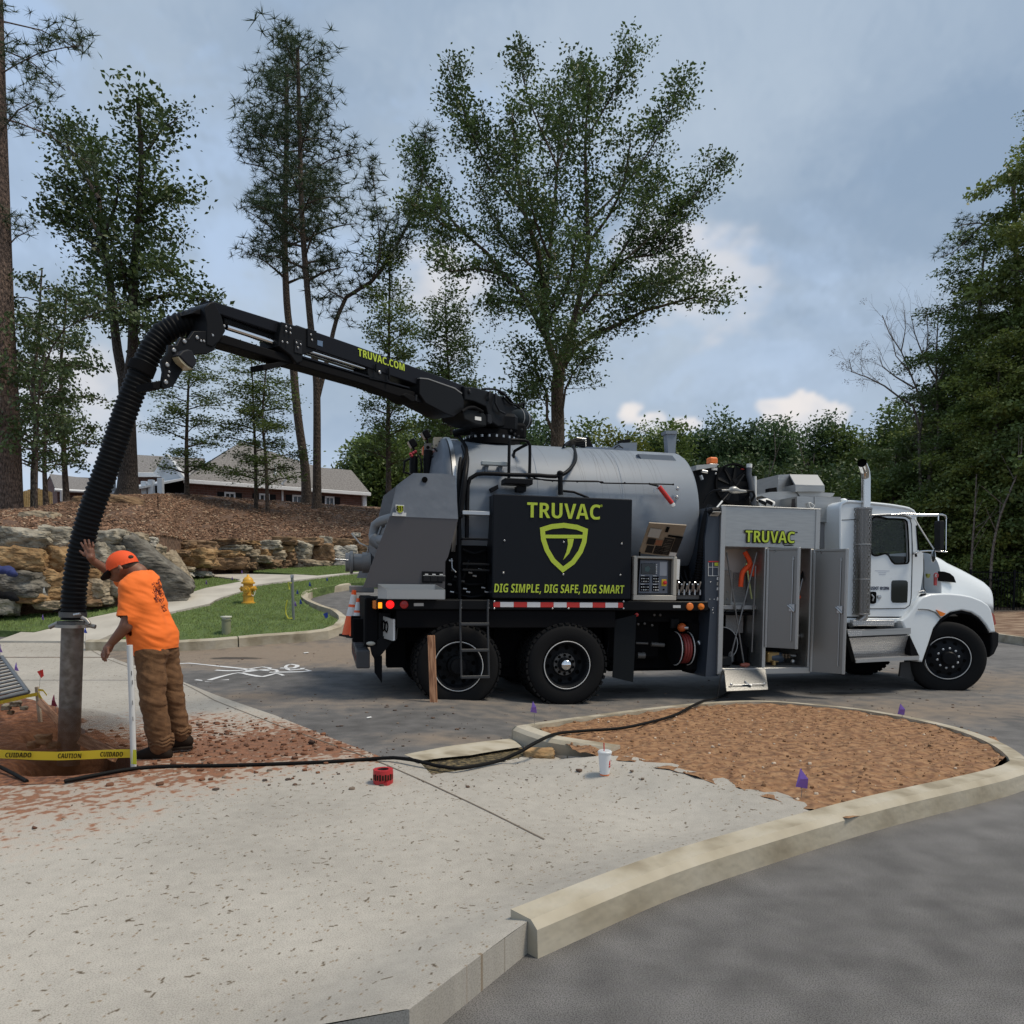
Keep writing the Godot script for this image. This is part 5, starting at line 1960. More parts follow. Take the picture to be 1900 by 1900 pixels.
	for q: Array in [[766,823,-1.0],[791,806.5,-.95]]:
		var c := T(q[0], q[1], q[2])
		var lamp := thing_part(truck, "work_lamp")
		b = MB.new()
		b.box(Vector3(.085,.11,.13), c,.012, Basis(Vector3(0,0,1),.55))
		part(lamp, "housing", b, black)
		b = MB.new()
		b.box(Vector3(.006,.09,.11), c + Vector3(-.046,-.026,0),.0, Basis(Vector3(0,0,1),.55))
		part(lamp, "lens", b, mat("lamp_lens", Color(.45,.44,.40),.15))
		pipe(lamp, "bracket",[c, c + Vector3(.02,-.12,0)],.014, black)
	bx(truck, "tail_beacon",-.34,-.23,3.26,3.37,-1.15,-1.02, orange,.015)
	cut(truck, "junction_box",[805,811,821,811,821,832,804,831],-.92,.09, mat("beige_box", Color(.42,.40,.33),.5))
	for q: Array in [[815,819],[816,829],[809,826]]:
		dot(truck, "screw", T(q[0], q[1],-.918),.008, soot)
	cut(truck, "sensor_box",[788,823,801,822,801,836,788,834],-.9,.08, mat("box_grey", Color(.11,.11,.115),.5))
	dot(truck, "knob", T(794,830,-.895),.022, pitm)
	for q: Array in [[762,843],[767,840.5],[771,838],[764,846]]:
		b = MB.new()
		b.ball(Vector3(.022,.022,.022), T(q[0], q[1],-.95),10)
		part(truck, "red_cap", b, mat("red_rubber", Color(.42,.03,.05),.5))
	for q: Array in [[810,836,809,846],[814,836,815,848],[818,836,817,844]]:
		tpipe(truck, "fitting",[q[0], q[1],-.95, q[2], q[3],-.95],.016, bright)
	cut(truck, "red_bracket",[818.5,862,835,862,834,878,823,877],-.6,.03, red)
	tpipe(truck, "hose",[762,880,-.9,749,876,-.9,751,856,-.9,760,851,-.9],.016, black)
	tpipe(truck, "hose",[775,844,-.95,781,852,-.9,782,876,-.9],.012, black)
	tpipe(truck, "hose",[800,846,-.9,808,850,-.8,812,862,-.8,806,878,-.8],.012, black)
	tpipe(truck, "hose",[806,832,-.85,820,848,-.7,826,866,-.6,824,880,-.5],.012, black)
	# rear sill: tray, lamps, bumper, plate box, ladder, mud flaps
	b = MB.new()
	var tr := [T(701,1083.5,-.05), T(718,1094,.14), T(826,1094,.14), T(808,1084.5,-.05)]
	for p: Array in [[0,1],[1,2],[2,3],[3,0]]:
		var p0: Vector3 = tr[p[0]]
		var p1: Vector3 = tr[p[1]]
		var o := Vector3(p1.z - p0.z,0, p0.x - p1.x).normalized()
		b.plate([p0, p1, Vector3(p1.x,1.355, p1.z), Vector3(p0.x,1.355, p0.z)],.006,-o)
	b.plate([Vector3(tr[0].x,1.36,-.05), Vector3(tr[1].x,1.36,.14), Vector3(tr[2].x,1.36,.14), Vector3(tr[3].x,1.36,-.05)],.006, Vector3.UP)
	part(truck, "step_tray", b, alu)
	var lit := mat("tail_lamp_lit", Color(.6,.02,.02),.3)
	lit.emission_enabled = true
	lit.emission = Color(1.0,.08,.08)
	lit.emission_energy_multiplier = .55
	var l_prof := [Vector2(.05,-.01), Vector2(.05,.012), Vector2(.042,.02), Vector2(.0,.024)]
	facing(truck, "tail_lamp", l_prof, T(723.8,1121.6,-.018), lit,20)
	facing(truck, "tail_lamp", l_prof, T(749.7,1121.6,-.018), mat("red_lens", Color(.50,.02,.02),.25),20)
	var am := mat("amber_lit", Color(.9,.35,.03),.3)
	am.emission_enabled = true
	am.emission = Color(1.0,.55,.05)
	am.emission_energy_multiplier = .8
	bx(truck, "side_lamp",-.975,-.93,1.24,1.31,-.02,.0, am,.004)
	bx(truck, "side_lamp",-1.03,-.985,1.23,1.33,-.3,-.06, amber,.01)
	cut(truck, "builder_plate",[768,1119,786,1119,786,1124.5,768,1124.5],-.016,.006, pale)
	bx(truck, "rear_cross_box",-1.12,-.95,.75,1.36,-2.35,-.3, soot,.02)
	bx(truck, "rear_tray",-1.25,-.9,1.40,1.50,-2.75,-2.25, mat("tray_grey", Color(.22,.22,.225),.5),.01)
	bx(truck, "plate_bracket",-1.1,-.8,.82,1.18,-.62,-.32, black)
	for q: Array in [[-2.35,-1.75],[-1.65,-1.0],[-.9,-.2]]:
		bx(truck, "bumper_section",-1.22,-1.06,.50,.72, q[0], q[1], mat("bumper_grey", Color(.045,.045,.047),.6),.012)
		for k in 2:
			var rz: float = lerpf(q[0], q[1],.3 + .4 * k)
			bx(truck, "red_reflector",-1.225,-1.218,.57,.65, rz - .06, rz + .06, mat("dull_red", Color(.12,.03,.03),.5),.0)
	b = MB.new()
	b.plate([T(701,1140,-.45), T(728,1149,-.1), T(728,1189,-.1), T(701,1181,-.45)],.02, Vector3(-.4,0,1))
	var pb := part(truck, "chock_box", b, mat("box_light", Color(.42,.42,.40),.5))
	cut(pb, "side",[729,1149,733,1149,733,1188,729,1189],-.1,.2, decal)
	for k in 3:
		var c := T(705.5 + k * 5.4,1157 + k * 2.2,-.37 + k * .06)
		pipe(pb, "ring",[c + Vector3(0,.055,.03), c + Vector3(-.02,.0,.03), c + Vector3(0,-.075,.03), c + Vector3(.025,.0,.05), c + Vector3(0,.055,.03)],.011, pitm,6,.03)
	cut(truck, "mud_flap",[694,1222,709,1216,709,1268,700,1255,695,1248],-.25,.015, soot)
	cut(truck, "tail_bracket",[686,1196,712,1180,730,1188,706,1217,694,1222,690,1215],-.3,.1, black)
	b = MB.new()
	b.ball(Vector3(.055,.026,.02), T(688,1194,-.2),12)
	part(truck, "tow_eye", b, mat("eye_cream", Color(.45,.44,.38),.5))
	pipe(truck, "air_line",[T(744,1136,-.3), T(748,1150,-.3), T(738,1162,-.28), T(736,1186,-.28)],.006, mat("line_grey", Color(.12,.12,.12),.5))
	cut(truck, "mud_flap",[1141,1150,1181,1140,1175,1266,1137,1257],-.12,.02, mat("flap_black", Color(.012,.014,.016),.5))
	# ladder: lower half on the deck edge, upper half with zinc treads
	for u: float in [855.0,906.0]:
		tpipe(truck, "ladder_rail",[u,1112,.05, u - 1,1150,.06, u + 1,1258,.06],.014, mat("ladder_grey", Color(.035,.037,.04),.5))
		for v: float in [1120,1128]:
			dot(truck, "bolt", T(u, v,.03),.014, bright)
	for v: float in [1158,1206.5,1256]:
		var p0 := T(855, v,.06)
		var p1 := T(907, v,.06)
		b = MB.new()
		b.box(Vector3((p1 - p0).length(),.035,.05), (p0 + p1) * .5,.004)
		part(truck, "ladder_rung", b, mats["ladder_grey"])
	for q: Array in [[949,956,0],[999,1002,1],[1045,1049,1],[1056,1060,1]]:
		b = MB.new()
		var p0 := T(857, (q[0] + q[1]) * .5,-.1)
		var p1 := T(907, (q[0] + q[1]) * .5,-.1)
		b.box(Vector3((p1 - p0).length(), (q[1] - q[0]) * .0068,.12), (p0 + p1) * .5,.004)
		part(truck, "ladder_rung", b, bright if q[2] == 0 else black)
	tpipe(truck, "ladder_rail",[853,1112,-.15,853,1000,-.15,851,900,-.2,853,860,-.25,855,850,-.3],.022, black)
	tpipe(truck, "ladder_rail",[866,1002,-.2,868,900,-.2,872,888,-.2,885,880,-.2,910,879,-.2,950,881,-.2,1000,882,-.2,1030,884,-.2,1050,877,-.22,1063,863,-.35,1068,848,-.55,1064,828,-1.0],.026, black)
	tpipe(truck, "hose",[853,960,-.12,862,890,-.15,866,850,-.4,860,828,-.7],.035, black)
	tpipe(truck, "hose",[850,1090,-.2,852,950,-.2,857,870,-.28,866,835,-.5,850,808,-1.0],.022, soot)
	bx(truck, "valve_cabinet",-.22,.42,1.36,2.05,-.75,-.35, soot,.02)
	for q: Array in [[836,1040],[840,1058],[846,1070],[852,1046],[872,1062],[880,1068],[834,1084],[838,1098],[862,1092],[868,1098],[896,1090],[902,1098],[858,1078],[890,1056]]:
		tpipe(truck, "valve_fitting",[q[0] - 3, q[1],-.22, q[0] + 4, q[1] + 1,-.22],.014, bright if int(q[0]) % 3 else hubgrey)
	tpipe(truck, "valve_handle",[838,1036,-.2,839,1054,-.18,846,1062,-.15],.008, bright)
	for q: Array in [[840,1075,900,1082],[845,1100,900,1104],[858,1020,900,1022],[850,1090,870,1040]]:
		tpipe(truck, "valve_hose",[q[0], q[1],-.28, (q[0] + q[2]) * .5, (q[1] + q[3]) * .5 + 6,-.24, q[2], q[3],-.28],.018, black)
	# lettered side box
	var pan := bx(truck, "side_box",.41,2.23,1.37,2.65,-.5,.0, navy,.012)
	lettering(pan, "lettering", "TRUVAC", Vector3((T(977.5,950,.01).x + T(1115,950,.01).x) * .5, (T(1046,933,.01).y + T(1046,963,.01).y) * .5,.006),.19, T(1114,950).x - T(978,950).x, lime)
	lettering(pan, "trade_mark", "®", T(1116,938.5,.006),.03,.03, lime, Basis(), false)
	lettering(pan, "lettering", "DIG SIMPLE, DIG SAFE, DIG SMART", T(1040,1093.5,.006),.125, T(1160,1090).x - T(920,1090).x, lime, Basis(), true,.004,.08)
	# the emblem: a shield outline with a T and its sweeping stem
	var sh := [880 + 503/4.13,780 + 822/4.13,880 + 590/4.13,780 + 795/4.13,880 + 686/4.13,780 + 785/4.13,880 + 790/4.13,780 + 800/4.13,880 + 872/4.13,780 + 832/4.13,880 + 860/4.13,780 + 935/4.13,880 + 830/4.13,780 + 1015/4.13,880 + 770/4.13,780 + 1100/4.13,880 + 678/4.13,780 + 1167/4.13,880 + 590/4.13,780 + 1085/4.13,880 + 540/4.13,780 + 1000/4.13,880 + 512/4.13,780 + 915/4.13]
	var outer := tp(sh,.006)
	var inner_list: Array = Geometry2D.offset_polygon(outer,-.062, Geometry2D.JOIN_MITER)
	var inner: PackedVector2Array = inner_list[0]
	var em := thing_part(pan, "emblem")
	var band := []
	b = MB.new()
	var no := outer.size()
	for i in no:
		# the shield's band, one quad for each side of its outline
		var a0 := outer[i]
		var a1 := outer[(i + 1) % no]
		var best0 := inner[0]
		var best1 := inner[0]
		for p in inner:
			if p.distance_to(a0) < best0.distance_to(a0):
				best0 = p
			if p.distance_to(a1) < best1.distance_to(a1):
				best1 = p
		b.quad(Vector3(a0.x, a0.y,.005), Vector3(a1.x, a1.y,.005), Vector3(best1.x, best1.y,.005), Vector3(best0.x, best0.y,.005), Vector3(0,0,1))
	part(em, "shield", b, lime)
	var bar := Geometry2D.intersect_polygons(tp([990,992,1100,992.5,1100,999,990,998.5],.006), inner)
	for pg: PackedVector2Array in bar:
		b = MB.new()
		b.prism(pg,.0,.005)
		part(em, "bar", b, lime)
	b = MB.new()
	b.prism(tp([1053,999.4,1065,999.4,1062,1013,1056,1027,1045,1039,1051,1024,1054,1010],.006),.0,.005)
	part(em, "stem", b, lime)
	for q: Array in [[936,1003],[1046,1006],[1153.5,1009],[934,1063],[1045,1066],[1151,1067]]:
		dot(pan, "bolt", T(q[0], q[1],.001),.013, bright)
	# reflective tape, one strip after another, and the sill's rivets
	for k in 11:
		var x0 := lerpf(.43,2.135, clampf((k - .5) / 9.9,.0,1.0))
		var x1 := lerpf(.43,2.135, clampf((k + .5) / 9.9,.0,1.0))
		bx(truck, "reflective_tape", x0, x1 - .002,1.262,1.325,-.019,-.015, mat("tape_red", Color(.50,.025,.02),.4) if k % 2 == 0 else mat("tape_white", Color(.62,.63,.65),.4),.0)
	for u: float in [917,1157]:
		for v: float in [1116,1129]:
			dot(truck, "rivet", T(u, v,-.015),.012, bright)
	for q: Array in [[1025,1129],[1055,1129]]:
		dot(truck, "rivet", T(q[0], q[1],-.012),.011, bright)
	facing(truck, "side_lamp", l_prof, T(1279.5,1125.5,-.018), mat("orange_reflector", Color(.80,.20,.03),.4),20)
	facing(truck, "side_lamp",[Vector2(.045,-.01), Vector2(.04,.02), Vector2(.0,.035)], T(1300.5,1125.5,-.018), amber,20)
	cut(truck, "builder_plate",[1249,1123,1263,1123,1263,1128,1249,1128],-.014,.006, pale)
	# control box with raised lid
	var ctl := thing_part(truck, "control_box")
	var cream := mat("cream_frame", Color(.42,.40,.35),.5)
	bx(ctl, "housing",2.28,2.88,1.36,1.93,-.42,-.10, mat("box_dark", Color(.03,.03,.032),.5),.01)
	for q: Array in [[2.28,2.88,1.36,1.425],[2.28,2.33,1.425,1.93],[2.83,2.88,1.425,1.93],[2.33,2.83,1.90,1.93]]:
		bx(ctl, "frame", q[0], q[1], q[2], q[3],-.10,-.03, cream,.006)
	bx(ctl, "face_plate",2.37,2.78,1.45,1.88,-.10,-.085, mat("plate_bluegrey", Color(.11,.125,.155),.45),.004)
	bx(ctl, "screen",2.40,2.60,1.70,1.84,-.085,-.075, mat("screen_dark", Color(.015,.018,.02),.12),.003)
	for k in 5:
		bx(ctl, "screen_key",2.605,2.622,1.705 + k * .027,1.722 + k * .027,-.085,-.076, decal if k % 2 else pale,.002)
	cut(ctl, "gauge_ring",[1196,1053,1203,1050,1207,1055,1203,1061,1197,1060],-.073,.002, mat("gauge_teal", Color(.05,.09,.09),.4))
	bx(ctl, "notice",2.66,2.76,1.68,1.86,-.085,-.08, mat("notice_grey", Color(.33,.35,.38),.5),.0)
	for blk: Array in [[2.39,1.585],[2.56,1.585],[2.39,1.475],[2.56,1.475]]:
		bx(ctl, "key_pad", blk[0], blk[0] + (.13 if blk[0] < 2.5 else .09), blk[1], blk[1] + .085,-.085,-.08, pitm,.002)
		for i in (4 if blk[0] < 2.5 else 3):
			for j in 2:
				bx(ctl, "button", blk[0] + .012 + i * .03, blk[0] + .028 + i * .03, blk[1] + .012 + j * .036, blk[1] + .026 + j * .036,-.08,-.074, decal if (i + j) % 3 else mat("button_grey", Color(.25,.26,.28),.5),.002)
		bx(ctl, "caption", blk[0] + .01, blk[0] + .06, blk[1] + .089, blk[1] + .096,-.085,-.081, decal,.0)
	bx(ctl, "stop_plate",2.69,2.76,1.545,1.635,-.085,-.078, mat("stop_yellow", Color(.62,.42,.02),.5),.003)
	facing(ctl, "stop_button",[Vector2(.012,.0), Vector2(.012,.02), Vector2(.026,.022), Vector2(.026,.034), Vector2(.0,.04)], Vector3(2.725,1.59,-.08), red,16)
	facing(ctl, "key_switch",[Vector2(.012,.0), Vector2(.012,.015), Vector2(.0,.015)], Vector3(2.72,1.50,-.085), soot,12)
	cut(ctl, "paper_sheet",[1255,1037,1262,1038,1260,1076,1254,1075],-.08,.01, decal)
	tpipe(ctl, "cable",[1187,1024,-.05,1186,1050,-.04,1184,1075,-.05,1182,1105,-.08],.012, pitm)
	b = MB.new()
	var l0 := T(1185.5,1026.5,-.06)
	var l1 := T(1253.5,1034.5,-.06)
	var l2 := T(1273.5,974,.24)
	var l3 := T(1205.5,971.5,.24)
	b.plate([l0, l1, l2, l3],.02, Vector3(0,-.6,1))
	var lid := part(ctl, "lid", b, mat("lid_tan", Color(.27,.215,.155),.6))
	var lx := (l1 - l0)
	var ly := (l3 - l0)
	var ln := lx.cross(ly).normalized()
	if ln.z < .0:
		ln = -ln
	var placard := func(s0: float, s1: float, t0: float, t1: float, mm: Material, called: String) -> void:
		var pb2 := MB.new()
		pb2.plate([l0 + lx * s0 + ly * t0 + ln * .004, l0 + lx * s1 + ly * t0 + ln * .004, l0 + lx * s1 + ly * t1 + ln * .004, l0 + lx * s0 + ly * t1 + ln * .004],.003, ln)
		part(lid, called, pb2, mm)
	var dk := mat("placard_black", Color(.025,.022,.02),.5)
	placard.call(.06,.36,.58,.86, mat("paper_grey", Color(.40,.39,.36),.6), "paper")
	placard.call(.14,.33,.06,.30, dk, "placard")
	placard.call(.10,.30,.34,.54, dk, "placard")
	placard.call(.32,.50,.34,.52, mat("placard_rust", Color(.25,.10,.05),.6), "placard")
	placard.call(.36,.62,.05,.32, dk, "placard")
	placard.call(.52,.78,.06,.62, dk, "placard")
	placard.call(.80,.98,.04,.16, decal, "placard")
	placard.call(.80,.98,.18,.66, dk, "placard")
	placard.call(.58,.98,.66,.72, pitm, "placard")
	placard.call(.46,.54,.80,.97, pitm, "latch")
	for k in 9:
		placard.call(.55 + .0 * k,.74,.10 + k * .055,.12 + k * .055, mat("print_tan", Color(.20,.17,.13),.6), "print_line")
	for k in 5:
		placard.call(.39,.58,.08 + k * .05,.095 + k * .05, mats["print_tan"], "print_line")
	# valve bank between box and tower
	var vb := thing_part(truck, "valve_bank")
	bx(vb, "block",2.92,3.26,1.37,1.47,-.4,-.12, hubgrey,.01)
	for k in 9:
		var u := 1258.0 + k * 5.0
		tpipe(vb, "lever",[u,1098,-.1, u - 1 + 3 * (k % 2),1085 + 3 * (k % 3),-.06, u + 2,1080 + 4 * (k % 2),-.02],.011, bright)
		tpipe(vb, "fitting",[u + 1,1104,-.1, u + 1,1094,-.1],.016, black if k % 2 else bright)
	for k in 5:
		tpipe(vb, "hose",[1262 + k * 8,1085,-.2,1254 + k * 9,1072 - 2 * k,-.25,1250 + k * 10,1058,-.35],.013, black)
	tpipe(vb, "filter",[1311,1078,-.1,1311,1108,-.1],[.022,.024], bright,12)
	bx(truck, "tower_back",2.9,3.5,1.36,2.0,-1.2,-.5, soot)
	# tank fittings
	for q: Array in [[899,860,905,872],[925,862,933,872]]:
		cut(tank, "bracket",[q[0], q[1], q[0] + 9, q[1], q[0] + 6, q[3] + 2, q[0] + 2, q[3] + 4],-.34,.05, tank_plain)
	var rr0 := T(893,859,-.30)
	var rr1 := T(942,862,-.30)
	b = MB.new()
	b.box(Vector3((rr1 - rr0).length(),.05,.09), (rr0 + rr1) * .5,.006)
	part(tank, "rail", b, mat("rail_pale", Color(.33,.37,.38),.4))
	tpipe(truck, "handrail",[944,890,-.2,944.5,850,-.22,945,824,-.24,946,817,-.24,950,816,-.25,972,817,-.3,979,819,-.32,983,826,-.33,983,860,-.33,982,890,-.3],.02, black)
	tpipe(truck, "handrail",[979,824,-.4,965,831,-.5,955,837,-.55,953,843,-.55,953,859,-.5],.02, black)
	b = MB.new()
	b.box(Vector3(.36,.07,.22), T(959,895,-.14),.008)
	part(truck, "step_platform", b, black)
	cut(truck, "step_bracket",[911,905,924,899,925,907,914,913],-.12,.14, black)
	cut(truck, "step_bracket",[959,902,977,902,976,912,960,911],-.12,.14, black)
	tpipe(truck, "conduit",[982,888,-.22,1040,892,-.21,1110,893,-.22,1116,896,-.22,1160,897,-.22,1220,898,-.22,1250,899,-.22],.009, black)
	tpipe(truck, "conduit",[985,884,-.22,1010,891,-.21,1060,893,-.21,1118,894,-.21],.008, black)
	for u: float in [1025,1071,1118,1159,1205,1249]:
		dot(truck, "clip", T(u,895 + (u - 1118) * .03,-.205),.014, black)
	tpipe(truck, "fuel_neck",[1040,918,-.2,1039.5,884,-.2,1039,877,-.2],.032, black,14)
	b = MB.new()
	b.ball(Vector3(.042,.035,.042), T(1039,878,-.2),14)
	part(truck, "fuel_cap", b, black)
	tpipe(truck, "hose",[1045,911,-.2,1065,913,-.18,1080,919,-.18,1092,924,-.2],.016, black)
	tpipe(truck, "sight_lever",[1223,903,-.15,1247,934,-.12],.03, red,10)
	dot(truck, "lever_end", T(1248,937,-.12),.034, decal)
	tpipe(truck, "lever_stem",[1205,898,-.18,1222,902,-.15],.012, black)
	for q: Array in [[1214,906,1214,914],[1221,903,1219,908]]:
		tpipe(truck, "fitting",[q[0], q[1],-.17, q[2], q[3],-.17],.009, bright)
	for q: Array in [[1257,907],[1256,923]]:
		dot(truck, "bolt", T(q[0], q[1],-.235),.024, decal)
	# on top of the tank
	b = MB.new()
	b.prism(tp([1178,845,1190,866,1245,867.5,1254,866,1240,848],-.75),-1.25,-.62)
	part(tank, "hatch_box", b, tank_plain)
	cut(tank, "hatch_lid",[1187,858,1236,859,1244,867,1191,865.5],-.6,.012, charcoal)
	cut(tank, "post",[1237,800,1256,800,1252,856,1241,855],-1.0,.12, tank_plain)
	cut(tank, "post_cap",[1235,799,1257,799,1256,805,1236,805],-.98,.16, tank_plain)
	cut(tank, "vent_box",[1150,822,1182,821,1181,843,1166,842,1164,832,1150,829],-1.2,.3, tank_plain)
	cut(tank, "vent_hood",[1150,817,1170,814,1169,820,1153,822],-1.2,.12, black)
	cut(tank, "beam",[1085,829,1168,831,1168,836,1085,834],-1.1,.12, mat("beam_blue", Color(.16,.19,.24),.4))
	cut(tank, "wedge",[1086,811,1092,810,1103,833,1086,832],-1.2,.2, black)
	for k in 5:
		tpipe(tank, "hose",[1086,815 + k * 3.4,-1.2 + .04 * k,1070,814 + k * 3,-1.15,1056,819 + k * 2,-1.1,1047,826,-1.0 + .05 * k,1044,832,-.95],.014, black)
		tpipe(tank, "fitting",[1070,813.5 + k * 3.4,-1.18,1087,815 + k * 3.4,-1.18],.017, bright)
	tpipe(tank, "hose",[1140,832,-1.0,1148,826,-1.0,1156,832,-1.0],.008, black)
	# equipment between tank and tower
	tpipe(truck, "corrugated_hose",[1318,940,-.15,1310,960,-.12,1303,1000,-.12,1298,1050,-.15,1290,1090,-.2],.05, black,12)
	for k in 30:
		var t := k / 29.0
		var p := T(lerpf(1314,1291, t), lerpf(950,1088, t),-.13)
		b = MB.new()
		b.xf = Transform3D(Basis(Vector3(0,0,1),-.17), p)
		b.lathe([Vector2(.05,-.008), Vector2(.062,.0), Vector2(.05,.008)],12)
		part(truck, "hose_rib", b, black)
	var lampo := T(1325,948,.0)
	var wl := thing_part(truck, "work_lamp")
	b = MB.new()
	b.box(Vector3(.16,.085,.14), lampo,.03, Basis(Vector3(0,0,1),.12))
	part(wl, "housing", b, black)
	b = MB.new()
	b.box(Vector3(.12,.012,.10), lampo + Vector3(.005,-.04,.03),.004, Basis(Vector3.RIGHT,-.5))
	part(wl, "lens", b, mats["lamp_lens"])
	tpipe(wl, "bracket",[1330,942,.0,1340,930,-.05],.012, decal)
	# hydraulic cooler with its fan
	var cool := thing_part(truck, "oil_cooler")
	cut(cool, "shroud",[1291,866,1391,868,1391,945,1291,945],-.95,.35, black)
	var fc := T(1361,898,-.94)
	facing(cool, "fan_ring",[Vector2(.30,-.02), Vector2(.30,.03), Vector2(.275,.03), Vector2(.27,-.02)], fc, soot,36)
	for k in 9:
		b = MB.new()
		var a := TAU * k / 9.0
		b.box(Vector3(.19,.09,.008), Vector3(cos(a), sin(a),0) * .165 + fc,.0, Basis(Vector3(0,0,1), a) * Basis(Vector3.RIGHT,.5))
		part(cool, "blade", b, mat("fan_grey", Color(.02,.02,.021),.4))
	facing(cool, "fan_hub",[Vector2(.075,-.02), Vector2(.075,.03), Vector2(.0,.04)], fc, black,20)
	for a: float in [.7,2.2,3.9,5.4]:
		pipe(cool, "guard_wire",[fc + Vector3(0,0,.045), fc + Vector3(cos(a), sin(a),0) * .31 + Vector3(0,0,.035)],.006, black,5)
	for q: Array in [[1328,879],[1379,881]]:
		dot(cool, "bolt", T(q[0], q[1],-.94),.016, bright)
	cut(cool, "label",[1321,867.5,1331,868,1331,872.5,1321,872],-.93,.02, decal)
	cut(cool, "label",[1376,869,1386,869.5,1386,871.5,1376,871],-.93,.02, red)
	cut(cool, "top_tray",[1292,863,1320,861,1332,861,1330,866,1292,872],-.85,.4, mat("tray_light", Color(.38,.39,.39),.4))
	var bc := thing_part(truck, "beacon")
	var b0 := T(1321,862,-1.0)
	b = MB.new()
	b.box(Vector3(.13,.10,.13), b0 + Vector3(0,.05,0),.02)
	part(bc, "lens", b, orange)
	b = MB.new()
	b.box(Vector3(.14,.02,.14), b0 - Vector3(0,.008,0),.006)
	part(bc, "base", b, bright)
	for q: Array in [[1302,874,1312,876],[1300,882,1303,890]]:
		tpipe(truck, "fitting",[q[0], q[1],-.85, q[2], q[3],-.85],.024, bright)
	tpipe(truck, "coolant_hose",[1390,868,-.9,1389,880,-.9,1393,895,-.88,1396,915,-.85,1399,938,-.85],.042, mat("hose_grey", Color(.06,.065,.075),.5),14)
	tpipe(truck, "coolant_cap",[1390.5,861,-.9,1390,868,-.9],.04, decal,12)
	tpipe(truck, "coolant_pipe",[1400,884,-1.0,1400,940,-1.0],.03, decal,10)
	tpipe(truck, "hose",[1305,935,-.6,1312,918,-.6,1325,910,-.55,1342,909,-.5],.016, black)
	tpipe(truck, "regulator",[1339,910,-.5,1352,909.5,-.5,1355,909,-.5,1362,909,-.5,1372,911.5,-.5,1385,911.5,-.5],[.014,.014,.04,.055,.03,.016], mat("regulator_grey", Color(.30,.30,.29),.4,.6),12)
	tpipe(truck, "hose",[1384,911,-.5,1397,912,-.5,1400,920,-.5,1394,930,-.55],.018, black)
	tpipe(truck, "rod",[1364,905,-.55,1380,882,-.6],.01, black)
	tpipe(truck, "rod",[1353,915,-.5,1338,932,-.4],.012, black)
	bx(truck, "engine_hood",3.55,4.75,1.2,2.64,-2.2,-1.0, soot,.02)
	tpipe(truck, "insulated_pipe",[1404,937,-.9,1420,932,-.9,1432,938,-.9],.075, decal,14)
	for q: float in [1411.0,1423.0]:
		tpipe(truck, "pipe_band",[q,936,-.88, q + 2,931,-.88],.08, black,14)
	# stainless silencer box above the tower and boxes behind the cab
	cut(truck, "air_box",[1444,881,1465,880,1517,881,1530,901,1530,913,1444,913],-1.0,.7, steel)
	b = MB.new()
	b.plate([T(1465,880,-1.0), T(1517,881,-1.0), T(1529,901,-.75), T(1476,899,-.75)],.02, Vector3(0,1,.6))
	part(truck, "air_box_lid", b, mat("dull_sheet", Color(.30,.31,.32),.6,.5))
	cut(truck, "air_box_front",[1476,899,1529,901,1529,912,1476,912],-.75,.25, steel)
	cut(truck, "hopper",[1413,920,1427,913,1478,911,1549,915,1545,921,1480,925,1478,942,1440,942,1427,925],-.85,.8, steel)
	cut(truck, "hopper_rim",[1478,911,1549,915,1545,921,1485,921],-.82,.03, alu)
	cut(truck, "rear_box",[1479,921,1560,922,1558,969,1517,969,1517,946,1479,943],-.45,.9, steel)
	cut(truck, "rear_box_seam",[1511.5,921,1513,921,1513,946,1511.5,946],-.44,.02, alu)
	cut(truck, "bottle",[1475,925,1488,926,1487,943,1474,943],-.5,.08, mat("bottle_brown", Color(.04,.03,.03),.4))
	cut(truck, "bottle_cap",[1477,923,1487,923,1487,926,1477,926],-.5,.06, pale)
	tpipe(truck, "grab_loop",[1500,934,-.42,1503,942,-.42,1509,943,-.42,1511,938,-.42,1504,933,-.42,1500,934,-.42],.009, decal)
	cut(truck, "air_cap",[1427,906,1441,904,1442,914,1427,914],-.9,.1, soot)
	cut(truck, "rear_bracket",[1521,971,1545,971,1544,1018,1521,1018],-.5,.4, mat("duct_grey", Color(.30,.30,.31),.35,.7))
	cut(truck, "rear_bracket_edge",[1543,971,1547,977,1543,1019,1540,1018],-.48,.02, alu)
	build_tower(steel, alu, bright, black, soot, navy, lime, pitm, decal, red)
	build_cab(white, black, soot, chrome, alu, amber, pitm, decal, bright)
	build_boom(black, soot, bright, chrome, lime, decal)
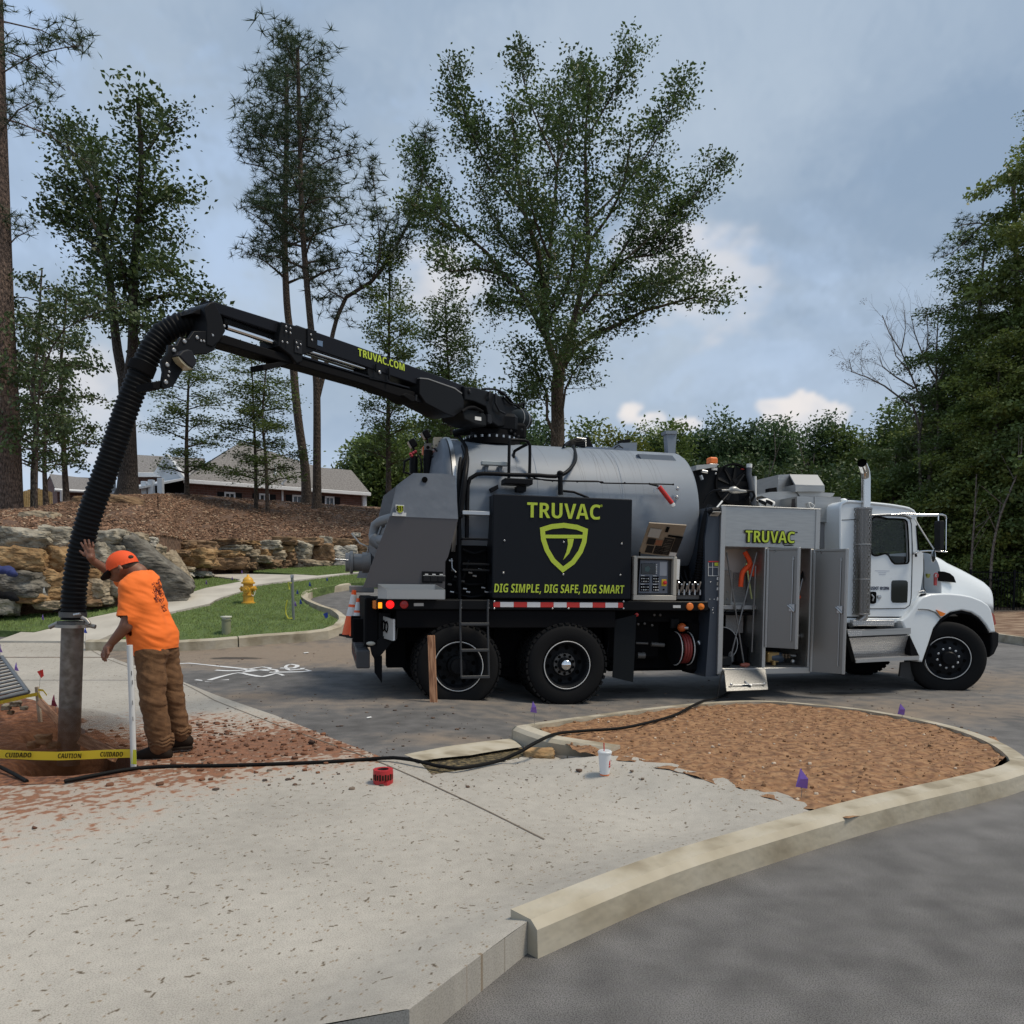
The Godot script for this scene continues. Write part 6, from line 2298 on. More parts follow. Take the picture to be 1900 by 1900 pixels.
func build_tower(steel: Material, alu: Material, bright: Material, black: Material, soot: Material, navy: Material, lime: Material, pitm: Material, decal: Material, red: Material) -> void:
	var tw := thing_part(truck, "tool_cabinet")
	var blue := mat("slate_paint", Color(.035,.045,.062),.4)
	cut(truck, "tower_column",[1317,941,1341,940,1333,1254,1309,1256,1318,1130,1308,1120,1308,1000],-.03,.6, blue)
	cut(truck, "hazard_label",[1315,1041,1333,1041.5,1332,1069,1314,1068],-.028,.004, mat("label_navy", Color(.03,.04,.06),.5))
	for q: Array in [[1314.5,1041,1333.5,1043,0],[1326,1044,1333,1050,1],[1314,1052,1333,1052.7,2],[1314,1068,1333,1068.7,2],[1314,1044,1314.7,1068,2],[1332.5,1044,1333.2,1068,2],[1322,1044,1322.6,1068,2]]:
		cut(truck, "label_print",[q[0], q[1], q[2], q[1], q[2], q[3], q[0], q[3]],-.024,.003,[red, mats["badge_yellow"], decal][q[4]])
	for q: Array in [[1071,1076,0],[1080,1086,1],[1090,1095,0],[1108,1114,0]]:
		cut(truck, "tag",[1330.5, q[0],1336, q[0],1336, q[1],1330, q[1]],-.024,.004,[decal, mats["cream_frame"]][q[2]])
		cut(truck, "tag_dot",[1332.5, q[0] + 1.8,1334.5, q[0] + 1.8,1334.5, q[1] - 1.2,1332.5, q[1] - 1.2],-.022,.004, pitm)
	for q: Array in [[1318,1080],[1325,1112],[1322,1132],[1317,1112],[1323,1128],[1323,1137]]:
		dot(truck, "rivet", T(q[0], q[1],-.028),.008, bright)
	# frame
	bx(tw, "top_panel",3.49,4.95,2.075,2.615,-.9,.0, steel,.008)
	bx(tw, "left_post",3.475,3.545,.38,2.62,-.06,.012, alu,.006)
	bx(tw, "right_post",4.89,4.96,2.07,2.62,-.06,.012, alu,.006)
	bx(tw, "top_trim",3.49,4.96,2.605,2.622,-.06,.014, alu,.003)
	bx(tw, "sill",3.545,4.87,.375,.46,-.9,.006, alu,.006)
	bx(tw, "middle_post",4.135,4.185,.46,2.075,-.06,.004, alu,.005)
	bx(tw, "right_jamb",4.83,4.885,.46,2.075,-.06,.004, alu,.005)
	bx(tw, "end_wall",4.86,4.885,.46,2.08,-.9,-.06, steel,.004)
	bx(tw, "partition",4.15,4.175,.46,2.08,-.9,-.06, steel,.004)
	bx(tw, "back_wall",3.5,4.86,1.15,2.08,-.53,-.5, mat("inner_grey", Color(.62,.59,.55),.5),.003)
	bx(tw, "lower_back",3.5,4.86,.42,1.15,-.73,-.7, soot,.003)
	bx(tw, "floor",3.5,4.86,.43,.45,-.9,-.06, alu,.003)
	var words := lettering(tw, "lettering", "TRUVAC", T(1429,996,.02),.155, T(1476,996).x - T(1385,996).x, mat("print_black", Color(.012,.012,.014),.5), Basis(), true,.004)
	for o: Array in [[-.012,.0],[.012,.0],[.0,.012],[.0,-.012],[.009,.009],[-.009,-.009],[.009,-.009],[-.009,.009]]:
		var w2 := words.duplicate() as MeshInstance3D
		w2.name = numbered(tw, "lettering_outline")
		tw.add_child(w2, true)
		w2.position += Vector3(o[0], o[1],.0002 * o[0] * 100.0)
	lettering(tw, "lettering", "TRUVAC", T(1429,996,.02) + Vector3(0,0,.005),.155, T(1476,996).x - T(1385,996).x, lime, Basis(), true,.004)
	cut(tw, "maker_mark",[1453,1009,1456,1011,1470,1010.4,1474,1011.4,1470,1012.6,1456,1012.8],.006,.008, pitm)
	lettering(tw, "trade_mark", "™", T(1478,988,.01),.02,.03, pitm, Basis(), false)
	# doors: hinged at their left edges, standing open towards the street
	for q: Array in [[4.165,.74,2.07,.44,.27],[4.865,.40,2.07,.455,.28]]:
		var dr := thing_part(tw, "door")
		var ang := -acos(q[4] / q[3])
		dr.transform = Transform3D(Basis(Vector3.UP, ang), Vector3(q[0],0,.012))
		var w: float = q[3]
		bx(dr, "panel",.0, w, q[1], q[2],-.012,.0, mat("door_steel", Color(.25,.248,.24),.4,.8),.003)
		bx(dr, "edge", w - .035, w, q[1], q[2],.0,.03, alu,.004)
		bx(dr, "edge",.0,.03, q[1], q[2],.0,.012, alu,.003)
		bx(dr, "edge",.03, w - .035, q[2] - .03, q[2],.0,.02, mats["door_steel"],.003)
		var hy: float = 1.28 if q[0] < 4.5 else 1.26
		bx(dr, "latch_plate", w - .13, w - .05, hy - .05, hy + .05,.0,.02, bright,.006)
		pipe(dr, "latch",[Vector3(w - .14, hy + .03,.03), Vector3(w - .1, hy,.05), Vector3(w - .06, hy - .05,.03)],.012, bright)
		pipe(dr, "latch_rod",[Vector3(w - .09, q[2] - .12,.02), Vector3(w - .09, hy + .05,.02)],.007, bright)
		pipe(dr, "latch_rod",[Vector3(w - .09, hy - .05,.02), Vector3(w - .09, q[1] + .1,.02)],.007, bright)
		dot(dr, "rod_guide", Vector3(w - .09, q[2] - .15,.012),.014, bright)
		for k in 12:
			dot(dr, "rivet", Vector3(.015, lerpf(q[1] + .05, q[2] - .05, k / 11.0),.012),.006, bright)
		pipe(dr, "stay",[Vector3(.1, q[2] - .045,.02), Vector3(.2, q[2] - .045,-.3)],.008, bright)
	# drop-down flap at the foot of the first bay
	var fl := thing_part(tw, "drop_door")
	var f0 := T(1344,1243.5,.02)
	var f1 := T(1420,1241.5,.02)
	var f2 := T(1425.5,1279,.26)
	var f3 := T(1348,1282.5,.26)
	var b := MB.new()
	b.plate([f0, f1, f2, f3],.015, Vector3(0,1,1))
	var chequer := mat("worn_plate", Color(.42,.42,.41),.5,.6)
	tri_tex(chequer, ramp(.12,[Color(.09,.09,.088), Color(.20,.20,.195), Color(.30,.30,.29)],[.25,.5,.8],88,4),2.0, false)
	part(fl, "panel", b, chequer)
	var fm := (f2 + f3) * .5*.75 + (f0 + f1) * .5*.25 + Vector3(0,.015,.01)
	pipe(fl, "handle",[fm + Vector3(-.04,.03,0), fm, fm + Vector3(.05,-.02,.02)],.014, bright)
	pipe(fl, "rod",[fm + Vector3(-.24,-.01,.01), fm + Vector3(.24,.0,.01)],.006, bright)
	for s: float in [-.24,.24]:
		dot(fl, "rod_guide", fm + Vector3(s,0,.01),.018, bright)
	tpipe(fl, "stay",[1341,1244,.0,1336,1262,.12,1331,1298,.26],.007, black)
	# what hangs and stands in the bays
	var perf := mat("perforated_plate", Color(.40,.39,.38),.5,.5)
	tri_tex(perf, ramp(.2,[Color(.12,.12,.12), Color(.42,.41,.40), Color(.55,.54,.53)],[.3,.5,.8],89,3),2.0, false)
	bx(tw, "wall_plate",3.52,3.75,1.34,1.75,-.50,-.48, perf,.002)
	bx(tw, "wall_plate",3.95,4.14,1.34,1.75,-.50,-.48, perf,.002)
	bx(tw, "wall_plate",3.85,4.12,.9,1.22,-.50,-.48, perf,.002)
	bx(tw, "wall_plate",3.52,3.78,.95,1.22,-.50,-.48, perf,.002)
	bx(tw, "channel",3.77,3.90,1.3,1.78,-.48,-.44, mat("channel_tan", Color(.30,.27,.23),.5),.008)
	for y: float in [1.38,1.48,1.72]:
		dot(tw, "bolt", Vector3(3.84, y,-.438),.015, soot)
	bx(tw, "shelf",3.5,4.15,1.24,1.30,-.50,-.2, mat("shelf_grey", Color(.32,.32,.32),.45,.5),.005)
	bx(tw, "lower_shelf",3.55,4.14,1.16,1.20,-.5,-.25, soot,.005)
	bx(tw, "pump_housing",3.95,4.13,.48,.75,-.7,-.3, soot,.04)
	bx(tw, "strap",3.52,3.66,1.02,1.05,-.3,-.28, mat("strap_yellow", Color(.55,.33,.02),.6),.004)
	for q: Array in [[1348,1025,1380,1230],[1404,1025,1356,1218],[1402,1050,1395,1210]]:
		tpipe(tw, "lance",[q[0], q[1],-.15, q[2], q[3],-.2],.011, mat("lance_grey", Color(.22,.22,.22),.4,.5))
	var vestm := mat("safety_orange", Color(.95,.10,.02),.7)
	var hang := thing("safety_vest", "orange safety vest hanging in the truck's open tool cabinet", "vest", to + tb * Vector3(4.03,1.75,-.3), "", tb)
	b = MB.new()
	var vp := []
	for q: Array in [[1407,1018],[1418,1018],[1417,1040],[1411,1058],[1418,1056],[1417,1100],[1413,1098],[1410,1076],[1406,1100],[1399,1097],[1400,1072],[1390,1064],[1386,1052],[1398,1046]]:
		var p := T(q[0], q[1],-.3) - Vector3(4.03,1.75,-.3)
		vp.append(Vector2(p.x, p.y))
	b.prism(PackedVector2Array(vp),-.05,.02)
	part(hang, "cloth", b, vestm)
	b = MB.new()
	b.box(Vector3(.02,.5,.01), Vector3(.04,-.12,.028),.0, Basis(Vector3(0,0,1),.2))
	part(hang, "stripe", b, mat("stripe_lime", Color(.55,.6,.25),.5))
	b = MB.new()
	b.tube(smooth_line([Vector3(-.02,.28,.0), Vector3(.05,.12,.03), Vector3(-.06,.0,.03), Vector3(-.08,-.2,.02)],.05),.035,8)
	part(hang, "fold", b, vestm)
	var reel := thing_part(tw, "hose_reel")
	var rc := T(1338,1195,-.35)
	facing(reel, "flange",[Vector2(.0,.0), Vector2(.24,.0), Vector2(.24,.02), Vector2(.0,.02)], rc, soot,36)
	facing(reel, "flange_edge",[Vector2(.242,-.005), Vector2(.242,.025), Vector2(.232,.025)], rc, mats["pale_edge"],36)
	bx(tw, "tool_box",3.56,3.78,.47,.60,-.4,-.15, mat("tool_black", Color(.02,.022,.024),.4),.02)
	bx(tw, "canister",3.80,3.92,.47,.68,-.5,-.3, mat("lance_grey"),.05)
	var vv := thing_part(tw, "brass_valve")
	tpipe(vv, "body",[1374,1234,-.1,1384,1234,-.1,1390,1233,-.1],[.02,.035,.02], mat("rust_red", Color(.30,.08,.05),.5),10)
	# water pump in the second bay
	var pm := thing_part(tw, "water_pump")
	tpipe(pm, "motor",[1427,1220,-.35,1440,1220,-.35,1450,1221,-.35],[.075,.085,.07], mat("pump_blue", Color(.06,.08,.11),.35,.4),16)
	bx(pm, "manifold",4.40,4.58,.5,.64,-.42,-.28, mat("brass", Color(.40,.27,.11),.4,.6),.012)
	for k in 3:
		tpipe(pm, "valve_cap",[1452.5 + k * 6,1213,-.3,1452.5 + k * 6,1221,-.3],.022, mat("cap_dark", Color(.12,.09,.06),.4,.5),10)
	tpipe(pm, "fitting",[1436,1226,-.25,1436,1234,-.25],.03, mats["brass"],10)
	tpipe(pm, "fitting",[1466,1216,-.25,1476,1217,-.25],.018, bright,8)
	b = MB.new()
	b.ball(Vector3.ONE * .03, T(1471,1227,-.22),12)
	part(pm, "ball_valve", b, bright)
	b = MB.new()
	b.ball(Vector3.ONE * .035, T(1480,1180,-.25),12)
	part(pm, "accumulator", b, bright)
	tpipe(pm, "hose",[1478,1190,-.3,1484,1205,-.3,1478,1218,-.3],.02, black)
	bx(tw, "pink_panel",4.62,4.84,1.25,1.95,-.48,-.46, mat("panel_pink", Color(.36,.19,.15),.6),.003)
	tpipe(tw, "green_pole",[1498,1045,-.2,1497,1100,-.2,1494,1185,-.2],.018, mat("pole_green", Color(.07,.30,.04),.5))
	tpipe(tw, "black_hose",[1495,1040,-.25,1491,1060,-.22,1484,1078,-.2],.02, black)
	tpipe(tw, "lance",[1489,1074,-.18,1482,1105,-.15],.008, bright)
	b = MB.new()
	b.ball(Vector3(.025,.03,.025), T(1482.5,1108,-.15),10)
	part(tw, "orange_knob", b, mats["safety_orange"])
	# under the deck: red hose reel and orange coupling
	var r2 := thing_part(truck, "red_hose_reel")
	var ro := T(1264,1203,-.35)
	for s in 2:
		b = MB.new()
		b.xf = Transform3D(Basis(Vector3(0,0,1), PI / 2) * Basis(Vector3.RIGHT,.12), ro + Vector3(.09 - .18 * s,0,0))
		b.lathe([Vector2(.0,-.006), Vector2(.225,-.006), Vector2(.225,.006), Vector2(.0,.006)],36)
		part(r2, "flange", b, soot)
		b = MB.new()
		var edge := []
		for k in 37:
			edge.append(Vector3(0, cos(TAU * k / 36), sin(TAU * k / 36)) * .225 + ro + Vector3(.09 - .18 * s,0,0))
		b.tube(edge,.007,5, false)
		part(r2, "flange_edge", b, mats["pale_edge"])
	for k in 4:
		b = MB.new()
		var coil := []
		for j in 33:
			coil.append(Vector3(0, cos(TAU * j / 32), sin(TAU * j / 32)) * .185 + ro + Vector3(-.06 + .04 * k,0,0))
		b.tube(coil,.021,8, false)
		part(r2, "hose_coil", b, mat("red_hose", Color(.22,.03,.025),.5))
	bx(r2, "bracket",2.93,3.05,.98,1.11,-.33,-.28, black,.006)
	b = MB.new()
	b.ball(Vector3(.06,.06,.06), T(1265,1164,-.22),14)
	part(r2, "coupling", b, mat("coupling_orange", Color(.50,.10,.02),.4))
	tpipe(r2, "coupling_nut",[1270,1165,-.18,1277,1165,-.16],.022, bright)
	tpipe(truck, "drain_fitting",[1295,1190,-.3,1299,1196,-.28],.035, bright,10)
	facing(truck, "marker_lamp",[Vector2(.028,.0), Vector2(.024,.015), Vector2(.0,.02)], T(1181,1140.5,-.15), mats["red_lens"],14)
	for q: Array in [[1214,1141],[1225,1141],[1196,1157],[1184,1158],[1210,1160]]:
		dot(truck, "air_fitting", T(q[0], q[1],-.3),.018, mats["hub_grey"])
	for q: Array in [[1180,1193,1202,1194,.016],[1182,1216,1196,1216,.045],[1208,1195,1232,1197,.03]]:
		tpipe(truck, "drive_line",[q[0], q[1],-.4, q[2], q[3],-.4], q[4], mats["hub_grey"],10)
	tpipe(truck, "air_hose",[1130,1190,-.3,1126,1210,-.28,1130,1226,-.28,1138,1228,-.3],.01, black)
	bx(truck, "under_box",2.1,2.9,.55,1.2,-.7,-.55, soot,.03)
	bx(truck, "under_box",3.2,3.5,.36,1.1,-.65,-.3, soot,.06)
# a thick outline with softened front edge; z0 is the front
func soft_prism(parent: Node, called: String, poly: PackedVector2Array, z0: float, z1: float, r: float, m: Material) -> MeshInstance3D:
	var b := MB.new()
	var n := poly.size()
	var cw := -1.0 if Geometry2D.is_polygon_clockwise(poly) else 1.0
	var en := []
	for i in n:
		var e := (poly[(i + 1) % n] - poly[i]).normalized()
		en.append(Vector2(e.y,-e.x) * cw)
	var vn := []
	for i in n:
		vn.append((en[i] + en[(i + n - 1) % n]).normalized())
	var rows := []
	var slopes := []
	for k in 4:
		var a := PI * .5 * k / 3.0
		var q := PackedVector2Array()
		for i in n:
			var sharp: float = maxf(.45, vn[i].dot(en[i]))
			q.append(poly[i] - vn[i] * r * (1.0 - sin(a)) / sharp)
		rows.append([q, z0 - r * (1.0 - cos(a))])
		slopes.append(a)
	rows.append([poly, z1])
	slopes.append(PI * .5)
	var ix := Geometry2D.triangulate_polygon(rows[0][0])
	if ix.is_empty():
		ix = Geometry2D.triangulate_polygon(poly)
	for k in range(0, ix.size(),3):
		var f := Vector3(0,0,1)
		var a: Vector2 = rows[0][0][ix[k]]
		var c: Vector2 = rows[0][0][ix[k + 1]]
		var d: Vector2 = rows[0][0][ix[k + 2]]
		b.tri(Vector3(a.x, a.y, z0), Vector3(c.x, c.y, z0), Vector3(d.x, d.y, z0), f, f, f)
	var ix2 := Geometry2D.triangulate_polygon(poly)
	for k in range(0, ix2.size(),3):
		var f := Vector3(0,0,-1)
		b.tri(Vector3(poly[ix2[k]].x, poly[ix2[k]].y, z1), Vector3(poly[ix2[k + 1]].x, poly[ix2[k + 1]].y, z1), Vector3(poly[ix2[k + 2]].x, poly[ix2[k + 2]].y, z1), f, f, f)
	for k in rows.size() - 1:
		for i in n:
			var j := (i + 1) % n
			var p := []
			var nn := []
			for o: Array in [[k, i],[k, j],[k + 1, j],[k + 1, i]]:
				var w: Vector2 = rows[o[0]][0][o[1]]
				p.append(Vector3(w.x, w.y, rows[o[0]][1]))
				var side: Vector2 = vn[o[1]] if vn[o[1]].dot(en[i]) > .82 else en[i]
				var a: float = slopes[o[0]]
				nn.append(Vector3(side.x * sin(a), side.y * sin(a), cos(a)))
			b.tri(p[0], p[1], p[2], nn[0], nn[1], nn[2])
			b.tri(p[0], p[2], p[3], nn[0], nn[2], nn[3])
	return part(parent, called, b, m)
func round_line(flat: Array, z: float, step := .05) -> PackedVector2Array:
	var pts := []
	for i in range(0, flat.size(),2):
		pts.append(T(flat[i], flat[i + 1], z))
	var out := PackedVector2Array()
	for p: Vector3 in smooth_line(pts, step, true):
		out.append(Vector2(p.x, p.y))
	return out
func build_cab(white: Material, black: Material, soot: Material, chrome: Material, alu: Material, amber: Material, pitm: Material, decal: Material, bright: Material) -> void:
	var cab := thing_part(truck, "cab")
	var zn := -.15
	var zf := -2.25
	var glass := StandardMaterial3D.new()
	glass.resource_name = "tinted_glass"
	glass.albedo_color = Color(.02,.09,.055,.25)
	glass.transparency = BaseMaterial3D.TRANSPARENCY_ALPHA
	glass.roughness = .04
	glass.metallic_specular = .3
	var dark_glass := mat("dark_glass", Color(.012,.018,.017),.05)
	var seam := mat("seam", Color(.03,.032,.035),.7)
	var roof_px := [1559,1000,1559,940,1562,933,1570,929.5,1590,930,1616,932.5,1650,936,1672,939.5,1686,942.5,1694,947,1699,954]
	var front_px := [1702,1020,1713,1026,1713,1060,1708,1096,1692,1122,1682,1144,1604,1144,1559,1144]
	var outline := tp(roof_px + front_px, zn)
	var win := round_line([1617,964,1650,962.5,1678,964,1682.5,968,1685,1000,1686,1041,1684,1045,1660,1046,1655,1042,1648,1030,1643,1027,1617,1026.5], zn,.03)
	var midx := T(1650,1000, zn).x
	for far in 2:
		for side in 2:
			var box := PackedVector2Array([Vector2(-5 if side == 0 else midx,0), Vector2(midx if side == 0 else 20.0,0), Vector2(midx if side == 0 else 20.0,5), Vector2(-5 if side == 0 else midx,5)])
			for piece: PackedVector2Array in Geometry2D.intersect_polygons(outline, box):
				for pc: PackedVector2Array in Geometry2D.clip_polygons(piece, win):
					var b := MB.new()
					b.prism(pc, zn - .05 if far == 0 else zf, zn if far == 0 else zf + .05)
					part(cab, "side_panel", b, white)
		var wb := MB.new()
		wb.prism(win, (zn - .03) if far == 0 else zf + .02, (zn - .026) if far == 0 else zf + .024)
		part(cab, "side_window", wb, glass)
	# roof, back and floor between the sides
	var shell := MB.new()
	var rp := smooth_line([T(1559,1144, zn), T(1559,1000, zn), T(1559,940, zn), T(1562,933, zn), T(1570,929.5, zn), T(1590,930, zn), T(1616,932.5, zn), T(1650,936, zn), T(1672,939.5, zn), T(1686,942.5, zn), T(1694,947, zn), T(1699,955, zn)],.06)
	var centre := T(1630,1040, zn)
	for i in rp.size() - 1:
		var a: Vector3 = rp[i]
		var c: Vector3 = rp[i + 1]
		var na: Vector3 = (rp[i + 1] - rp[maxi(i - 1,0)]).cross(Vector3(0,0,1)).normalized()
		var nc: Vector3 = (rp[mini(i + 2, rp.size() - 1)] - rp[i]).cross(Vector3(0,0,1)).normalized()
		if na.dot(a - centre) < .0:
			na = -na
		if nc.dot(c - centre) < .0:
			nc = -nc
		for o: float in [.0,-.03]:
			var a0 := Vector3(a.x, a.y, zn) + na * o
			var c0 := Vector3(c.x, c.y, zn) + nc * o
			var a1 := Vector3(a.x, a.y, zf) + na * o
			var c1 := Vector3(c.x, c.y, zf) + nc * o
			shell.tri(a0, c0, c1, na, nc, nc)
			shell.tri(a0, c1, a1, na, nc, na)
	part(cab, "roof", shell, white)
	for z: float in [zn + .0, zf]:
		var rail := []
		for p: Vector3 in rp:
			rail.append(Vector3(p.x, p.y - .012, z))
		pipe(cab, "roof_edge", rail.slice(6),.022, white,10)
	# windscreen and cowl
	var b := MB.new()
	b.plate([T(1699,955, zn) + Vector3(.005,0,-.08), T(1703,1020, zn) + Vector3(.005,0,-.06), Vector3(T(1703,1020, zn).x + .08, T(1703,1020, zn).y,-1.2), Vector3(T(1699,955, zn).x + .06, T(1699,955, zn).y,-1.2)],.006, Vector3(1,.3,0))
	b.plate([T(1699,955, zn) + Vector3(.005,0,-2.02), T(1703,1020, zn) + Vector3(.005,0,-2.04), Vector3(T(1703,1020, zn).x + .08, T(1703,1020, zn).y,-1.2), Vector3(T(1699,955, zn).x + .06, T(1699,955, zn).y,-1.2)],.006, Vector3(1,.3,0))
	part(cab, "windscreen", b, glass)
	bx(cab, "dashboard",6.25,6.72,1.5,2.02,-2.15,-.25, soot,.05)
	bx(cab, "interior",5.45,6.5,1.12,1.62,-2.18,-.22, soot,.03)
	for z: float in [-.65,-1.75]:
		bx(cab, "seat_back",5.55,5.78,1.5,2.2, z - .27, z + .27, soot,.06)
	b = MB.new()
	var wheel_ring := []
	for k in 25:
		wheel_ring.append(Vector3(.12 * sin(TAU * k / 24.0),.2 * cos(TAU * k / 24.0),.22 * sin(TAU * k / 24.0)))
	b.xf = Transform3D(Basis(Vector3(0,0,1),-.35), Vector3(6.2,1.98,-1.75))
	b.tube(wheel_ring,.018,8, false)
	part(cab, "steering_wheel", b, soot)
	cut(cab, "windscreen_pillar",[1690,955,1700,956,1704.5,1021,1695,1026], zn + .004,.05, white)
	cut(cab, "window_gasket",[1699.5,975,1701.5,975,1705.5,1019,1703,1021], zn + .008,.04, pitm)
	# door: seams, handle, kick window, lettering
	var door := thing_part(cab, "door")
	tpipe(door, "seam",[1618,958, zn,1650,957, zn,1680,958.5, zn,1688,963, zn,1691,972, zn,1692.5,1030, zn,1690.5,1110, zn,1688,1123, zn,1680,1128.5, zn,1614,1129.5, zn],.007, seam,6)
	tpipe(door, "drip_rail",[1612,956, zn + .01,1660,954, zn + .01,1684,957, zn + .01,1692,962, zn + .01],.01, bright,6)
	var gasket := MB.new()
	var gl := []
	for p in win:
		gl.append(Vector3(p.x, p.y, zn + .002))
	gl.append(gl[0])
	gasket.tube(gl,.012,6, false)
	part(door, "window_seal", gasket, pitm)
	var kick := round_line([1656,1077,1681,1077,1684,1080,1683,1114,1680,1118,1656,1118,1653.5,1114,1654,1080], zn,.02)
	b = MB.new()
	b.prism(kick, zn - .01, zn + .006)
	part(door, "kick_window", b, dark_glass)
	var hp := round_line([1615,1098,1624,1098,1625.5,1100,1625,1118,1622,1120,1615,1120,1613,1117,1613,1101], zn,.02)
	b = MB.new()
	b.prism(hp, zn - .01, zn + .008)
	part(door, "handle_recess", b, pitm)
	tpipe(door, "handle",[1617,1103, zn + .02,1621,1108, zn + .03,1619,1115, zn + .02],.012, bright)
	facing(door, "lock_cover",[Vector2(.036,.0), Vector2(.03,.015), Vector2(.0,.018)], T(1631,1107.5, zn), bright,20)
	lettering(door, "lettering", "USDOT 1013994", T(1633,1091.5, zn + .003),.05, T(1650,1090, zn).x - T(1616,1090, zn).x, mat("print_blue", Color(.02,.03,.07),.6), Basis(), true,.003)
	for q: Array in [[1059,33,0],[1062.5,18,1],[1066,15,1]]:
		var sp0 := T(1637, q[0], zn)
		bx(door, "small_print", sp0.x - q[1] * .0036, sp0.x + q[1] * .0036, sp0.y - .004, sp0.y + .004, zn, zn + .002, mat("print_grey", Color(.42,.45,.52),.6),.0)
	tpipe(cab, "seam",[1712.5,1028, zn - .06,1714,1040, zn - .04,1714,1090, zn - .02,1718,1100, zn],.007, seam,6)
	tpipe(cab, "seam",[1560,965, zn,1600,963.5, zn],.006, seam,6)
	bx(cab, "sill",5.42,6.5,1.06,1.13,-.5,-.145, white,.01)
	b = MB.new()
	b.ball(Vector3(.06,.035,.05), T(1565,929,-.5),12)
	part(cab, "marker_lamp", b, white)
	b = MB.new()
	b.ball(Vector3(.025,.025,.025), T(1573,928,-.5),10)
	part(cab, "roof_fitting", b, black)
	# bonnet: rings of a rounded section from the cowl to the nose
	var hood := MB.new()
	var top_px := [[1708,1024],[1725,1031],[1737,1038.5],[1764,1051.5],[1783,1061.5],[1803,1072.5],[1812,1080],[1816,1090]]
	var rs := []
	for i in top_px.size():
		var p := T(top_px[i][0], top_px[i][1],-.8)
		var t := float(i) / (top_px.size() - 1)
		var hw := lerpf(.86,.72, t) - (.05 if i == top_px.size() - 1 else .0)
		var bottom := 1.15
		var ring := PackedVector3Array()
		for k in 21:
			var a := PI * k / 20.0
			var sx := signf(cos(a)) * pow(absf(cos(a)),.42)
			var sy := pow(sin(a),.55)
			ring.append(Vector3(p.x + .06 * sin(a), bottom + (p.y - bottom) * sy,-1.2 + hw * sx * (1.0 - .06 * sy)))
		rs.append(ring)
	var noser := PackedVector3Array()
	for p: Vector3 in rs[-1]:
		noser.append(Vector3(p.x + .03, minf(p.y,1.75) * .98, p.z * .97 - .036))
	rs.append(noser)
	hood.rings(rs)
	part(truck, "bonnet", hood, white)
	bx(truck, "grille",7.9,8.02,.9,1.62,-1.75,-.65, mat("grille_dark", Color(.1,.1,.1),.4,.6),.03)
	cut(truck, "bonnet_vent",[1743,1060,1752,1060.5,1763,1064,1770,1070,1774,1081,1760,1079.5,1743,1078],-.362,.03, pitm)
	var emblem := thing_part(truck, "bonnet_emblem")
	facing(emblem, "disc",[Vector2(.045,.0), Vector2(.04,.012), Vector2(.0,.014)], T(1736.5,1068,-.36), mat("emblem_red", Color(.28,.03,.03),.35),20)
	cut(emblem, "bar",[1734,1066,1739,1066,1738.5,1086.5,1734,1086],-.358,.02, mats["emblem_red"])
	lettering(emblem, "lettering", "K", T(1736.5,1068,-.34),.05,.035, bright)
	cut(truck, "shield_decal",[1720,1064.5,1726.5,1065,1725.5,1070,1723,1072.5,1720.5,1069.5],-.335,.03, mat("decal_olive", Color(.16,.17,.02),.5))
	# wing over the front wheel
	var wing_px := [1672,1152,1684,1143,1694,1130,1703,1116,1712,1107.5,1726,1102.5,1745,1101,1764,1101,1784,1103,1803,1106.5,1822,1114,1834,1122,1840,1131,1843.5,1145,1846.5,1162,1848,1173,1838,1174,1830,1160,1818,1146,1803,1136.5,1785,1132.5,1764,1136.5,1747,1147.5,1733,1166,1723,1197,1712,1229,1705,1228,1696,1205,1686,1180]
	var wing := soft_prism(truck, "wing", tp(wing_px,-.06),-.06,-.75,.028, white)
	soft_prism(truck, "wing_far", tp(wing_px,-.06),-1.75,-2.36,.028, white)
	cut(truck, "wheel_well",[1712,1190,1733,1160,1764,1134,1803,1134,1830,1158,1836,1172,1836,1215,1712,1230],-.62,.05, soot)
	var arch := [1712,1229,1723,1197,1733,1166,1747,1147.5,1764,1136.5,1785,1132.5,1803,1136.5,1818,1146,1830,1160,1837,1174]
	for i in range(18,-1,-2):
		arch.append(1776 + (arch[i] - 1776) * .94)
		arch.append(1215 + (arch[i + 1] - 1215) * .93 - 1.0)
	cut(truck, "arch_liner", arch,-.085,.7, soot)
	tpipe(truck, "wing_seam",[1704,1130.5,-.045,1722,1131,-.05,1736,1136,-.05,1746,1147,-.05],.009, mat("seam_grey", Color(.16,.17,.18),.6),6)
	cut(truck, "wing_lamp",[1738,1131.5,1755,1138.5,1750,1143,1745,1143.5],-.045,.03, amber)
	cut(truck, "bonnet_latch",[1697,1122,1713,1102,1719,1101,1718,1106,1709,1113,1700,1126],-.10,.05, mat("latch_black", Color(.02,.02,.022),.4))
	tpipe(truck, "latch_handle",[1705,1098,-.12,1714,1096,-.1,1718,1100,-.1],.008, bright)
	soft_prism(truck, "front_bumper", tp([1838,1172,1849,1171.5,1855,1175,1854,1197,1846,1214,1837,1220,1840,1198],-.12),-.12,-2.3,.03, mat("bumper_black", Color(.012,.012,.013),.5))
	cut(truck, "head_lamp",[1840,1136,1845,1141,1848.5,1158,1845,1160],-.12,.12, mat("lens_red", Color(.35,.09,.07),.2))
	# mirrors on chromed arms
	var mr := thing_part(truck, "mirror")
	tpipe(mr, "arm",[1652,955,-.05,1680,953.5,.0,1720,955,.08,1748,954.5,.12,1754,957,.12,1755.5,963,.12],.012, chrome)
	tpipe(mr, "arm",[1690,958,-.1,1720,957,.0,1742,957,.08],.008, chrome)
	tpipe(mr, "arm",[1695,1028,-.1,1708,1023,-.02,1735,1022,.06,1757,1024,.12],.010, chrome)
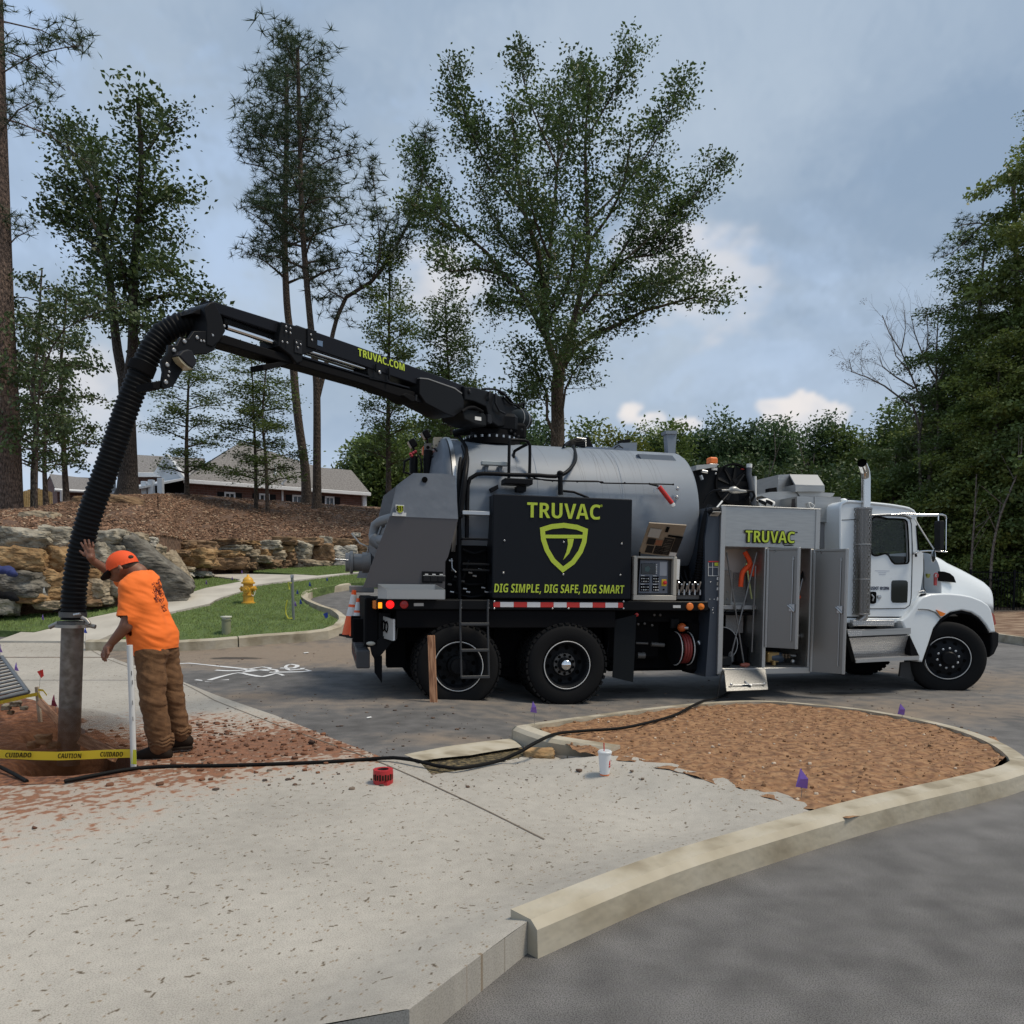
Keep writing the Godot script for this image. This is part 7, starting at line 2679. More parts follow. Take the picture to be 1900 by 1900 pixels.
	tpipe(mr, "arm",[1741,957,.1,1740.5,1020,.1],.008, chrome)
	tpipe(mr, "arm",[1755.5,963,.12,1755,1020,.12],.006, chrome)
	tpipe(mr, "strut",[1697,962,-.12,1715,992,-.04,1733,1019,.04],.009, decal)
	tpipe(mr, "arm_foot",[1694,1027,-.12,1699,1028,-.1,1700,1033,-.1],.016, black)
	soft_prism(mr, "housing", tp([1743,966,1750,966,1751,970,1750,1018,1748,1021,1742,1020,1741.5,970],.13),.15,.05,.012, mat("mirror_black", Color(.02,.021,.022),.4))
	b = MB.new()
	b.ball(Vector3(.034,.092,.03), T(1731.5,1032,.08),18)
	part(mr, "convex_rim", b, chrome)
	b = MB.new()
	b.ball(Vector3(.028,.084,.03), T(1731.5,1032,.084),18)
	part(mr, "convex_glass", b, dark_glass)
	# exhaust stack with its pierced guard
	var ex := thing_part(truck, "exhaust_stack")
	var e_lo := T(1597,1139,-.12)
	var e_hi := T(1601,944,-.12)
	var er := .118
	pipe(ex, "muffler",[e_lo, e_hi],.085, mat("muffler_steel", Color(.30,.29,.28),.4,.9),24)
	var hole := Image.create(32,32, false, Image.FORMAT_RGBA8)
	for j in 32:
		for i in 32:
			var d0 := Vector2(i - 15.5, j - 8).length()
			var d1 := minf(Vector2(i + .5, j - 24).length(), Vector2(i - 31.5, j - 24).length())
			hole.set_pixel(i, j, Color(.50,.485,.47,.0 if minf(d0, d1) < 8.2 else 1.0))
	var pierced := mat("pierced_steel", Color(1,1,1),.35,.9)
	pierced.albedo_texture = ImageTexture.create_from_image(hole)
	pierced.transparency = BaseMaterial3D.TRANSPARENCY_ALPHA_SCISSOR
	pierced.alpha_scissor_threshold = .5
	pierced.cull_mode = BaseMaterial3D.CULL_DISABLED
	b = MB.new()
	var axis := e_hi - e_lo
	for k in 32:
		var a0 := TAU * k / 32.0
		var a1 := TAU * (k + 1) / 32.0
		var n0 := Vector3(cos(a0),0, sin(a0))
		var n1 := Vector3(cos(a1),0, sin(a1))
		b.tri(e_lo + n0 * er, e_lo + n1 * er, e_hi + n1 * er, n0, n1, n1)
		b.tri(e_lo + n0 * er, e_hi + n1 * er, e_hi + n0 * er, n0, n1, n0)
	for p in b.v:
		var lp := p - e_lo
		b.uv.append(Vector2(atan2(lp.z, lp.x - axis.x * lp.y / axis.y) / TAU * 16.0, lp.y / .078))
	for k in range(0, b.uv.size(),3):
		var hi_u := maxf(b.uv[k].x, maxf(b.uv[k + 1].x, b.uv[k + 2].x))
		for j in 3:
			if hi_u - b.uv[k + j].x > 8.0:
				b.uv[k + j].x += 16.0
	part(ex, "guard", b, pierced)
	for t: float in [.0,.33,.66,1.0]:
		var c := e_lo.lerp(e_hi, t)
		b = MB.new()
		b.xf = Transform3D(Basis(), c)
		b.lathe([Vector2(er,-.012), Vector2(er + .004,-.01), Vector2(er + .004,.01), Vector2(er,.012)],32)
		part(ex, "band", b, mats["muffler_steel"])
	var sp := T(1606.5,944,-.12)
	var stack := []
	for q: Array in [[1606.5,946,-.12],[1606.5,900,-.12],[1606.5,886,-.12],[1605.5,876,-.11],[1602.5,867,-.06],[1599.5,859,.02]]:
		stack.append(T(q[0], q[1], q[2]))
	var path := smooth_line(stack,.04)
	b = MB.new()
	b.tube(path,.062,24, false)
	var inner := MB.new()
	inner.tube(path.slice(path.size() - 6),.057,24, false)
	part(ex, "pipe", b, mat("stack_chrome", Color(.62,.60,.57),.14,1.0))
	part(ex, "bore", inner, pitm)
	b = MB.new()
	var tipd: Vector3 = (path[-1] - path[-2]).normalized()
	b.tube([path[-3], path[-2]],.056,20, true)
	part(ex, "bore_end", b, pitm)
	tpipe(ex, "elbow",[1604,1137,-.12,1603,1145,-.12,1595,1152,-.14,1580,1157,-.2,1568,1160,-.3],.055, mat("elbow_grey", Color(.42,.41,.40),.35,.85),16)
	tpipe(ex, "clamp",[1567,1152,-.25,1570,1164,-.2,1575,1168,-.25],.02, pitm)
	# aluminium steps of chequer plate
	var ch := Image.create(64,64, false, Image.FORMAT_L8)
	ch.fill(Color(.2,.2,.2))
	for q: Array in [[16,16,.785],[48,48,.785],[48,16,-.785],[16,48,-.785]]:
		for j in 64:
			for i in 64:
				var d := Vector2(i - q[0], j - q[1]).rotated(q[2])
				var e := Vector2(d.x / 13.0, d.y / 4.0).length()
				if e < 1.0:
					ch.set_pixel(i, j, Color.WHITE * (.35 + .65 * sqrt(1.0 - e)))
	var chq := mat("chequer_plate", Color(.62,.62,.61),.35,.7)
	chq.uv1_triplanar = true
	chq.uv1_scale = Vector3.ONE * 14.0
	var cht := ImageTexture.create_from_image(ch)
	bump(chq, cht,1.0)
	chq.albedo_texture = cht
	chq.albedo_color = Color(1,1,1)
	var light_ch := Image.create(64,64, false, Image.FORMAT_RGB8)
	for j in 64:
		for i in 64:
			var s := lerpf(.66,.92, ch.get_pixel(i, j).r)
			light_ch.set_pixel(i, j, Color(s, s, s))
	chq.albedo_texture = ImageTexture.create_from_image(light_ch)
	var steps := thing_part(truck, "cab_steps")
	bx(steps, "top_step", T(1590,1150,.0).x, T(1668,1150,.0).x,1.02,1.105,-.4,-.08, chq,.008)
	cut(steps, "middle_panel",[1600,1169,1690,1165,1690,1176,1600,1180],.0,.02, alu)
	cut(steps, "middle_step",[1573,1169,1600,1168,1600,1180,1573,1181],.0,.25, chq)
	bx(steps, "middle_tread", T(1573,1166,.0).x, T(1690,1166,.0).x,.955,.97,-.4,.0, chq,.004)
	b = MB.new()
	b.plate([T(1573,1184,-.02), T(1688,1179,-.02), T(1688,1216,-.16), T(1586,1221,-.16)],.015, Vector3(0,0,1))
	part(steps, "riser", b, chq)
	b = MB.new()
	b.plate([T(1586,1221,-.1), T(1690,1215,-.1), T(1706,1218,.1), T(1588,1226,.1)],.02, Vector3(0,1,0))
	part(steps, "bottom_tread", b, chq)
	cut(steps, "tread_lip",[1588,1224,1706,1217,1705,1224,1588,1230],.1,.02, alu)
	cut(steps, "side_plate",[1688,1179,1706,1218,1690,1216],.0,.12, soot)
	cut(steps, "side_plate",[1572,1170,1588,1228,1580,1228,1566,1176],.02,.2, pitm)
	cut(truck, "mud_flap",[1672,1229,1700,1226,1696,1262,1669,1255],-.25,.03, mat("flap_grey", Color(.03,.03,.031),.6))
# ---------------------------------------------------------------- boom and suction hose
var bo := Vector3()       # a point on the boom's upright middle plane
var bn := Vector3()       # that plane's normal, towards the camera's side
var bx_axis := Vector3()  # level direction along the boom
func BP(u: float, v: float, off := .0) -> Vector3:
	return on_plane(u, v, bo + bn * off, bn)
func on_truck(p: Vector3) -> Vector3:
	return tb.transposed() * (p - to)
func slab(parent: Node, called: String, flat: Array, front: float, back: float, m: Material, r := .012) -> MeshInstance3D:
	var fr := Basis(bx_axis, Vector3.UP, bn)
	var poly := PackedVector2Array()
	for i in range(0, flat.size(),2):
		var p := BP(flat[i], flat[i + 1], front) - bo
		poly.append(Vector2(p.dot(bx_axis), p.y))
	var o := soft_prism(parent, called, poly, front, back, r, m)
	o.transform = Transform3D(tb.transposed() * fr, on_truck(bo))
	return o
func bpipe(parent: Node, called: String, flat: Array, r, m: Material, sides := 10) -> MeshInstance3D:
	var pts := []
	for i in range(0, flat.size(),3):
		pts.append(on_truck(BP(flat[i], flat[i + 1], flat[i + 2])))
	return pipe(parent, called, pts, r, m, sides)
func bdot(parent: Node, called: String, u: float, v: float, off: float, r: float, m: Material) -> void:
	dot(parent, called, on_truck(BP(u, v, off)), r, m, tb.transposed() * Basis(bx_axis, Vector3.UP, bn))
func ribbed(path: Array, r: float, pitch: float, deep: float, sides := 24) -> MB:
	var b := MB.new()
	var total := .0
	for i in path.size() - 1:
		total += (path[i + 1] - path[i]).length()
	var n := int(total / pitch) * 4
	var fine := resample(path, n + 1)
	var rad := []
	for i in n + 1:
		rad.append(r - deep * [.0,.35,1.0,.35][i % 4])
	b.tube(fine, rad, sides, true)
	return b
func build_boom(black: Material, soot: Material, bright: Material, chrome: Material, lime: Material, decal: Material) -> void:
	var A := pix(930,770,10.7)
	var tip := pix(385,590,6.55)
	bo = A
	bx_axis = ((tip - A) * Vector3(1,0,1)).normalized()
	bn = bx_axis.cross(Vector3.UP).normalized()
	if bn.dot(EYE - A) < .0:
		bn = -bn
	bx_axis = Vector3.UP.cross(bn)
	var paint := mat("boom_black", Color(.011,.012,.016),.38)
	var boom := thing_part(truck, "boom")
	# upper beams
	slab(boom, "inner_beam",[391,557,412,563.5,526,599,545,605,543,627,523,621,410,584,393,578],.07,-.07, paint)
	slab(boom, "outer_beam",[552,603,588,616,660,641,760,677.5,822,700,862,716,860,742,800,724,760,708.5,723,696.5,683,682,589,650,552,640],.11,-.11, paint)
	slab(boom, "lower_beam",[404,626,418,621,515,652,560,664,686,702,770,727,848,752,851,771,824,762,786,750,720,729,686,716,553,678,509,666,400,634],.09,-.09, soot)
	slab(boom, "lower_edge",[562,660,686,697.5,760,718,760,721,686,701,562,664],.1,-.05, paint,.004)
	slab(boom, "collar_plate",[524,597,545,603,588,614.5,590,650,563,658,561,671,551,675,540,660,517,642,519,622],.125,-.125, black)
	slab(boom, "collar_ear",[547,629,561,632,561,658,547,654],.135,.10, mat("ear_grey", Color(.02,.021,.024),.4),.006)
	slab(boom, "collar_band",[571,609,588,614,588,648,571,643],.14,-.14, black,.006)
	for q: Array in [[531,606],[539,609],[531,615],[539,618],[524,634],[533,636],[550,636],[558,639],[553,645],[577,621],[579,631]]:
		bdot(boom, "bolt", q[0], q[1],.142,.010, bright)
	slab(boom, "foot_bracket",[487,676,510,673,546,662,552,673,540,675,502,685,489,687],.08,-.08, soot,.008)
	slab(boom, "beam_decal",[589,631,599,633,599,643.5,589,640.5],.114,.10, mat("decal_blue", Color(.10,.16,.26),.5),.002)
	bpipe(boom, "piston_rod",[420,607,.06,516,638,.06],.024, chrome,16)
	bpipe(boom, "piston_rod",[562,648.5,.05,683,686.5,.05],.028, chrome,16)
	slab(boom, "hanger",[683,682,697,684,722,695,724,711,700,706,686,703,682,690],.1,-.1, black,.008)
	for q: Array in [[698,676,698,690],[721,683,722,704]]:
		bpipe(boom, "hook",[q[0], q[1],.13, q[2], q[3],.13],.012, black,8)
	bdot(boom, "bolt",704,691,.105,.02, decal)
	slab(boom, "cylinder_gland",[747,733,754,729,778,738,790,744,785,748,764,745],.12,-.12, soot,.01)
	for q: Array in [[772,733,771,744],[780,733,786,744]]:
		bpipe(boom, "hose_fitting",[q[0], q[1],.12, q[2], q[3],.12],.016, mats["ear_grey"],8)
	slab(boom, "knuckle_plate",[779,701.5,795,703,845,721,857,730.5,861,742,861,760,842,773,826,767,790,748,778,730],.15,-.15, black,.012)
	slab(boom, "knuckle_edge",[779,700.5,795,702,845,719.5,858,729.5,857,731,844,721.5,794,704,779,702.5],.155,.12, mat("edge_grey", Color(.20,.20,.20),.5),.003)
	slab(boom, "turret_arm",[862,717,880,718,909,726,933,736,949,748,958,756,955,790,925,792,908,780,902,755,880,745,863,742],.16,-.16, black,.02)
	bdot(boom, "pin",871,727,.165,.03, mats["ear_grey"])
	slab(boom, "gearbox",[858,764,870,760,896,763,905,775,903,791,885,789,862,778],.18,-.15, mat("gear_black", Color(.014,.015,.016),.5),.02)
	slab(boom, "gearbox_label",[881.5,772.5,893,774,893,781,881.5,779],.184,.17, decal,.002)
	bpipe(boom, "gearbox_hose",[857,764,.2,866,758,.2,880,756,.2,895,764,.2],.02, soot,8)
	slab(boom, "drive_flange",[905,768,912,770,914,785,910,787,905,783],.2,.1, mats["ear_grey"],.01)
	bpipe(boom, "hose_drum",[934,768,.06,942,771,.06,971,781,.06,974,782,.06],[.09,.155,.155,.12], mat("drum_black", Color(.012,.016,.019),.35),28)
	for q: Array in [[955,775.5],[965,779]]:
		bpipe(boom, "drum_band",[q[0], q[1],.06, q[0] + 1.2, q[1] + .4,.06],.158, mats["edge_grey"],28)
	for q: Array in [[909,727,.17,907,738,.19,906,744,.17],[920,730,.17,919,748,.2,926,762,.2,936,767,.2],[933,736,.17,945,748,.2,957,752,.18,966,760,.16],[895,722,.12,915,722,.14,932,728,.12,948,746,.1],[930,728,.1,945,740,.12,955,752,.1,962,750,.1],[925,726,.1,931,731,.1,936,729,.1,940,738,.1]]:
		bpipe(boom, "hydraulic_line", q,.014, mats["ear_grey"] if q[0] < 930 else soot,8)
	bpipe(boom, "hydraulic_line",[962,754,.1,972,748,.1,971,760,.1],.02, soot,8)
	lettering(boom, "lettering", "TRUVAC.COM", on_truck(BP(709,668,.114)), (BP(666,646.5,.114) - BP(667,661.5,.114)).length(), (BP(665.5,653.5,.114) - BP(751.5,682.5,.114)).length(), lime, tb.transposed() * Basis((BP(751,682,.114) - BP(666,653.5,.114)).normalized(), Vector3.UP, bn).orthonormalized())
	# turret on the tank
	var tu := thing_part(truck, "turret")
	var tc := Vector3(.62,0,-1.2)
	var rows := [[3.42,3.50,.40, soot],[3.50,3.56,.34, black],[3.56,3.63,.30, soot],[3.63,3.74,.26, black]]
	for q: Array in rows:
		var b := MB.new()
		b.xf = Transform3D(Basis(), tc)
		b.lathe([Vector2(0, q[0]), Vector2(q[2], q[0]), Vector2(q[2], q[1]), Vector2(0, q[1])],36)
		part(tu, "ring", b, q[3])
	for k in 24:
		var a := TAU * k / 24
		var b := MB.new()
		b.xf = Transform3D(Basis(), tc + Vector3(cos(a) * .37,3.50, sin(a) * .37))
		b.lathe([Vector2(.018,.0), Vector2(.018,.035), Vector2(0,.035)],6)
		part(tu, "bolt", b, bright)
	bx(tu, "column",.42,.95,3.6,3.86,-1.42,-.95, black,.05)
	bx(tu, "counterbox",.85,1.08,3.52,3.75,-1.4,-1.0, soot,.04)
	for k in 6:
		tpipe(tu, "hose",[848 + k * 2,806 - k,-1.0,865,800 - k,-.9,890,795 + k * 1.5,-.85,915,800,-.9],.02, soot)
	tpipe(tu, "bundle",[842,805,-1.0,856,801,-.95,872,800,-.95],.05, black,10)
	for q: Array in [[930,803],[936,810],[948,800],[955,806],[962,810],[968,798],[874,812]]:
		dot(tu, "fitting", T(q[0], q[1],-.95),.02, mats["ear_grey"])
	bx(truck, "tank_bulkhead",-.02,.16,3.0,3.5,-1.3,-1.1, mats["tank_grey_plain"],.02)
	# hose head at the tip: guide plates, rollers' bolts, lamp
	var head := thing_part(boom, "hose_head")
	slab(head, "tip_plate",[380,570,390,561,398,560,412,588,419,614,408,633,395,644,384,640,384,600],.13,-.13, black,.01)
	slab(head, "guide_plate",[404,634,398,650,384,657,364,657,347,668,338,690,322,717,306,722,300,716,304,690,300,670,312,655,313,640,328,640,335,626,350,628,360,614,384,614,398,622],.12,.09, black,.008)
	slab(head, "guide_plate",[404,634,398,650,384,657,364,657,347,668,338,690,322,717,306,722,300,716,304,690,300,670,312,655,313,640,328,640,335,626,350,628,360,614,384,614,398,622],-.09,-.12, black,.008)
	for q: Array in [[342,633.5,.026],[322.5,650,.026],[365.5,626.5,.024],[310,677,.026],[307.5,709,.026],[373,632.5,.014],[378.5,633,.014],[314,690,.014],[312.5,697.5,.014],[394.5,593,.012],[416,605,.018],[394,622,.02]]:
		bdot(head, "bolt", q[0], q[1],.122, q[2] * .68, bright)
	for q: Array in [[342,633.5],[322.5,650],[310,677],[307.5,709]]:
		bpipe(head, "roller",[q[0], q[1],.1, q[0] + .5, q[1],-.1],.035, soot,12)
	slab(head, "roller_box",[282,709,298,706,303,716,296,723,284,722],.1,-.1, soot,.01)
	var lamp := thing_part(boom, "boom_lamp")
	slab(lamp, "housing",[331,659,340,650,350,647.5,357,650,366,668,365,676,358.5,684,348,677],.2,.08, mat("lamp_black", Color(.02,.021,.025),.45),.015)
	slab(lamp, "lens",[329.5,661.5,335,661,349,669,359,682.5,357,685.5,350,684,336,672],.19,.09, mat("lens_tan", Color(.36,.31,.20),.25),.004)
	slab(boom, "tip_cap",[357,581,366,574,378,571,384,578,378,586],.08,-.08, soot,.01)
	# suction hose: along the boom's belly, over the head and down to the steel tube
	var inner_path := []
	for q: Array in [[515,634,-.02],[470,617,-.02],[430,601,-.01],[408,596,.0]]:
		inner_path.append(on_truck(BP(q[0], q[1], q[2])))
	var hose := thing_part(truck, "suction_hose")
	part(hose, "boom_length", ribbed(inner_path,.055,.026,.008,18), mat("hose_black", Color(.010,.0105,.0115),.5))
	var drop := []
	var down := [[392,594,6.58],[378,593.5,6.56],[352,597,6.53],[328,604,6.5],[303,619,6.47],[284,643,6.44],[270,672,6.42],[257,702,6.40],[241,741,6.39],[227.5,779,6.38],[203,855,6.37],[182,912,6.36],[164,964,6.35],[150.5,1016,6.35],[141,1068,6.35],[136.5,1115,6.35],[136,1150,6.35]]
	for q: Array in down:
		drop.append(on_truck(pix(q[0], q[1], q[2])))
	part(hose, "hanging_length", ribbed(drop,.098,.037,.014,28), mats["hose_black"])
	var strap := MB.new()
	var sc: Vector3 = on_truck(pix(258,700,6.4))
	var sd: Vector3 = (on_truck(pix(245,731,6.4)) - on_truck(pix(262,690,6.4))).normalized()
	strap.tube([on_truck(pix(266,676,6.41)), on_truck(pix(259.5,692,6.4))],.105,24)
	part(hose, "strap", strap, soot)
	# steel tube and its couplings
	var tube := thing_part(truck, "suction_tube")
	var grey := mat("tube_steel", Color(.20,.175,.15),.5,.55)
	tri_tex(grey, ramp(.04,[Color(.13,.105,.085), Color(.21,.185,.16), Color(.25,.225,.20)],[.2,.6,.9],92),1.2, false)
	var t0 := on_truck(pix(135,1158,6.35))
	var t1 := on_truck(pix(127,1418,6.35))
	pipe(tube, "pipe",[t0, t1],.084, grey,32)
	var ringm := mat("coupling_grey", Color(.30,.29,.27),.4,.6)
	for q: Array in [[1135.5,1145,.104, "hose_clamp"],[1158.5,1164,.135, "flange"],[1153,1158.5,.115, "flange_seat"]]:
		pipe(tube, q[3],[on_truck(pix(135.5, q[0],6.35)), on_truck(pix(135.5, q[1],6.35))], q[2], ringm if q[3] == "flange" else mat("clamp_grey", Color(.10,.10,.10),.5,.4),32)
	for q: Array in [[100,1160,92,1164,6.28],[168,1161,177,1163,6.28],[160,1150,166,1158,6.25]]:
		pipe(tube, "coupling_lever",[on_truck(pix(q[0] + (8 if q[0] < 130 else -8), q[1] - 4, q[4])), on_truck(pix(q[0], q[1], q[4])), on_truck(pix(q[2], q[3], q[4]))],.018, ringm,8)
	pipe(tube, "clamp_bolt",[on_truck(pix(137,1141,6.24)), on_truck(pix(149,1139,6.24))],.012, bright,8)
	pipe(tube, "clamp_tail",[on_truck(pix(114,1130,6.3)), on_truck(pix(104,1133,6.3)), on_truck(pix(99,1134,6.3))],.008, soot,6)
# ---------------------------------------------------------------- the worker: a field round his bones, meshed as surface nets
class Field:
	var lo := Vector3()
	var cell := .01
	var dim := Vector3i()
	var f := PackedFloat32Array()
	func _init(bones: Array, cell_: float, k: float, wrinkle := .0, noise_: FastNoiseLite = null) -> void:
		cell = cell_
		lo = Vector3.ONE * 1e9
		var hi := Vector3.ONE * -1e9
		for q: Array in bones:
			for e in 2:
				var r: Vector3 = Vector3.ONE * (q[2 + e] + k + 3.0 * cell)
				lo = lo.min(q[e] - r)
				hi = hi.max(q[e] + r)
		dim = Vector3i((hi - lo) / cell) + Vector3i.ONE * 2
		f.resize(dim.x * dim.y * dim.z)
		f.fill(1.0)
		for q: Array in bones:
			var a: Vector3 = q[0]
			var b: Vector3 = q[1]
			var ra: float = q[2]
			var rb: float = q[3]
			var m := maxf(ra, rb) + k + 2.0 * cell
			var i0 := Vector3i((a.min(b) - Vector3.ONE * m - lo) / cell)
			var i1 := Vector3i((a.max(b) + Vector3.ONE * m - lo) / cell) + Vector3i.ONE
			var ab := b - a
			var l2 := maxf(ab.length_squared(),1e-9)
			for x in range(maxi(i0.x,0), mini(i1.x, dim.x)):
				for y in range(maxi(i0.y,0), mini(i1.y, dim.y)):
					for z in range(maxi(i0.z,0), mini(i1.z, dim.z)):
						var p := lo + Vector3(x, y, z) * cell
						var t := clampf((p - a).dot(ab) / l2,.0,1.0)
						var d := (p - a - ab * t).length() - lerpf(ra, rb, t)
						var i := (x * dim.y + y) * dim.z + z
						var h := clampf(.5 + .5 * (f[i] - d) / k,.0,1.0)
						f[i] = lerpf(f[i], d, h) - k * h * (1.0 - h)
		if wrinkle > .0:
			for x in dim.x:
				for y in dim.y:
					for z in dim.z:
						var i := (x * dim.y + y) * dim.z + z
						if absf(f[i]) < .05:
							var p := lo + Vector3(x, y, z) * cell
							f[i] += wrinkle * noise_.get_noise_3d(p.x * 4.0, p.y * 20.0 + p.x * 9.0, p.z * 5.0)
	func at(p: Vector3) -> float:
		var q := (p - lo) / cell
		var i := Vector3i(q.floor())
		if i.x < 0 or i.y < 0 or i.z < 0 or i.x >= dim.x - 1 or i.y >= dim.y - 1 or i.z >= dim.z - 1:
			return 1.0
		var t := q - Vector3(i)
		var s := .0
		for c in 8:
			var o := Vector3i(c & 1, (c >> 1) & 1, c >> 2)
			s += f[((i.x + o.x) * dim.y + i.y + o.y) * dim.z + i.z + o.z] * (t.x if o.x else 1.0 - t.x) * (t.y if o.y else 1.0 - t.y) * (t.z if o.z else 1.0 - t.z)
		return s
	func grad(p: Vector3) -> Vector3:
		var e := cell * .8
		return Vector3(at(p + Vector3(e,0,0)) - at(p - Vector3(e,0,0)), at(p + Vector3(0, e,0)) - at(p - Vector3(0, e,0)), at(p + Vector3(0,0, e)) - at(p - Vector3(0,0, e))).normalized()
	# keep: a point is left out where keep.call(point) is false
	func mesh_into(b: MB, keep = null) -> void:
		var vert := {}
		var nor := {}
		for x in dim.x - 1:
			for y in dim.y - 1:
				for z in dim.z - 1:
					var base := (x * dim.y + y) * dim.z + z
					var neg := 0
					var vals := []
					for c in 8:
						var s: float = f[base + (c & 1) * dim.y * dim.z + ((c >> 1) & 1) * dim.z + (c >> 2)]
						vals.append(s)
						if s < .0:
							neg += 1
					if neg == 0 or neg == 8:
						continue
					var sum := Vector3.ZERO
					var n := 0
					for c in 8:
						for ax in 3:
							if c & (1 << ax):
								continue
							var d := c | (1 << ax)
							if (vals[c] < .0) != (vals[d] < .0):
								var t: float = vals[c] / (vals[c] - vals[d])
								var p := Vector3(c & 1, (c >> 1) & 1, c >> 2)
								p[ax] = t
								sum += p
								n += 1
					vert[base] = lo + (Vector3(x, y, z) + sum / n) * cell
		for i: int in vert:
			nor[i] = grad(vert[i])
		var sx := dim.y * dim.z
		var sy := dim.z
		for x in range(1, dim.x - 1):
			for y in range(1, dim.y - 1):
				for z in range(1, dim.z - 1):
					var i := (x * dim.y + y) * dim.z + z
					var inside := f[i] < .0
					for ax in 3:
						var step: int = [sx, sy,1][ax]
						if (f[i + step] < .0) == inside:
							continue
						var u: int = [sy,1, sx][ax]
						var w: int = [1, sx, sy][ax]
						var q := [i - u - w, i - w, i, i - u]
						if not (vert.has(q[0]) and vert.has(q[1]) and vert.has(q[2]) and vert.has(q[3])):
							continue
						if keep != null and not keep.call(vert[q[0]]):
							continue
						b.tri(vert[q[0]], vert[q[1]], vert[q[2]], nor[q[0]], nor[q[1]], nor[q[2]])
						b.tri(vert[q[0]], vert[q[2]], vert[q[3]], nor[q[0]], nor[q[2]], nor[q[3]])
func build_person() -> void:
	var g := hit(290,1404)
	var o := thing("person", "worker in orange shirt and cap leaning one hand on the hose, looking into the hole", "person", g)
	var J := func(u: float, v: float, d: float) -> Vector3: return pix(u, v, d) - g
	var skin := mat("skin", Color(.20,.085,.047),.55)
	skin.subsurf_scatter_enabled = true
	skin.subsurf_scatter_strength = .1
	var shirtm := mat("shirt_orange", Color(.86,.165,.016),.8)
	shirtm.rim_enabled = true
	shirtm.rim = .3
	var trous := mat("canvas_brown", Color(.125,.068,.032),.9)
	bump(tri_tex(trous, ramp(.03,[Color(.105,.05,.02), Color(.165,.082,.034)],[.3,.75],95),2.0), grain(.1,0,1,5,3),.2)
	var capm := mat("cap_orange", Color(.80,.085,.012),.75)
	var dark := mat("cap_black", Color(.012,.012,.014),.8)
	var boot := mat("boot_leather", Color(.022,.015,.011),.6)
	var hairm := mat("hair_brown", Color(.045,.028,.018),.9)
	var nz := FastNoiseLite.new()
	nz.seed = 12
	nz.frequency = 1.0
	nz.fractal_octaves = 2
	# joints
	var sl: Vector3 = J.call(243,1092,5.97)
	var sr: Vector3 = J.call(252,1087,6.28)
	var el: Vector3 = J.call(236,1160,5.90)
	var wl: Vector3 = J.call(206,1194,5.92)
	var er: Vector3 = J.call(213,1068,6.36)
	var wr: Vector3 = J.call(172,1040,6.22)
	var neck: Vector3 = J.call(256,1063,6.12)
	var head: Vector3 = J.call(227,1049,6.10)
	var jaw: Vector3 = J.call(220,1068,6.10)
	var hl: Vector3 = J.call(279,1210,6.01)
	var hr: Vector3 = J.call(303,1208,6.20)
	var kl: Vector3 = J.call(284,1303,5.98)
	var kr: Vector3 = J.call(322,1298,6.22)
	var al: Vector3 = J.call(299,1386,6.04)
	var ar: Vector3 = J.call(334,1366,6.26)
	var waist: Vector3 = J.call(281,1165,6.10)
	var chest: Vector3 = J.call(263,1105,6.12)
	# skin: head, neck, arms, one continuous surface through the trunk
	var bones := [
		[head, head + Vector3(-.012,-.012,0),.084,.082],[head, J.call(233,1048,6.10),.082,.078],[J.call(224,1060,6.10), jaw,.072,.048],[jaw, J.call(215,1073,6.10),.036,.026],
		[J.call(243,1052,6.11), neck,.058,.062],[neck, chest,.07,.11],[chest, waist,.12,.11],[chest, sl,.1,.06],[chest, sr,.1,.06],
		[sl, el,.054,.047],[el, wl,.049,.030],[sr, er,.052,.043],[er, wr,.043,.030],
	]
	var b := MB.new()
	var fld := Field.new(bones,.012,.025)
	fld.mesh_into(b)
	# finer pieces: face and hands, closed over the same skin
	var face := [[J.call(212,1066,6.10), J.call(207.5,1070,6.10),.012,.011],[J.call(214,1062,6.075), J.call(214,1062,6.12),.012,.012],[J.call(213,1075,6.085), J.call(213,1075,6.115),.010,.010],
		[J.call(222,1051,6.005), J.call(224.5,1055,6.0),.012,.013],[J.call(224.5,1055,6.0), J.call(222,1062,6.008),.012,.008],[J.call(222,1051,6.005), J.call(219,1056,6.012),.010,.008]]
	Field.new(face,.004,.008).mesh_into(b)
	var lh := []   # the left hand hangs, half open
	var pl: Vector3 = J.call(198,1206,5.92)
	lh.append([wl, J.call(200,1204,5.91),.029,.034])
	lh.append([J.call(201,1203,5.89), J.call(197,1211,5.89),.024,.020])
	lh.append([J.call(201,1203,5.94), J.call(195,1209,5.95),.024,.020])
	for q: Array in [[196,1212,194.5,1220,197,1226,5.88],[194.5,1211,192.5,1219,194.5,1226,5.90],[193,1210,190.5,1217,191.5,1224,5.925],[192,1208,189.5,1214,189.5,1220,5.95],[200,1204,201,1213,199,1220,5.865]]:
		lh.append([J.call(q[0], q[1], q[6]), J.call(q[2], q[3], q[6] - .01),.011,.0095])
		lh.append([J.call(q[2], q[3], q[6] - .01), J.call(q[4], q[5], q[6] - .006),.0095,.008])
	Field.new(lh,.004,.007).mesh_into(b)
	var rh := []   # the right hand lies flat against the hose, fingers up
	rh.append([wr, J.call(168,1034,6.20),.028,.030])
	rh.append([J.call(167,1034,6.20), J.call(160,1025,6.20),.022,.017])
	rh.append([J.call(170,1033,6.21), J.call(166,1021,6.20),.022,.017])
	rh.append([J.call(172,1032,6.22), J.call(171,1021,6.22),.020,.016])
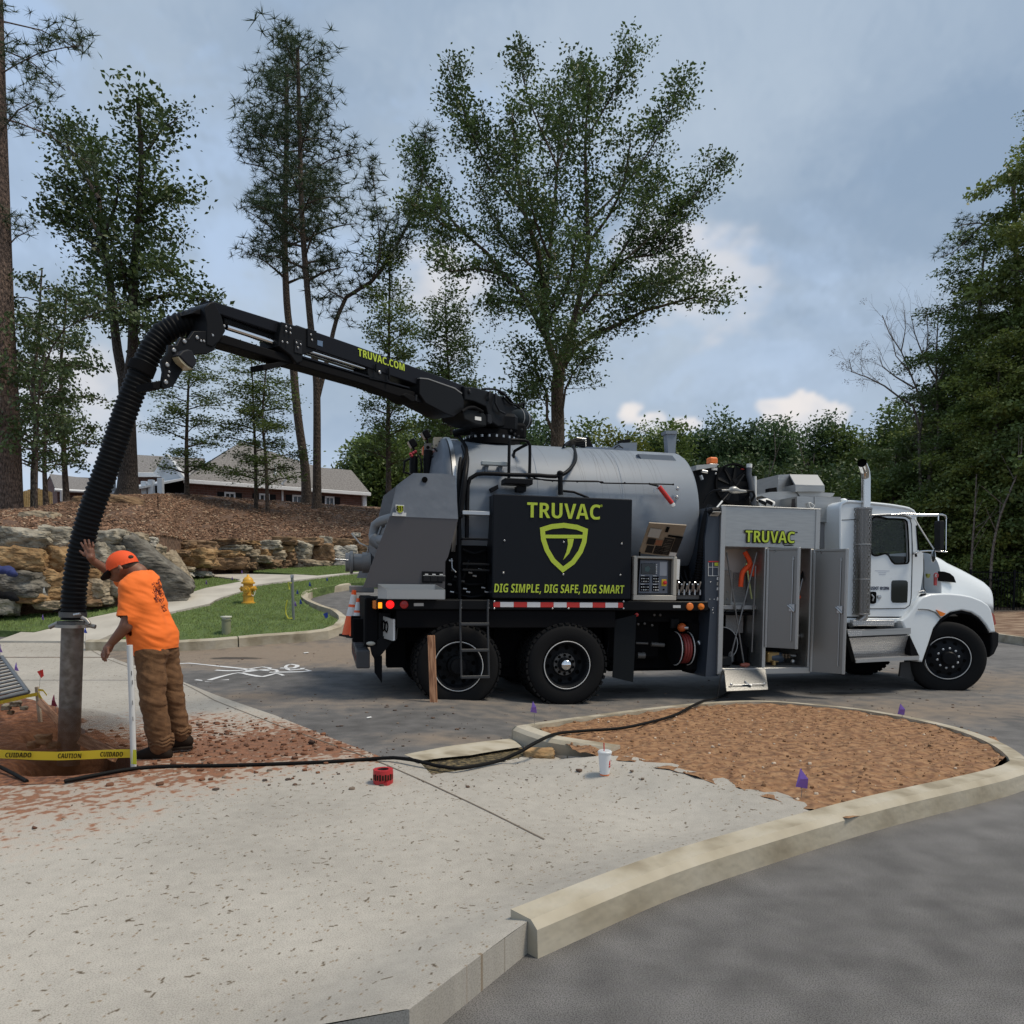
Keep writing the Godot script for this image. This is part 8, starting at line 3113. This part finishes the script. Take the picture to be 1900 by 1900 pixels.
	for q: Array in [[160,1023,155,1014,150.5,1007.5,6.205,.0100],[163,1020,159,1010,157,1002,6.205,.0102],[167.5,1019,166,1010,164.5,1002,6.21,.0100],[171.5,1020,173,1013,172,1006.5,6.23,.0088],[164,1032,156,1029,149,1022.5,6.20,.0115]]:
		rh.append([J.call(q[0], q[1], q[6]), J.call(q[2], q[3], q[6] - .004), q[7] + .001, q[7]])
		rh.append([J.call(q[2], q[3], q[6] - .004), J.call(q[4], q[5], q[6] + .004), q[7], q[7] - .0018])
	Field.new(rh,.004,.006).mesh_into(b)
	part(o, "body", b, skin)
	# hair and cap
	b = MB.new()
	Field.new([[J.call(233,1048,6.10), J.call(241,1050,6.105),.083,.066],[J.call(241,1050,6.105), J.call(246,1054,6.11),.062,.050],[J.call(230,1049,6.035), J.call(226,1052,6.035),.028,.018]],.01,.02).mesh_into(b, func(p: Vector3) -> bool: return p.y < J.call(240,1034,6.1).y + (p.x - J.call(240,1034,6.1).x) * .3)
	part(o, "hair", b, hairm)
	var cap := thing_part(o, "cap")
	b = MB.new()
	var cf := Basis(Vector3(0,0,1), deg_to_rad(22))
	var cc: Vector3 = J.call(226.5,1047,6.10)
	b.xf = Transform3D(cf, cc)
	b.ball(Vector3(.122,.108,.102), Vector3.ZERO,26, true)
	part(cap, "crown", b, capm)
	b = MB.new()
	b.xf = Transform3D(cf, cc)
	for k in 25:
		# the sweatband: a low wall round the head, open in an arch at the back
		var a0 := TAU * k / 25.0
		var a1 := TAU * (k + 1) / 25.0
		var n0 := Vector3(cos(a0),0, sin(a0))
		var n1 := Vector3(cos(a1),0, sin(a1))
		var e := Vector3(.123,1,.103)
		b.quad(n0 * e, n1 * e, n1 * e - Vector3(0,.026,0), n0 * e - Vector3(0,.026,0), n0)
	part(cap, "band", b, capm)
	b = MB.new()
	b.xf = Transform3D(cf, cc)
	b.ball(Vector3(.02,.018,.034), Vector3(.100,.018,.03),12)
	part(cap, "back_opening", b, hairm)
	b = MB.new()
	b.xf = Transform3D(cf * Basis(Vector3(0,0,1), deg_to_rad(20)), cc + cf * Vector3(-.085,-.02,0))
	var peak := PackedVector2Array()
	for k in 13:
		var a := -PI / 2 + PI * k / 12.0
		peak.append(Vector2(-.03 - .085 * cos(a),.085 * sin(a)))
	peak.append(Vector2(.03,.075))
	peak.append(Vector2(.03,-.075))
	b.xf = b.xf * Transform3D(Basis(Vector3.RIGHT, PI / 2), Vector3.ZERO)
	b.prism(peak,-.005,.004)
	part(cap, "peak", b, dark)
	# shirt
	var mid: Vector3 = J.call(287,1190,6.10)
	var hem: Vector3 = J.call(289,1196,6.10)
	var sleeve_l: Vector3 = sl.lerp(el,.80)
	var sleeve_r: Vector3 = sr.lerp(er,.8)
	var sb := [
		[J.call(258,1086,6.03), J.call(262,1120,6.02),.105,.126],[J.call(268,1080,6.18), J.call(276,1120,6.18),.108,.125],[J.call(262,1120,6.02), J.call(278,1180,6.03),.128,.138],[J.call(276,1120,6.18), J.call(296,1180,6.16),.125,.135],
		[J.call(278,1180,6.03), J.call(281,1215,6.03),.138,.136],[J.call(296,1180,6.16), J.call(300,1213,6.15),.135,.128],[J.call(252,1130,6.05), J.call(262,1190,6.06),.10,.105],[J.call(264,1072,6.1), J.call(270,1082,6.12),.072,.11],
		[sl, sleeve_l,.080,.080],[J.call(257,1088,6.02), sl,.098,.082],[sr, sleeve_r,.08,.075],[J.call(255,1080,6.2), sr,.1,.082],
	]
	var sdir := (el - sl).normalized()
	var rdir := (er - sr).normalized()
	var nn: Vector3 = (neck - chest).normalized()
	var keep := func(p: Vector3) -> bool:
		if p.y < hem.y - .058 + (p.x - hem.x) * .20:
			return false
		if (p - sl).dot(sdir) > (el - sl).length() * .80 and (p - sl.lerp(el,.9)).length() < .115 and p.x < sl.x + .03 and p.z > sl.z - .08:
			return false
		if (p - sr).dot(rdir) > (er - sr).length() * .7 and (p - er).length() < .14:
			return false
		return (p - neck).dot(nn) < .012 or (p - neck).length() > .11
	var sf := Field.new(sb,.009,.045,.007, nz)
	b = MB.new()
	sf.mesh_into(b, keep)
	var shirt := part(o, "shirt", b, shirtm)
	# the dark drawing printed across the back
	var ink := MB.new()
	var rr := RandomNumberGenerator.new()
	rr.seed = 4
	for k in 46:
		var u0 := 284.0 + rr.randf() * 17.0
		var v0 := 1076.0 + rr.randf() * 40.0
		if absf(u0 - 292.0) < 3.0 and v0 < 1085:
			continue
		var line := []
		var a := rr.randf() * TAU
		for s in 5:
			var u := u0 + (v0 - 1095.0) * .22 + cos(a + s * .9) * s * .9
			var v := v0 + sin(a + s * .9) * s * 1.3
			var d := 5.7
			for it in 60:
				var p: Vector3 = pix(u, v, d) - g
				var q := sf.at(p)
				if q < .002:
					line.append(p)
					break
				d += clampf(q,.003,.04)
		if line.size() > 2:
			ink.tube(line,.0022,4, true)
	for k in 7:
		var line := []
		for s in 5:
			var u := 299.0 + s * 1.8 + .6 * k
			var v := 1124.0 + k * 1.6 + sin(s * 1.5 + k) * 1.6
			var d := 5.7
			for it in 60:
				var p: Vector3 = pix(u, v, d) - g
				var q := sf.at(p)
				if q < .002:
					line.append(p)
					break
				d += clampf(q,.003,.04)
		if line.size() > 2 and k % 3 != 1:
			ink.tube(line,.002,4, true)
	part(shirt, "back_print", ink, mat("ink_maroon", Color(.10,.012,.016),.8))
	# trousers
	var tbn := [
		[J.call(281,1208,6.02), hl,.125,.115],[J.call(299,1207,6.16), hr,.122,.112],[hl, hl.lerp(kl,.55),.115,.104],[hl.lerp(kl,.55), kl,.104,.092],[kl, kl.lerp(al,.5),.092,.090],[kl.lerp(al,.5), al + Vector3(0,.02,0),.090,.086],
		[hr, hr.lerp(kr,.55),.112,.098],[hr.lerp(kr,.55), kr,.098,.084],[kr, kr.lerp(ar,.5),.084,.082],[kr.lerp(ar,.5), ar + Vector3(0,.02,0),.082,.078],
	]
	var tf := Field.new(tbn,.0095,.03,.009, nz)
	b = MB.new()
	tf.mesh_into(b)
	for q: Array in [[al,.082,.03],[al,.085,.055],[al,.084,.08],[ar,.076,.035],[ar,.078,.06]]:
		var ring := []
		for k in 19:
			ring.append(q[0] + Vector3(cos(TAU * k / 18) * q[1], q[2] + .012 * sin(k * 1.7), sin(TAU * k / 18) * q[1]))
		b.tube(ring,.016,7, false)
	part(o, "trousers", b, trous)
	for q: Array in [[al, Vector3(-.175,-.070,.02), Vector3(.045,-.062,.0)],[ar, Vector3(-.10,-.055,.05), Vector3(.055,-.05,-.02)]]:
		b = MB.new()
		var toe: Vector3 = q[0] + q[1]
		var heel: Vector3 = q[0] + q[2]
		Field.new([[q[0] + Vector3(0,.03,0), heel + Vector3(-.02,.02,0),.055,.05],[heel, toe,.043,.040],[q[0], toe + Vector3(.05,.02,0),.05,.036]],.01,.03).mesh_into(b)
		b.box(Vector3((heel - toe).length() + .075,.028,.095), (heel + toe) * .5 - Vector3(0,.042,0),.008, Basis(Vector3.UP, atan2(-(heel - toe).z, (heel - toe).x)))
		part(o, "boot", b, boot)
# ---------------------------------------------------------------- small things about the street
func spin(parent: Node, called: String, prof: Array, at: Vector3, m: Material, sides := 20, turn := Basis(), smooth := false) -> MeshInstance3D:
	var b := MB.new()
	b.xf = Transform3D(turn, at)
	b.lathe(prof, sides, smooth)
	return part(parent, called, b, m)
func flag(label: String, u: float, v: float, size: float, base: Vector3, tint: String, shape := 0) -> void:
	var cols := {"purple": Color(.23,.12,.47), "blue": Color(.02,.06,.42), "red": Color(.65,.03,.02), "wine": Color(.25,.03,.07), "white": Color(.75,.75,.72)}
	var m := mat("flag_" + tint, cols[tint],.6)
	m.backlight_enabled = true
	m.backlight = Color(.35,.35,.35)
	var o := thing("survey_flag", label, "flag", base, "small survey flags")
	var top := pix(u, v,-base.z) - base
	pipe(o, "wire",[Vector3(0,-.05,0), top * .5 + Vector3(.004,0,0), top + Vector3.UP * size * .5],.0022, bright_wire(),5)
	var b := MB.new()
	var w := size * .62
	var h := size
	var p := [top + Vector3(-w * .1, h * .5,0), top + Vector3(w * .35, h * .05, w * .5), top + Vector3(w * .45,-h * .5, w * .1), top + Vector3(-w * .45,-h * .42,0), top + Vector3(-w * .2,0, w * .25)]
	if shape == 1:
		p = [top + Vector3(-w * .7, h * .25,0), top + Vector3(w * .5, h * .5, w * .2), top + Vector3(w * .55,-h * .25, w * .1), top + Vector3(-w * .0,-h * .5,0), top]
	for k in 5:
		if k == 4 or shape == 1 and k == 9:
			continue
		var a: Vector3 = p[k]
		var c: Vector3 = p[(k + 1) % 5] if shape == 0 else p[(k + 1) % 4]
		b.plate([p[4], a, c],.0015, Vector3(0,.2,1))
	if shape == 0:
		b.plate([p[3], p[0], p[4]],.0015, Vector3(0,.2,1))
	part(o, "flag", b, m)
func bright_wire() -> Material:
	return mat("wire", Color(.25,.25,.25),.4,.6)
func strip(parent: Node, called: String, pts: Array, tall: float, m: Material) -> void:
	var b := MB.new()
	for i in pts.size() - 1:
		var u := Vector3.UP * tall * .5
		b.plate([pts[i] - u, pts[i + 1] - u, pts[i + 1] + u, pts[i] + u],.001, Vector3(0,0,1))
	part(parent, called, b, m)
func build_dust() -> void:
	var dust := FogMaterial.new()
	dust.albedo = Color(.50,.33,.22)
	dust.density = 1.1
	var v := FogVolume.new()
	v.name = "dust"
	v.shape = RenderingServer.FOG_VOLUME_SHAPE_ELLIPSOID
	v.size = Vector3(1.3,.75,.9)
	v.material = dust
	v.position = pix(125,1400,6.15)
	v.set_meta("kind", "stuff")
	add_child(v)
	tag(v, "brown dust blowing round the foot of the suction tube", "dust")
func build_street() -> void:
	var bright := mats["zinc"] as Material
	var black := mats["black_paint"] as Material
	var soot := mats["black_dull"] as Material
	var decal := mats["decal_white"] as Material
	# hydrant
	var at := hit(461,1119.5,.18)
	var h := thing("fire_hydrant", "yellow fire hydrant in the grass beside the footpath", "fire hydrant", at)
	var yel := mat("hydrant_yellow", Color(.62,.33,.03),.45)
	spin(h, "barrel",[Vector2(.0,-.05), Vector2(.155,-.05), Vector2(.155,.025), Vector2(.115,.035), Vector2(.112,.17), Vector2(.128,.175), Vector2(.128,.2), Vector2(.106,.205), Vector2(.104,.43), Vector2(.15,.445), Vector2(.15,.475), Vector2(.12,.485)], Vector3.ZERO, yel,24)
	spin(h, "bonnet",[Vector2(.12,.485), Vector2(.112,.53), Vector2(.08,.575), Vector2(.045,.595), Vector2(.03,.60), Vector2(.028,.645), Vector2(.0,.65)], Vector3.ZERO, yel,24, Basis(), true)
	for q: Array in [[Vector3(.1,.33,.02), Basis(Vector3(0,0,1),-PI / 2),.055],[Vector3(-.1,.33,-.02), Basis(Vector3(0,0,1), PI / 2),.05],[Vector3(0,.31,.1), Basis(Vector3.RIGHT, PI / 2),.07]]:
		spin(h, "outlet",[Vector2(q[2],-.02), Vector2(q[2],.04), Vector2(q[2] * 1.15,.045), Vector2(q[2] * 1.15,.07), Vector2(q[2] * .4,.075), Vector2(q[2] * .35,.1), Vector2(0,.1)], q[0], yel,16, q[1])
	pipe(h, "chain",[Vector3(.17,.3,.03), Vector3(.16,.2,.06), Vector3(.13,.16,.08), Vector3(.1,.2,.08)],.007, decal,6)
	# cleanout
	at = hit(420,1168,.18)
	var cl := thing("drain_cleanout", "short pale standpipe with a white cap in the grass", "pipe", at)
	spin(cl, "pipe",[Vector2(.085,-.1), Vector2(.085,.17), Vector2(.095,.175), Vector2(.095,.2), Vector2(0,.2)], Vector3.ZERO, mat("cleanout_green", Color(.23,.24,.15),.6),24)
	spin(cl, "cap",[Vector2(.07,.2), Vector2(.075,.23), Vector2(.105,.235), Vector2(.10,.255), Vector2(.0,.262)], Vector3.ZERO, mat("cap_cream", Color(.60,.60,.52),.5),24)
	# steel post with yellow rope
	at = hit(545,1150,.18)
	var po := thing("metal_post", "thin grey metal post with loose yellow rope standing in the grass", "post", at)
	var top := pix(542,1069,-at.z) - at
	pipe(po, "pole",[Vector3(0,-.1,0), top],.028, mat("post_grey", Color(.20,.22,.21),.5,.4),10)
	spin(po, "cap",[Vector2(.036,-.03), Vector2(.036,.02), Vector2(0,.03)], top, bright,12)
	var rope := mat("rope_yellow", Color(.58,.55,.05),.7)
	pipe(po, "rope",[Vector3(-.02,.03,.02), Vector3(-.1,.03,.04), Vector3(-.15,.12,.02), Vector3(-.16,.25,0), Vector3(-.12,.40,.02)],.012, rope,6)
	pipe(po, "rope",[top + Vector3(0,-.14,.03), top + Vector3(-.07,-.12,.03), top + Vector3(-.05,-.27,.03)],.012, rope,6)
	var hs := pix(293,958,24.5)
	tag(pipe(self, "iron_stake",[hs - Vector3.UP * .2, pix(293,921,24.5)],.014, soot,6), "thin dark stake standing in the mulch slope", "stake")
	# flags: where, on what
	flag("tallest purple flag, in the front of the island's bare soil",1487,1444,.125, hit(1487,1472,.14), "purple")
	flag("purple flag on the island's far kerb before the front wheel",1671.5,1316,.12, hit(1675,1330,.14), "purple")
	flag("purple flag at the island's left corner in front of the rear wheels",990,1312,.11, hit(992,1346,.14), "purple")
	flag("purple flag cut by the left edge of the view beside the steel grate",1,1203,.11, hit(1,1275,.02), "purple")
	flag("purple flag standing behind the steel grate",31,1237,.115, hit(31,1275,.02), "purple")
	flag("red flag with a printed face behind the stake",76,1250,.11, hit(70,1290,.02), "red",1)
	flag("dark wine-red narrow flag between stake and steel tube",101,1300,.125, hit(104,1330,.02), "wine")
	flag("purple flag in the grass left of the hose",80,1145,.11, hit(80,1156,.18), "purple")
	flag("purple flag in the grass right of the hose",219,1113,.10, hit(219,1122,.18), "purple")
	flag("purple flag in the grass beside the dark slab",383,1080,.11, hit(383,1088,.18), "purple")
	flag("purple flag at the bend of the footpath",431,1073,.10, hit(431,1079,.18), "purple")
	flag("purple flag on bare earth under the far stone wall",449,1060.5,.10, hit(449,1067,.18), "purple")
	flag("purple flag just behind the grey metal post",548,1120,.12, hit(548,1128,.18), "purple")
	flag("blue flag farthest back near the footpath",607,1074.5,.10, hit(607,1081,.18), "blue")
	flag("blue flag in the middle of the grass right of the post's top",575,1083.5,.12, hit(575,1091,.18), "blue")
	flag("blue flag low in the grass right of the post",552,1098,.11, hit(552,1105,.18), "blue")
	flag("dark blue flag on the kerb where it bends",558,1116,.12, hit(558,1123,.18), "blue")
	flag("large blue flag leaning over the kerb by the cones",604.5,1142,.13, hit(600,1150,.18), "blue",1)
	flag("blue flag just right of the steel tube's coupling",159,1169,.115, hit(158,1186,.18), "blue")
	flag("small white flag in front of the boulders",82.5,1095,.12, pix(84,1118,15.2), "white")
	# the hole's edge: white pole, stakes, tape, boards, grate
	at = hit(248,1427,.0)
	var d := -at.z
	var pole := thing("white_pole", "scuffed white plastic pole standing at the hole before the worker", "pole", at)
	pipe(pole, "pipe",[Vector3(0,-.3,0), pix(245,1310, d - .01) - at, pix(240.5,1197, d - .02) - at],.021, mat("pvc_white", Color(.56,.57,.56),.45),16)
	for q: Array in [[244,1245],[246,1300],[246.5,1330],[245.5,1262]]:
		pipe(pole, "scuff",[pix(q[0], q[1], d - .032) - at, pix(q[0] + .5, q[1] + 8, d - .032) - at],.0025, mat("scuff_grey", Color(.08,.08,.08),.8),4)
	var tape := thing("caution_tape", "yellow caution tape stretched low across the hole to the white pole", "tape", pix(120,1400, d + .02))
	var tm := mat("tape_yellow", Color(.66,.48,.02),.5)
	var line := []
	for q: Array in [[251,1398],[236,1398],[200,1399],[160,1401],[110,1403],[60,1402],[0,1399],[-150,1394],[-330,1388]]:
		line.append(pix(q[0], q[1], d - .03 - .02 * sin(q[0] * .02)) - tape.position)
	strip(tape, "band", line,.064, tm)
	var inkm := mat("tape_ink", Color(.02,.017,.01),.6)
	for q: Array in [["CUIDADO",34,1401,48],["CAUTION",129,1402.5,43],["CUIDADO",207,1399.5,42],["CAUTION",-70,1397.5,46]]:
		var c := pix(q[1], q[2], d - .048 - .02 * sin(q[1] * .02)) - tape.position
		lettering(tape, "lettering", q[0], c,.036, q[3] * d / FOCAL, inkm, Basis(), true,.002,.15)
	strip(tape, "wrap",[pix(243,1404, d - .025) - tape.position, pix(253,1405, d - .025) - tape.position],.11, mat("tape_lime", Color(.55,.55,.03),.5))
	at = hit(76,1352,-.05)
	var st := thing("wood_stake", "weathered wooden stake wrapped with caution tape behind the hole", "stake", at)
	var sd := -at.z
	var b := MB.new()
	var s1 := pix(68.5,1274, sd) - at
	b.box(Vector3(.034, s1.length() + .1,.03), s1*.5 - s1.normalized() * .05,.004, Basis(Vector3(0,0,1), atan2(-s1.x, s1.y)))
	part(st, "post", b, mat("stake_wood", Color(.33,.27,.20),.9))
	strip(st, "tape",[pix(69,1288, sd - .03) - at, pix(52,1291, sd - .02) - at, pix(20,1299, sd - .02) - at, pix(-40,1312, sd) - at],.035, tm)
	strip(st, "tape",[pix(71,1288, sd - .03) - at, pix(82,1306, sd - .05) - at, pix(95,1322, sd - .08) - at, pix(112,1338, sd - .1) - at],.05, mats["tape_yellow"])
	strip(st, "tape_end",[pix(71,1280, sd - .03) - at, pix(80,1281, sd - .03) - at, pix(87,1290, sd - .03) - at],.02, tm)
	var wood := mat("plank_wood", Color(1,1,1),.8)
	tri_tex(wood, ramp(.02,[Color(.20,.09,.045), Color(.38,.19,.10), Color(.44,.24,.135)],[.2,.55,.85],97,5),1.0, false)
	wood.uv1_scale = Vector3(6,.7,6)
	var brd := func(label: String, p0: Vector3, p1: Vector3, w: float, t: float) -> void:
		var bb := MB.new()
		var ax := (p1 - p0).normalized()
		var sx := ax.cross(Vector3(0,.35,1)).normalized()
		bb.box(Vector3(w, (p1 - p0).length(), t), Vector3.ZERO,.004)
		var n := put("wood_board", bb.mesh(), wood)
		n.transform = Transform3D(Basis(sx, ax, sx.cross(ax)), (p0 + p1) * .5)
		tag(n, label, "board")
	brd.call("muddy wooden board slanting into the hole right of the steel tube", pix(150,1371,6.3), pix(216,1404,5.9),.09,.035)
	brd.call("wooden board slanting down behind the steel tube from the stake", pix(74,1302,7.0), pix(116,1345,6.6),.06,.035)
	brd.call("reddish plank leaning upright against the rear wheel", pix(800,1179,9.18), pix(805.5,1325,9.05),.088,.04)
	var grate := thing("steel_grate", "slatted steel grate lying at the left edge of the slab", "grate", hit(-10,1262,.02))
	var gp := [pix(4,1219,8.2), pix(52,1284,7.15), pix(-60,1310,6.9), pix(-100,1240,8.0)]
	var lift := Vector3.UP * .02
	for i in 4:
		var e0: Vector3 = gp[i] - grate.position
		var e1: Vector3 = gp[(i + 1) % 4] - grate.position
		b = MB.new()
		b.tube([e0, e1],.022,6)
		part(grate, "rail", b, mat("grate_grey", Color(.16,.165,.165),.5,.5))
	for k in range(1,12):
		var t := k / 12.0
		var e0: Vector3 = gp[0].lerp(gp[1], t) - grate.position
		var e1: Vector3 = gp[3].lerp(gp[2], t) - grate.position
		b = MB.new()
		b.tube([e0, e1],.026,6, true, Vector2(1,.5))
		part(grate, "slat", b, mats["grate_grey"])
	var k := 0
	for q: Array in [[12,1312,15,12],[30,1306,16,11],[45,1314,12,8],[80,1372,26,20],[62,1382,20,14],[100,1383,22,12],[20,1322,10,8]]:
		var rd := 6.9 if q[1] < 1330 else 6.25
		var rk := put("rock", stone_mesh(Vector3(q[2], q[3], q[2]) * .5 * rd / FOCAL,500 + k,5,.35,.5), mats["stone_brown" if k > 2 else "stone_tan"])
		rk.position = pix(q[0], q[1], rd)
		tag(rk, "lump of %s beside the %s, %s of seven" % ["clay" if k > 2 else "broken stone", "hole" if k > 2 else "grate", ordinal(k)], "rock", "lumps round the hole")
		k += 1
	# hoses on the ground
	var lay := func(called: String, label: String, flat: Array, r: float) -> void:
		var pts := []
		for i in range(0, flat.size(),3):
			pts.append(hit(flat[i], flat[i + 1], flat[i + 2]) + Vector3.UP * r * .6)
		tag(pipe(self, called, pts, r, mat("hose_rubber", Color(.009,.009,.009),.6),8,.1), label, "hose")
	lay.call("black_hose", "long black hose snaking over slab and island to the truck",[120,1452,.02,200,1436,.02,260,1427,.01,330,1423.5,.01,400,1423,.01,500,1420,.01,600,1416,.01,680,1411,.01,730,1408,.03,770,1413,.04,810,1423,.03,845,1428,.03,890,1422,.02,935,1411,.03,965,1397,.10,990,1382,.15,1030,1364,.16,1080,1358,.14,1150,1353,.14,1200,1343,.14,1250,1329,.14,1285,1311,.15,1305,1302,.15,1325,1298,.05,1345,1290,.01,1362,1276,.01],.0145)
	lay.call("black_hose", "short end of black hose in the red clay at the left",[-120,1400,.03,-30,1415,.05,10,1430,.03,50,1452,.01],.014)
	# cup, tape roll, cone, rubble
	at = hit_on(1122,1439, concrete_top)
	var cup := thing("paper_cup", "white paper cup with a red straw standing on the slab", "cup", at)
	spin(cup, "body",[Vector2(.0,.002), Vector2(.033,.002), Vector2(.047,.165), Vector2(.047,.168)], Vector3.ZERO, mat("cup_white", Color(.66,.67,.68),.5),28)
	spin(cup, "lid",[Vector2(.05,.162), Vector2(.051,.172), Vector2(.045,.18), Vector2(.0,.178)], Vector3.ZERO, mat("lid_white", Color(.62,.64,.65),.3),28)
	spin(cup, "base_band",[Vector2(.0335,.004), Vector2(.0345,.014)], Vector3.ZERO, mat("band_orange", Color(.70,.16,.03),.5),28)
	pipe(cup, "straw",[Vector3(-.005,.17,0), Vector3(-.007,.235,.0)],.004, mats["red_paint"],8)
	for q: Array in [[.09,.02],[.115,.03],[.07,.012]]:
		b = MB.new()
		b.box(Vector3(.004, q[1],.014), Vector3(.031, q[0],.026),.001, Basis(Vector3.UP,-.85))
		part(cup, "print", b, mats["red_paint"])
	at = hit_on(711,1453, concrete_top)
	var roll := thing("tape_roll", "roll of red printed marking tape lying on the slab", "tape roll", at)
	var rp := mat("roll_red", Color(.42,.02,.025),.4)
	spin(roll, "roll",[Vector2(.04,.0), Vector2(.069,.0), Vector2(.071,.05), Vector2(.069,.1), Vector2(.04,.1), Vector2(.04,.0)], Vector3.ZERO, rp,32)
	spin(roll, "core",[Vector2(.0395,.001), Vector2(.0385,.099)], Vector3.ZERO, mat("core_dark", Color(.05,.02,.02),.8),24)
	for i in 9:
		var a := .35 + i * .27
		b = MB.new()
		b.box(Vector3(.012,.035 + .008 * (i % 2),.003), Vector3(cos(a),0, sin(a)) * .0708 + Vector3(0,.052,0),.0, Basis(Vector3.UP, PI / 2 - a))
		part(roll, "print", b, mats["tape_ink"])
	strip(roll, "loose_end",[Vector3(.0,.0,.074), Vector3(.04,.012,.078), Vector3(.06,.02,.06)],.03, rp)
	at = hit(578,1380,.012)
	var pc := put("pine_cone", stone_mesh(Vector3(.028,.018,.02),801,6,.6,.1), mat("cone_brown", Color(.035,.018,.012),.9))
	pc.position = at + Vector3.UP * .012
	tag(pc, "dark pine cone lying on the slab left of the tape roll", "pine cone")
	var rk2 := put("rock", stone_mesh(Vector3(.13,.05,.08),802,7,.3,.6), mats["stone_ochre"])
	rk2.position = hit(1000,1399,.03)
	tag(rk2, "ochre rock wedged under the island's kerb beside the hose", "rock")
	for q: Array in [[930,1411,.05, "white scrap of litter lying in the leafy gutter"],[685,1331,.03, "pale scrap of paper on the asphalt behind the rear wheels"],[568,1211,.05, "white scrap on the asphalt near the kerb"]]:
		b = MB.new()
		b.box(Vector3(q[2] * 1.6,.006, q[2]), Vector3.ZERO,.002, Basis.from_euler(Vector3(.1,.5,.1)))
		var l := put("litter", b.mesh(), decal)
		l.position = hit(q[0], q[1],.015)
		tag(l, q[3], "litter")
	# utility paint sprayed on the asphalt
	var spray := mat("spray_white", Color(.62,.63,.64),.8)
	for q: Array in [[324,1238,332,1232,350,1231,400,1236,450,1241,480,1244,500,1245],[362,1262,380,1264,410,1256,442,1249,460,1252,488,1256,512,1250,526,1254],[400,1244,440,1245,487,1238,502,1240,496,1243,455,1245],[380,1265,425,1262],[450,1248,500,1242,516,1246,505,1248],[520,1240,545,1240,552,1235,540,1233,530,1237,538,1244,560,1242,562,1240],[500,1248,560,1247,576,1245.5,566,1243]]:
		var rows := [[],[]]
		var ps := smooth_line(hits(q),.1)
		for i in ps.size():
			var dd: Vector3 = (ps[mini(i + 1, ps.size() - 1)] - ps[maxi(i - 1,0)]).normalized().cross(Vector3.UP) * (.032 + .008 * sin(i * .7))
			for s in 2:
				var p: Vector3 = ps[i] + dd * (1 if s else -1)
				rows[s].append(Vector3(p.x, height(p.x, p.z) + .006, p.z))
		struct("paint_mark", loft(rows,.0,1).mesh(), spray)
	# cones carried behind the tail
	var orange := mat("cone_orange", Color(.85,.11,.015),.45)
	var cw := mat("cone_white", Color(.66,.66,.66),.4)
	for q: Array in [[650.5,1178,657,1095,-2.2, "traffic cone on the truck's tail, the left one of two"],[664,1180,665.5,1110,-2.0, "traffic cone on the truck's tail, half behind the black bracket"]]:
		var p0 := to + tb * T(q[0], q[1], q[4])
		var p1 := to + tb * T(q[2], q[3], q[4])
		var ax := (p1 - p0).normalized()
		var cn := thing("traffic_cone", q[5], "traffic cone", p0, "cones on the truck's tail", Basis(Quaternion(Vector3.UP, ax)))
		var hh := (p1 - p0).length()
		for seg: Array in [[.0,.42,0],[.42,.62,1],[.62,.68,0],[.68,.9,1],[.9,1.0,0]]:
			spin(cn,["shell", "white_band"][seg[2]],[Vector2(lerpf(.125,.028, seg[0]), seg[0] * hh), Vector2(lerpf(.125,.028, seg[1]), seg[1] * hh), Vector2(.0 if seg[1] == 1.0 else lerpf(.125,.028, seg[1]), seg[1] * hh)], Vector3.ZERO,[orange, cw][seg[2]],24)
		spin(cn, "base",[Vector2(.0,-.03), Vector2(.17,-.03), Vector2(.17,.0), Vector2(.12,.01)], Vector3.ZERO, black,4)
	# clothes left on the boulders
	for q: Array in [[6,1057,46,18,14.6, Color(.02,.03,.12), "blue jacket dropped on the boulders at the left edge", "jacket"],[10,1104,44,16,14.4, Color(.008,.008,.009), "black bag lying between the boulders at the left edge", "bag"]]:
		b = MB.new()
		var cen := pix(q[0], q[1], q[4])
		var s: float = q[4] / FOCAL
		var bones := []
		for i in 7:
			var p := Vector3(lerpf(-.45,.45, i / 6.0) * q[2] * s, (.2 * sin(i * 2.1)) * q[3] * s - (.1 * i - .3) * q[3] * s,.06 * sin(i * 1.3))
			bones.append([p, p + Vector3(.05,-.02,.06 * cos(i * 2.0)), q[3] * s * .36, q[3] * s * .3])
		Field.new(bones,.02,.05,.03, noise).mesh_into(b)
		var cm := put(q[7], b.mesh(), mat("cloth_" + q[7], q[5],.85))
		cm.position = cen
		tag(cm, q[6], q[7])
	# black fence by the woods
	var f0 := pix(1765,1141,33.5)
	var f1 := pix(1990,1149,31.5)
	var fe := thing("metal_fence", "black metal picket fence before the woods at the right", "fence", f0)
	var ax2 := (f1 - f0)
	var up := 1.92
	for y: float in [1.88,1.56,.2]:
		pipe(fe, "rail",[Vector3(0, y,0), ax2 + Vector3(0, y,0)],.022, black,4)
	var n := 38
	for i in n + 1:
		var t := float(i) / n
		b = MB.new()
		var post: bool = i % 14 == 6
		b.box(Vector3(.07 if post else .02,2.0 if post else 1.84,.07 if post else .02), ax2 * t + Vector3(0,1.0 if post else .96,0),.0)
		part(fe, "post" if post else "picket", b, black)
func _ready() -> void:
	rng.seed = 20
	build_light()
	build_ground()
	build_stones()
	build_trees()
	build_houses()
	build_truck()
	build_street()
	build_person()
	build_dust()
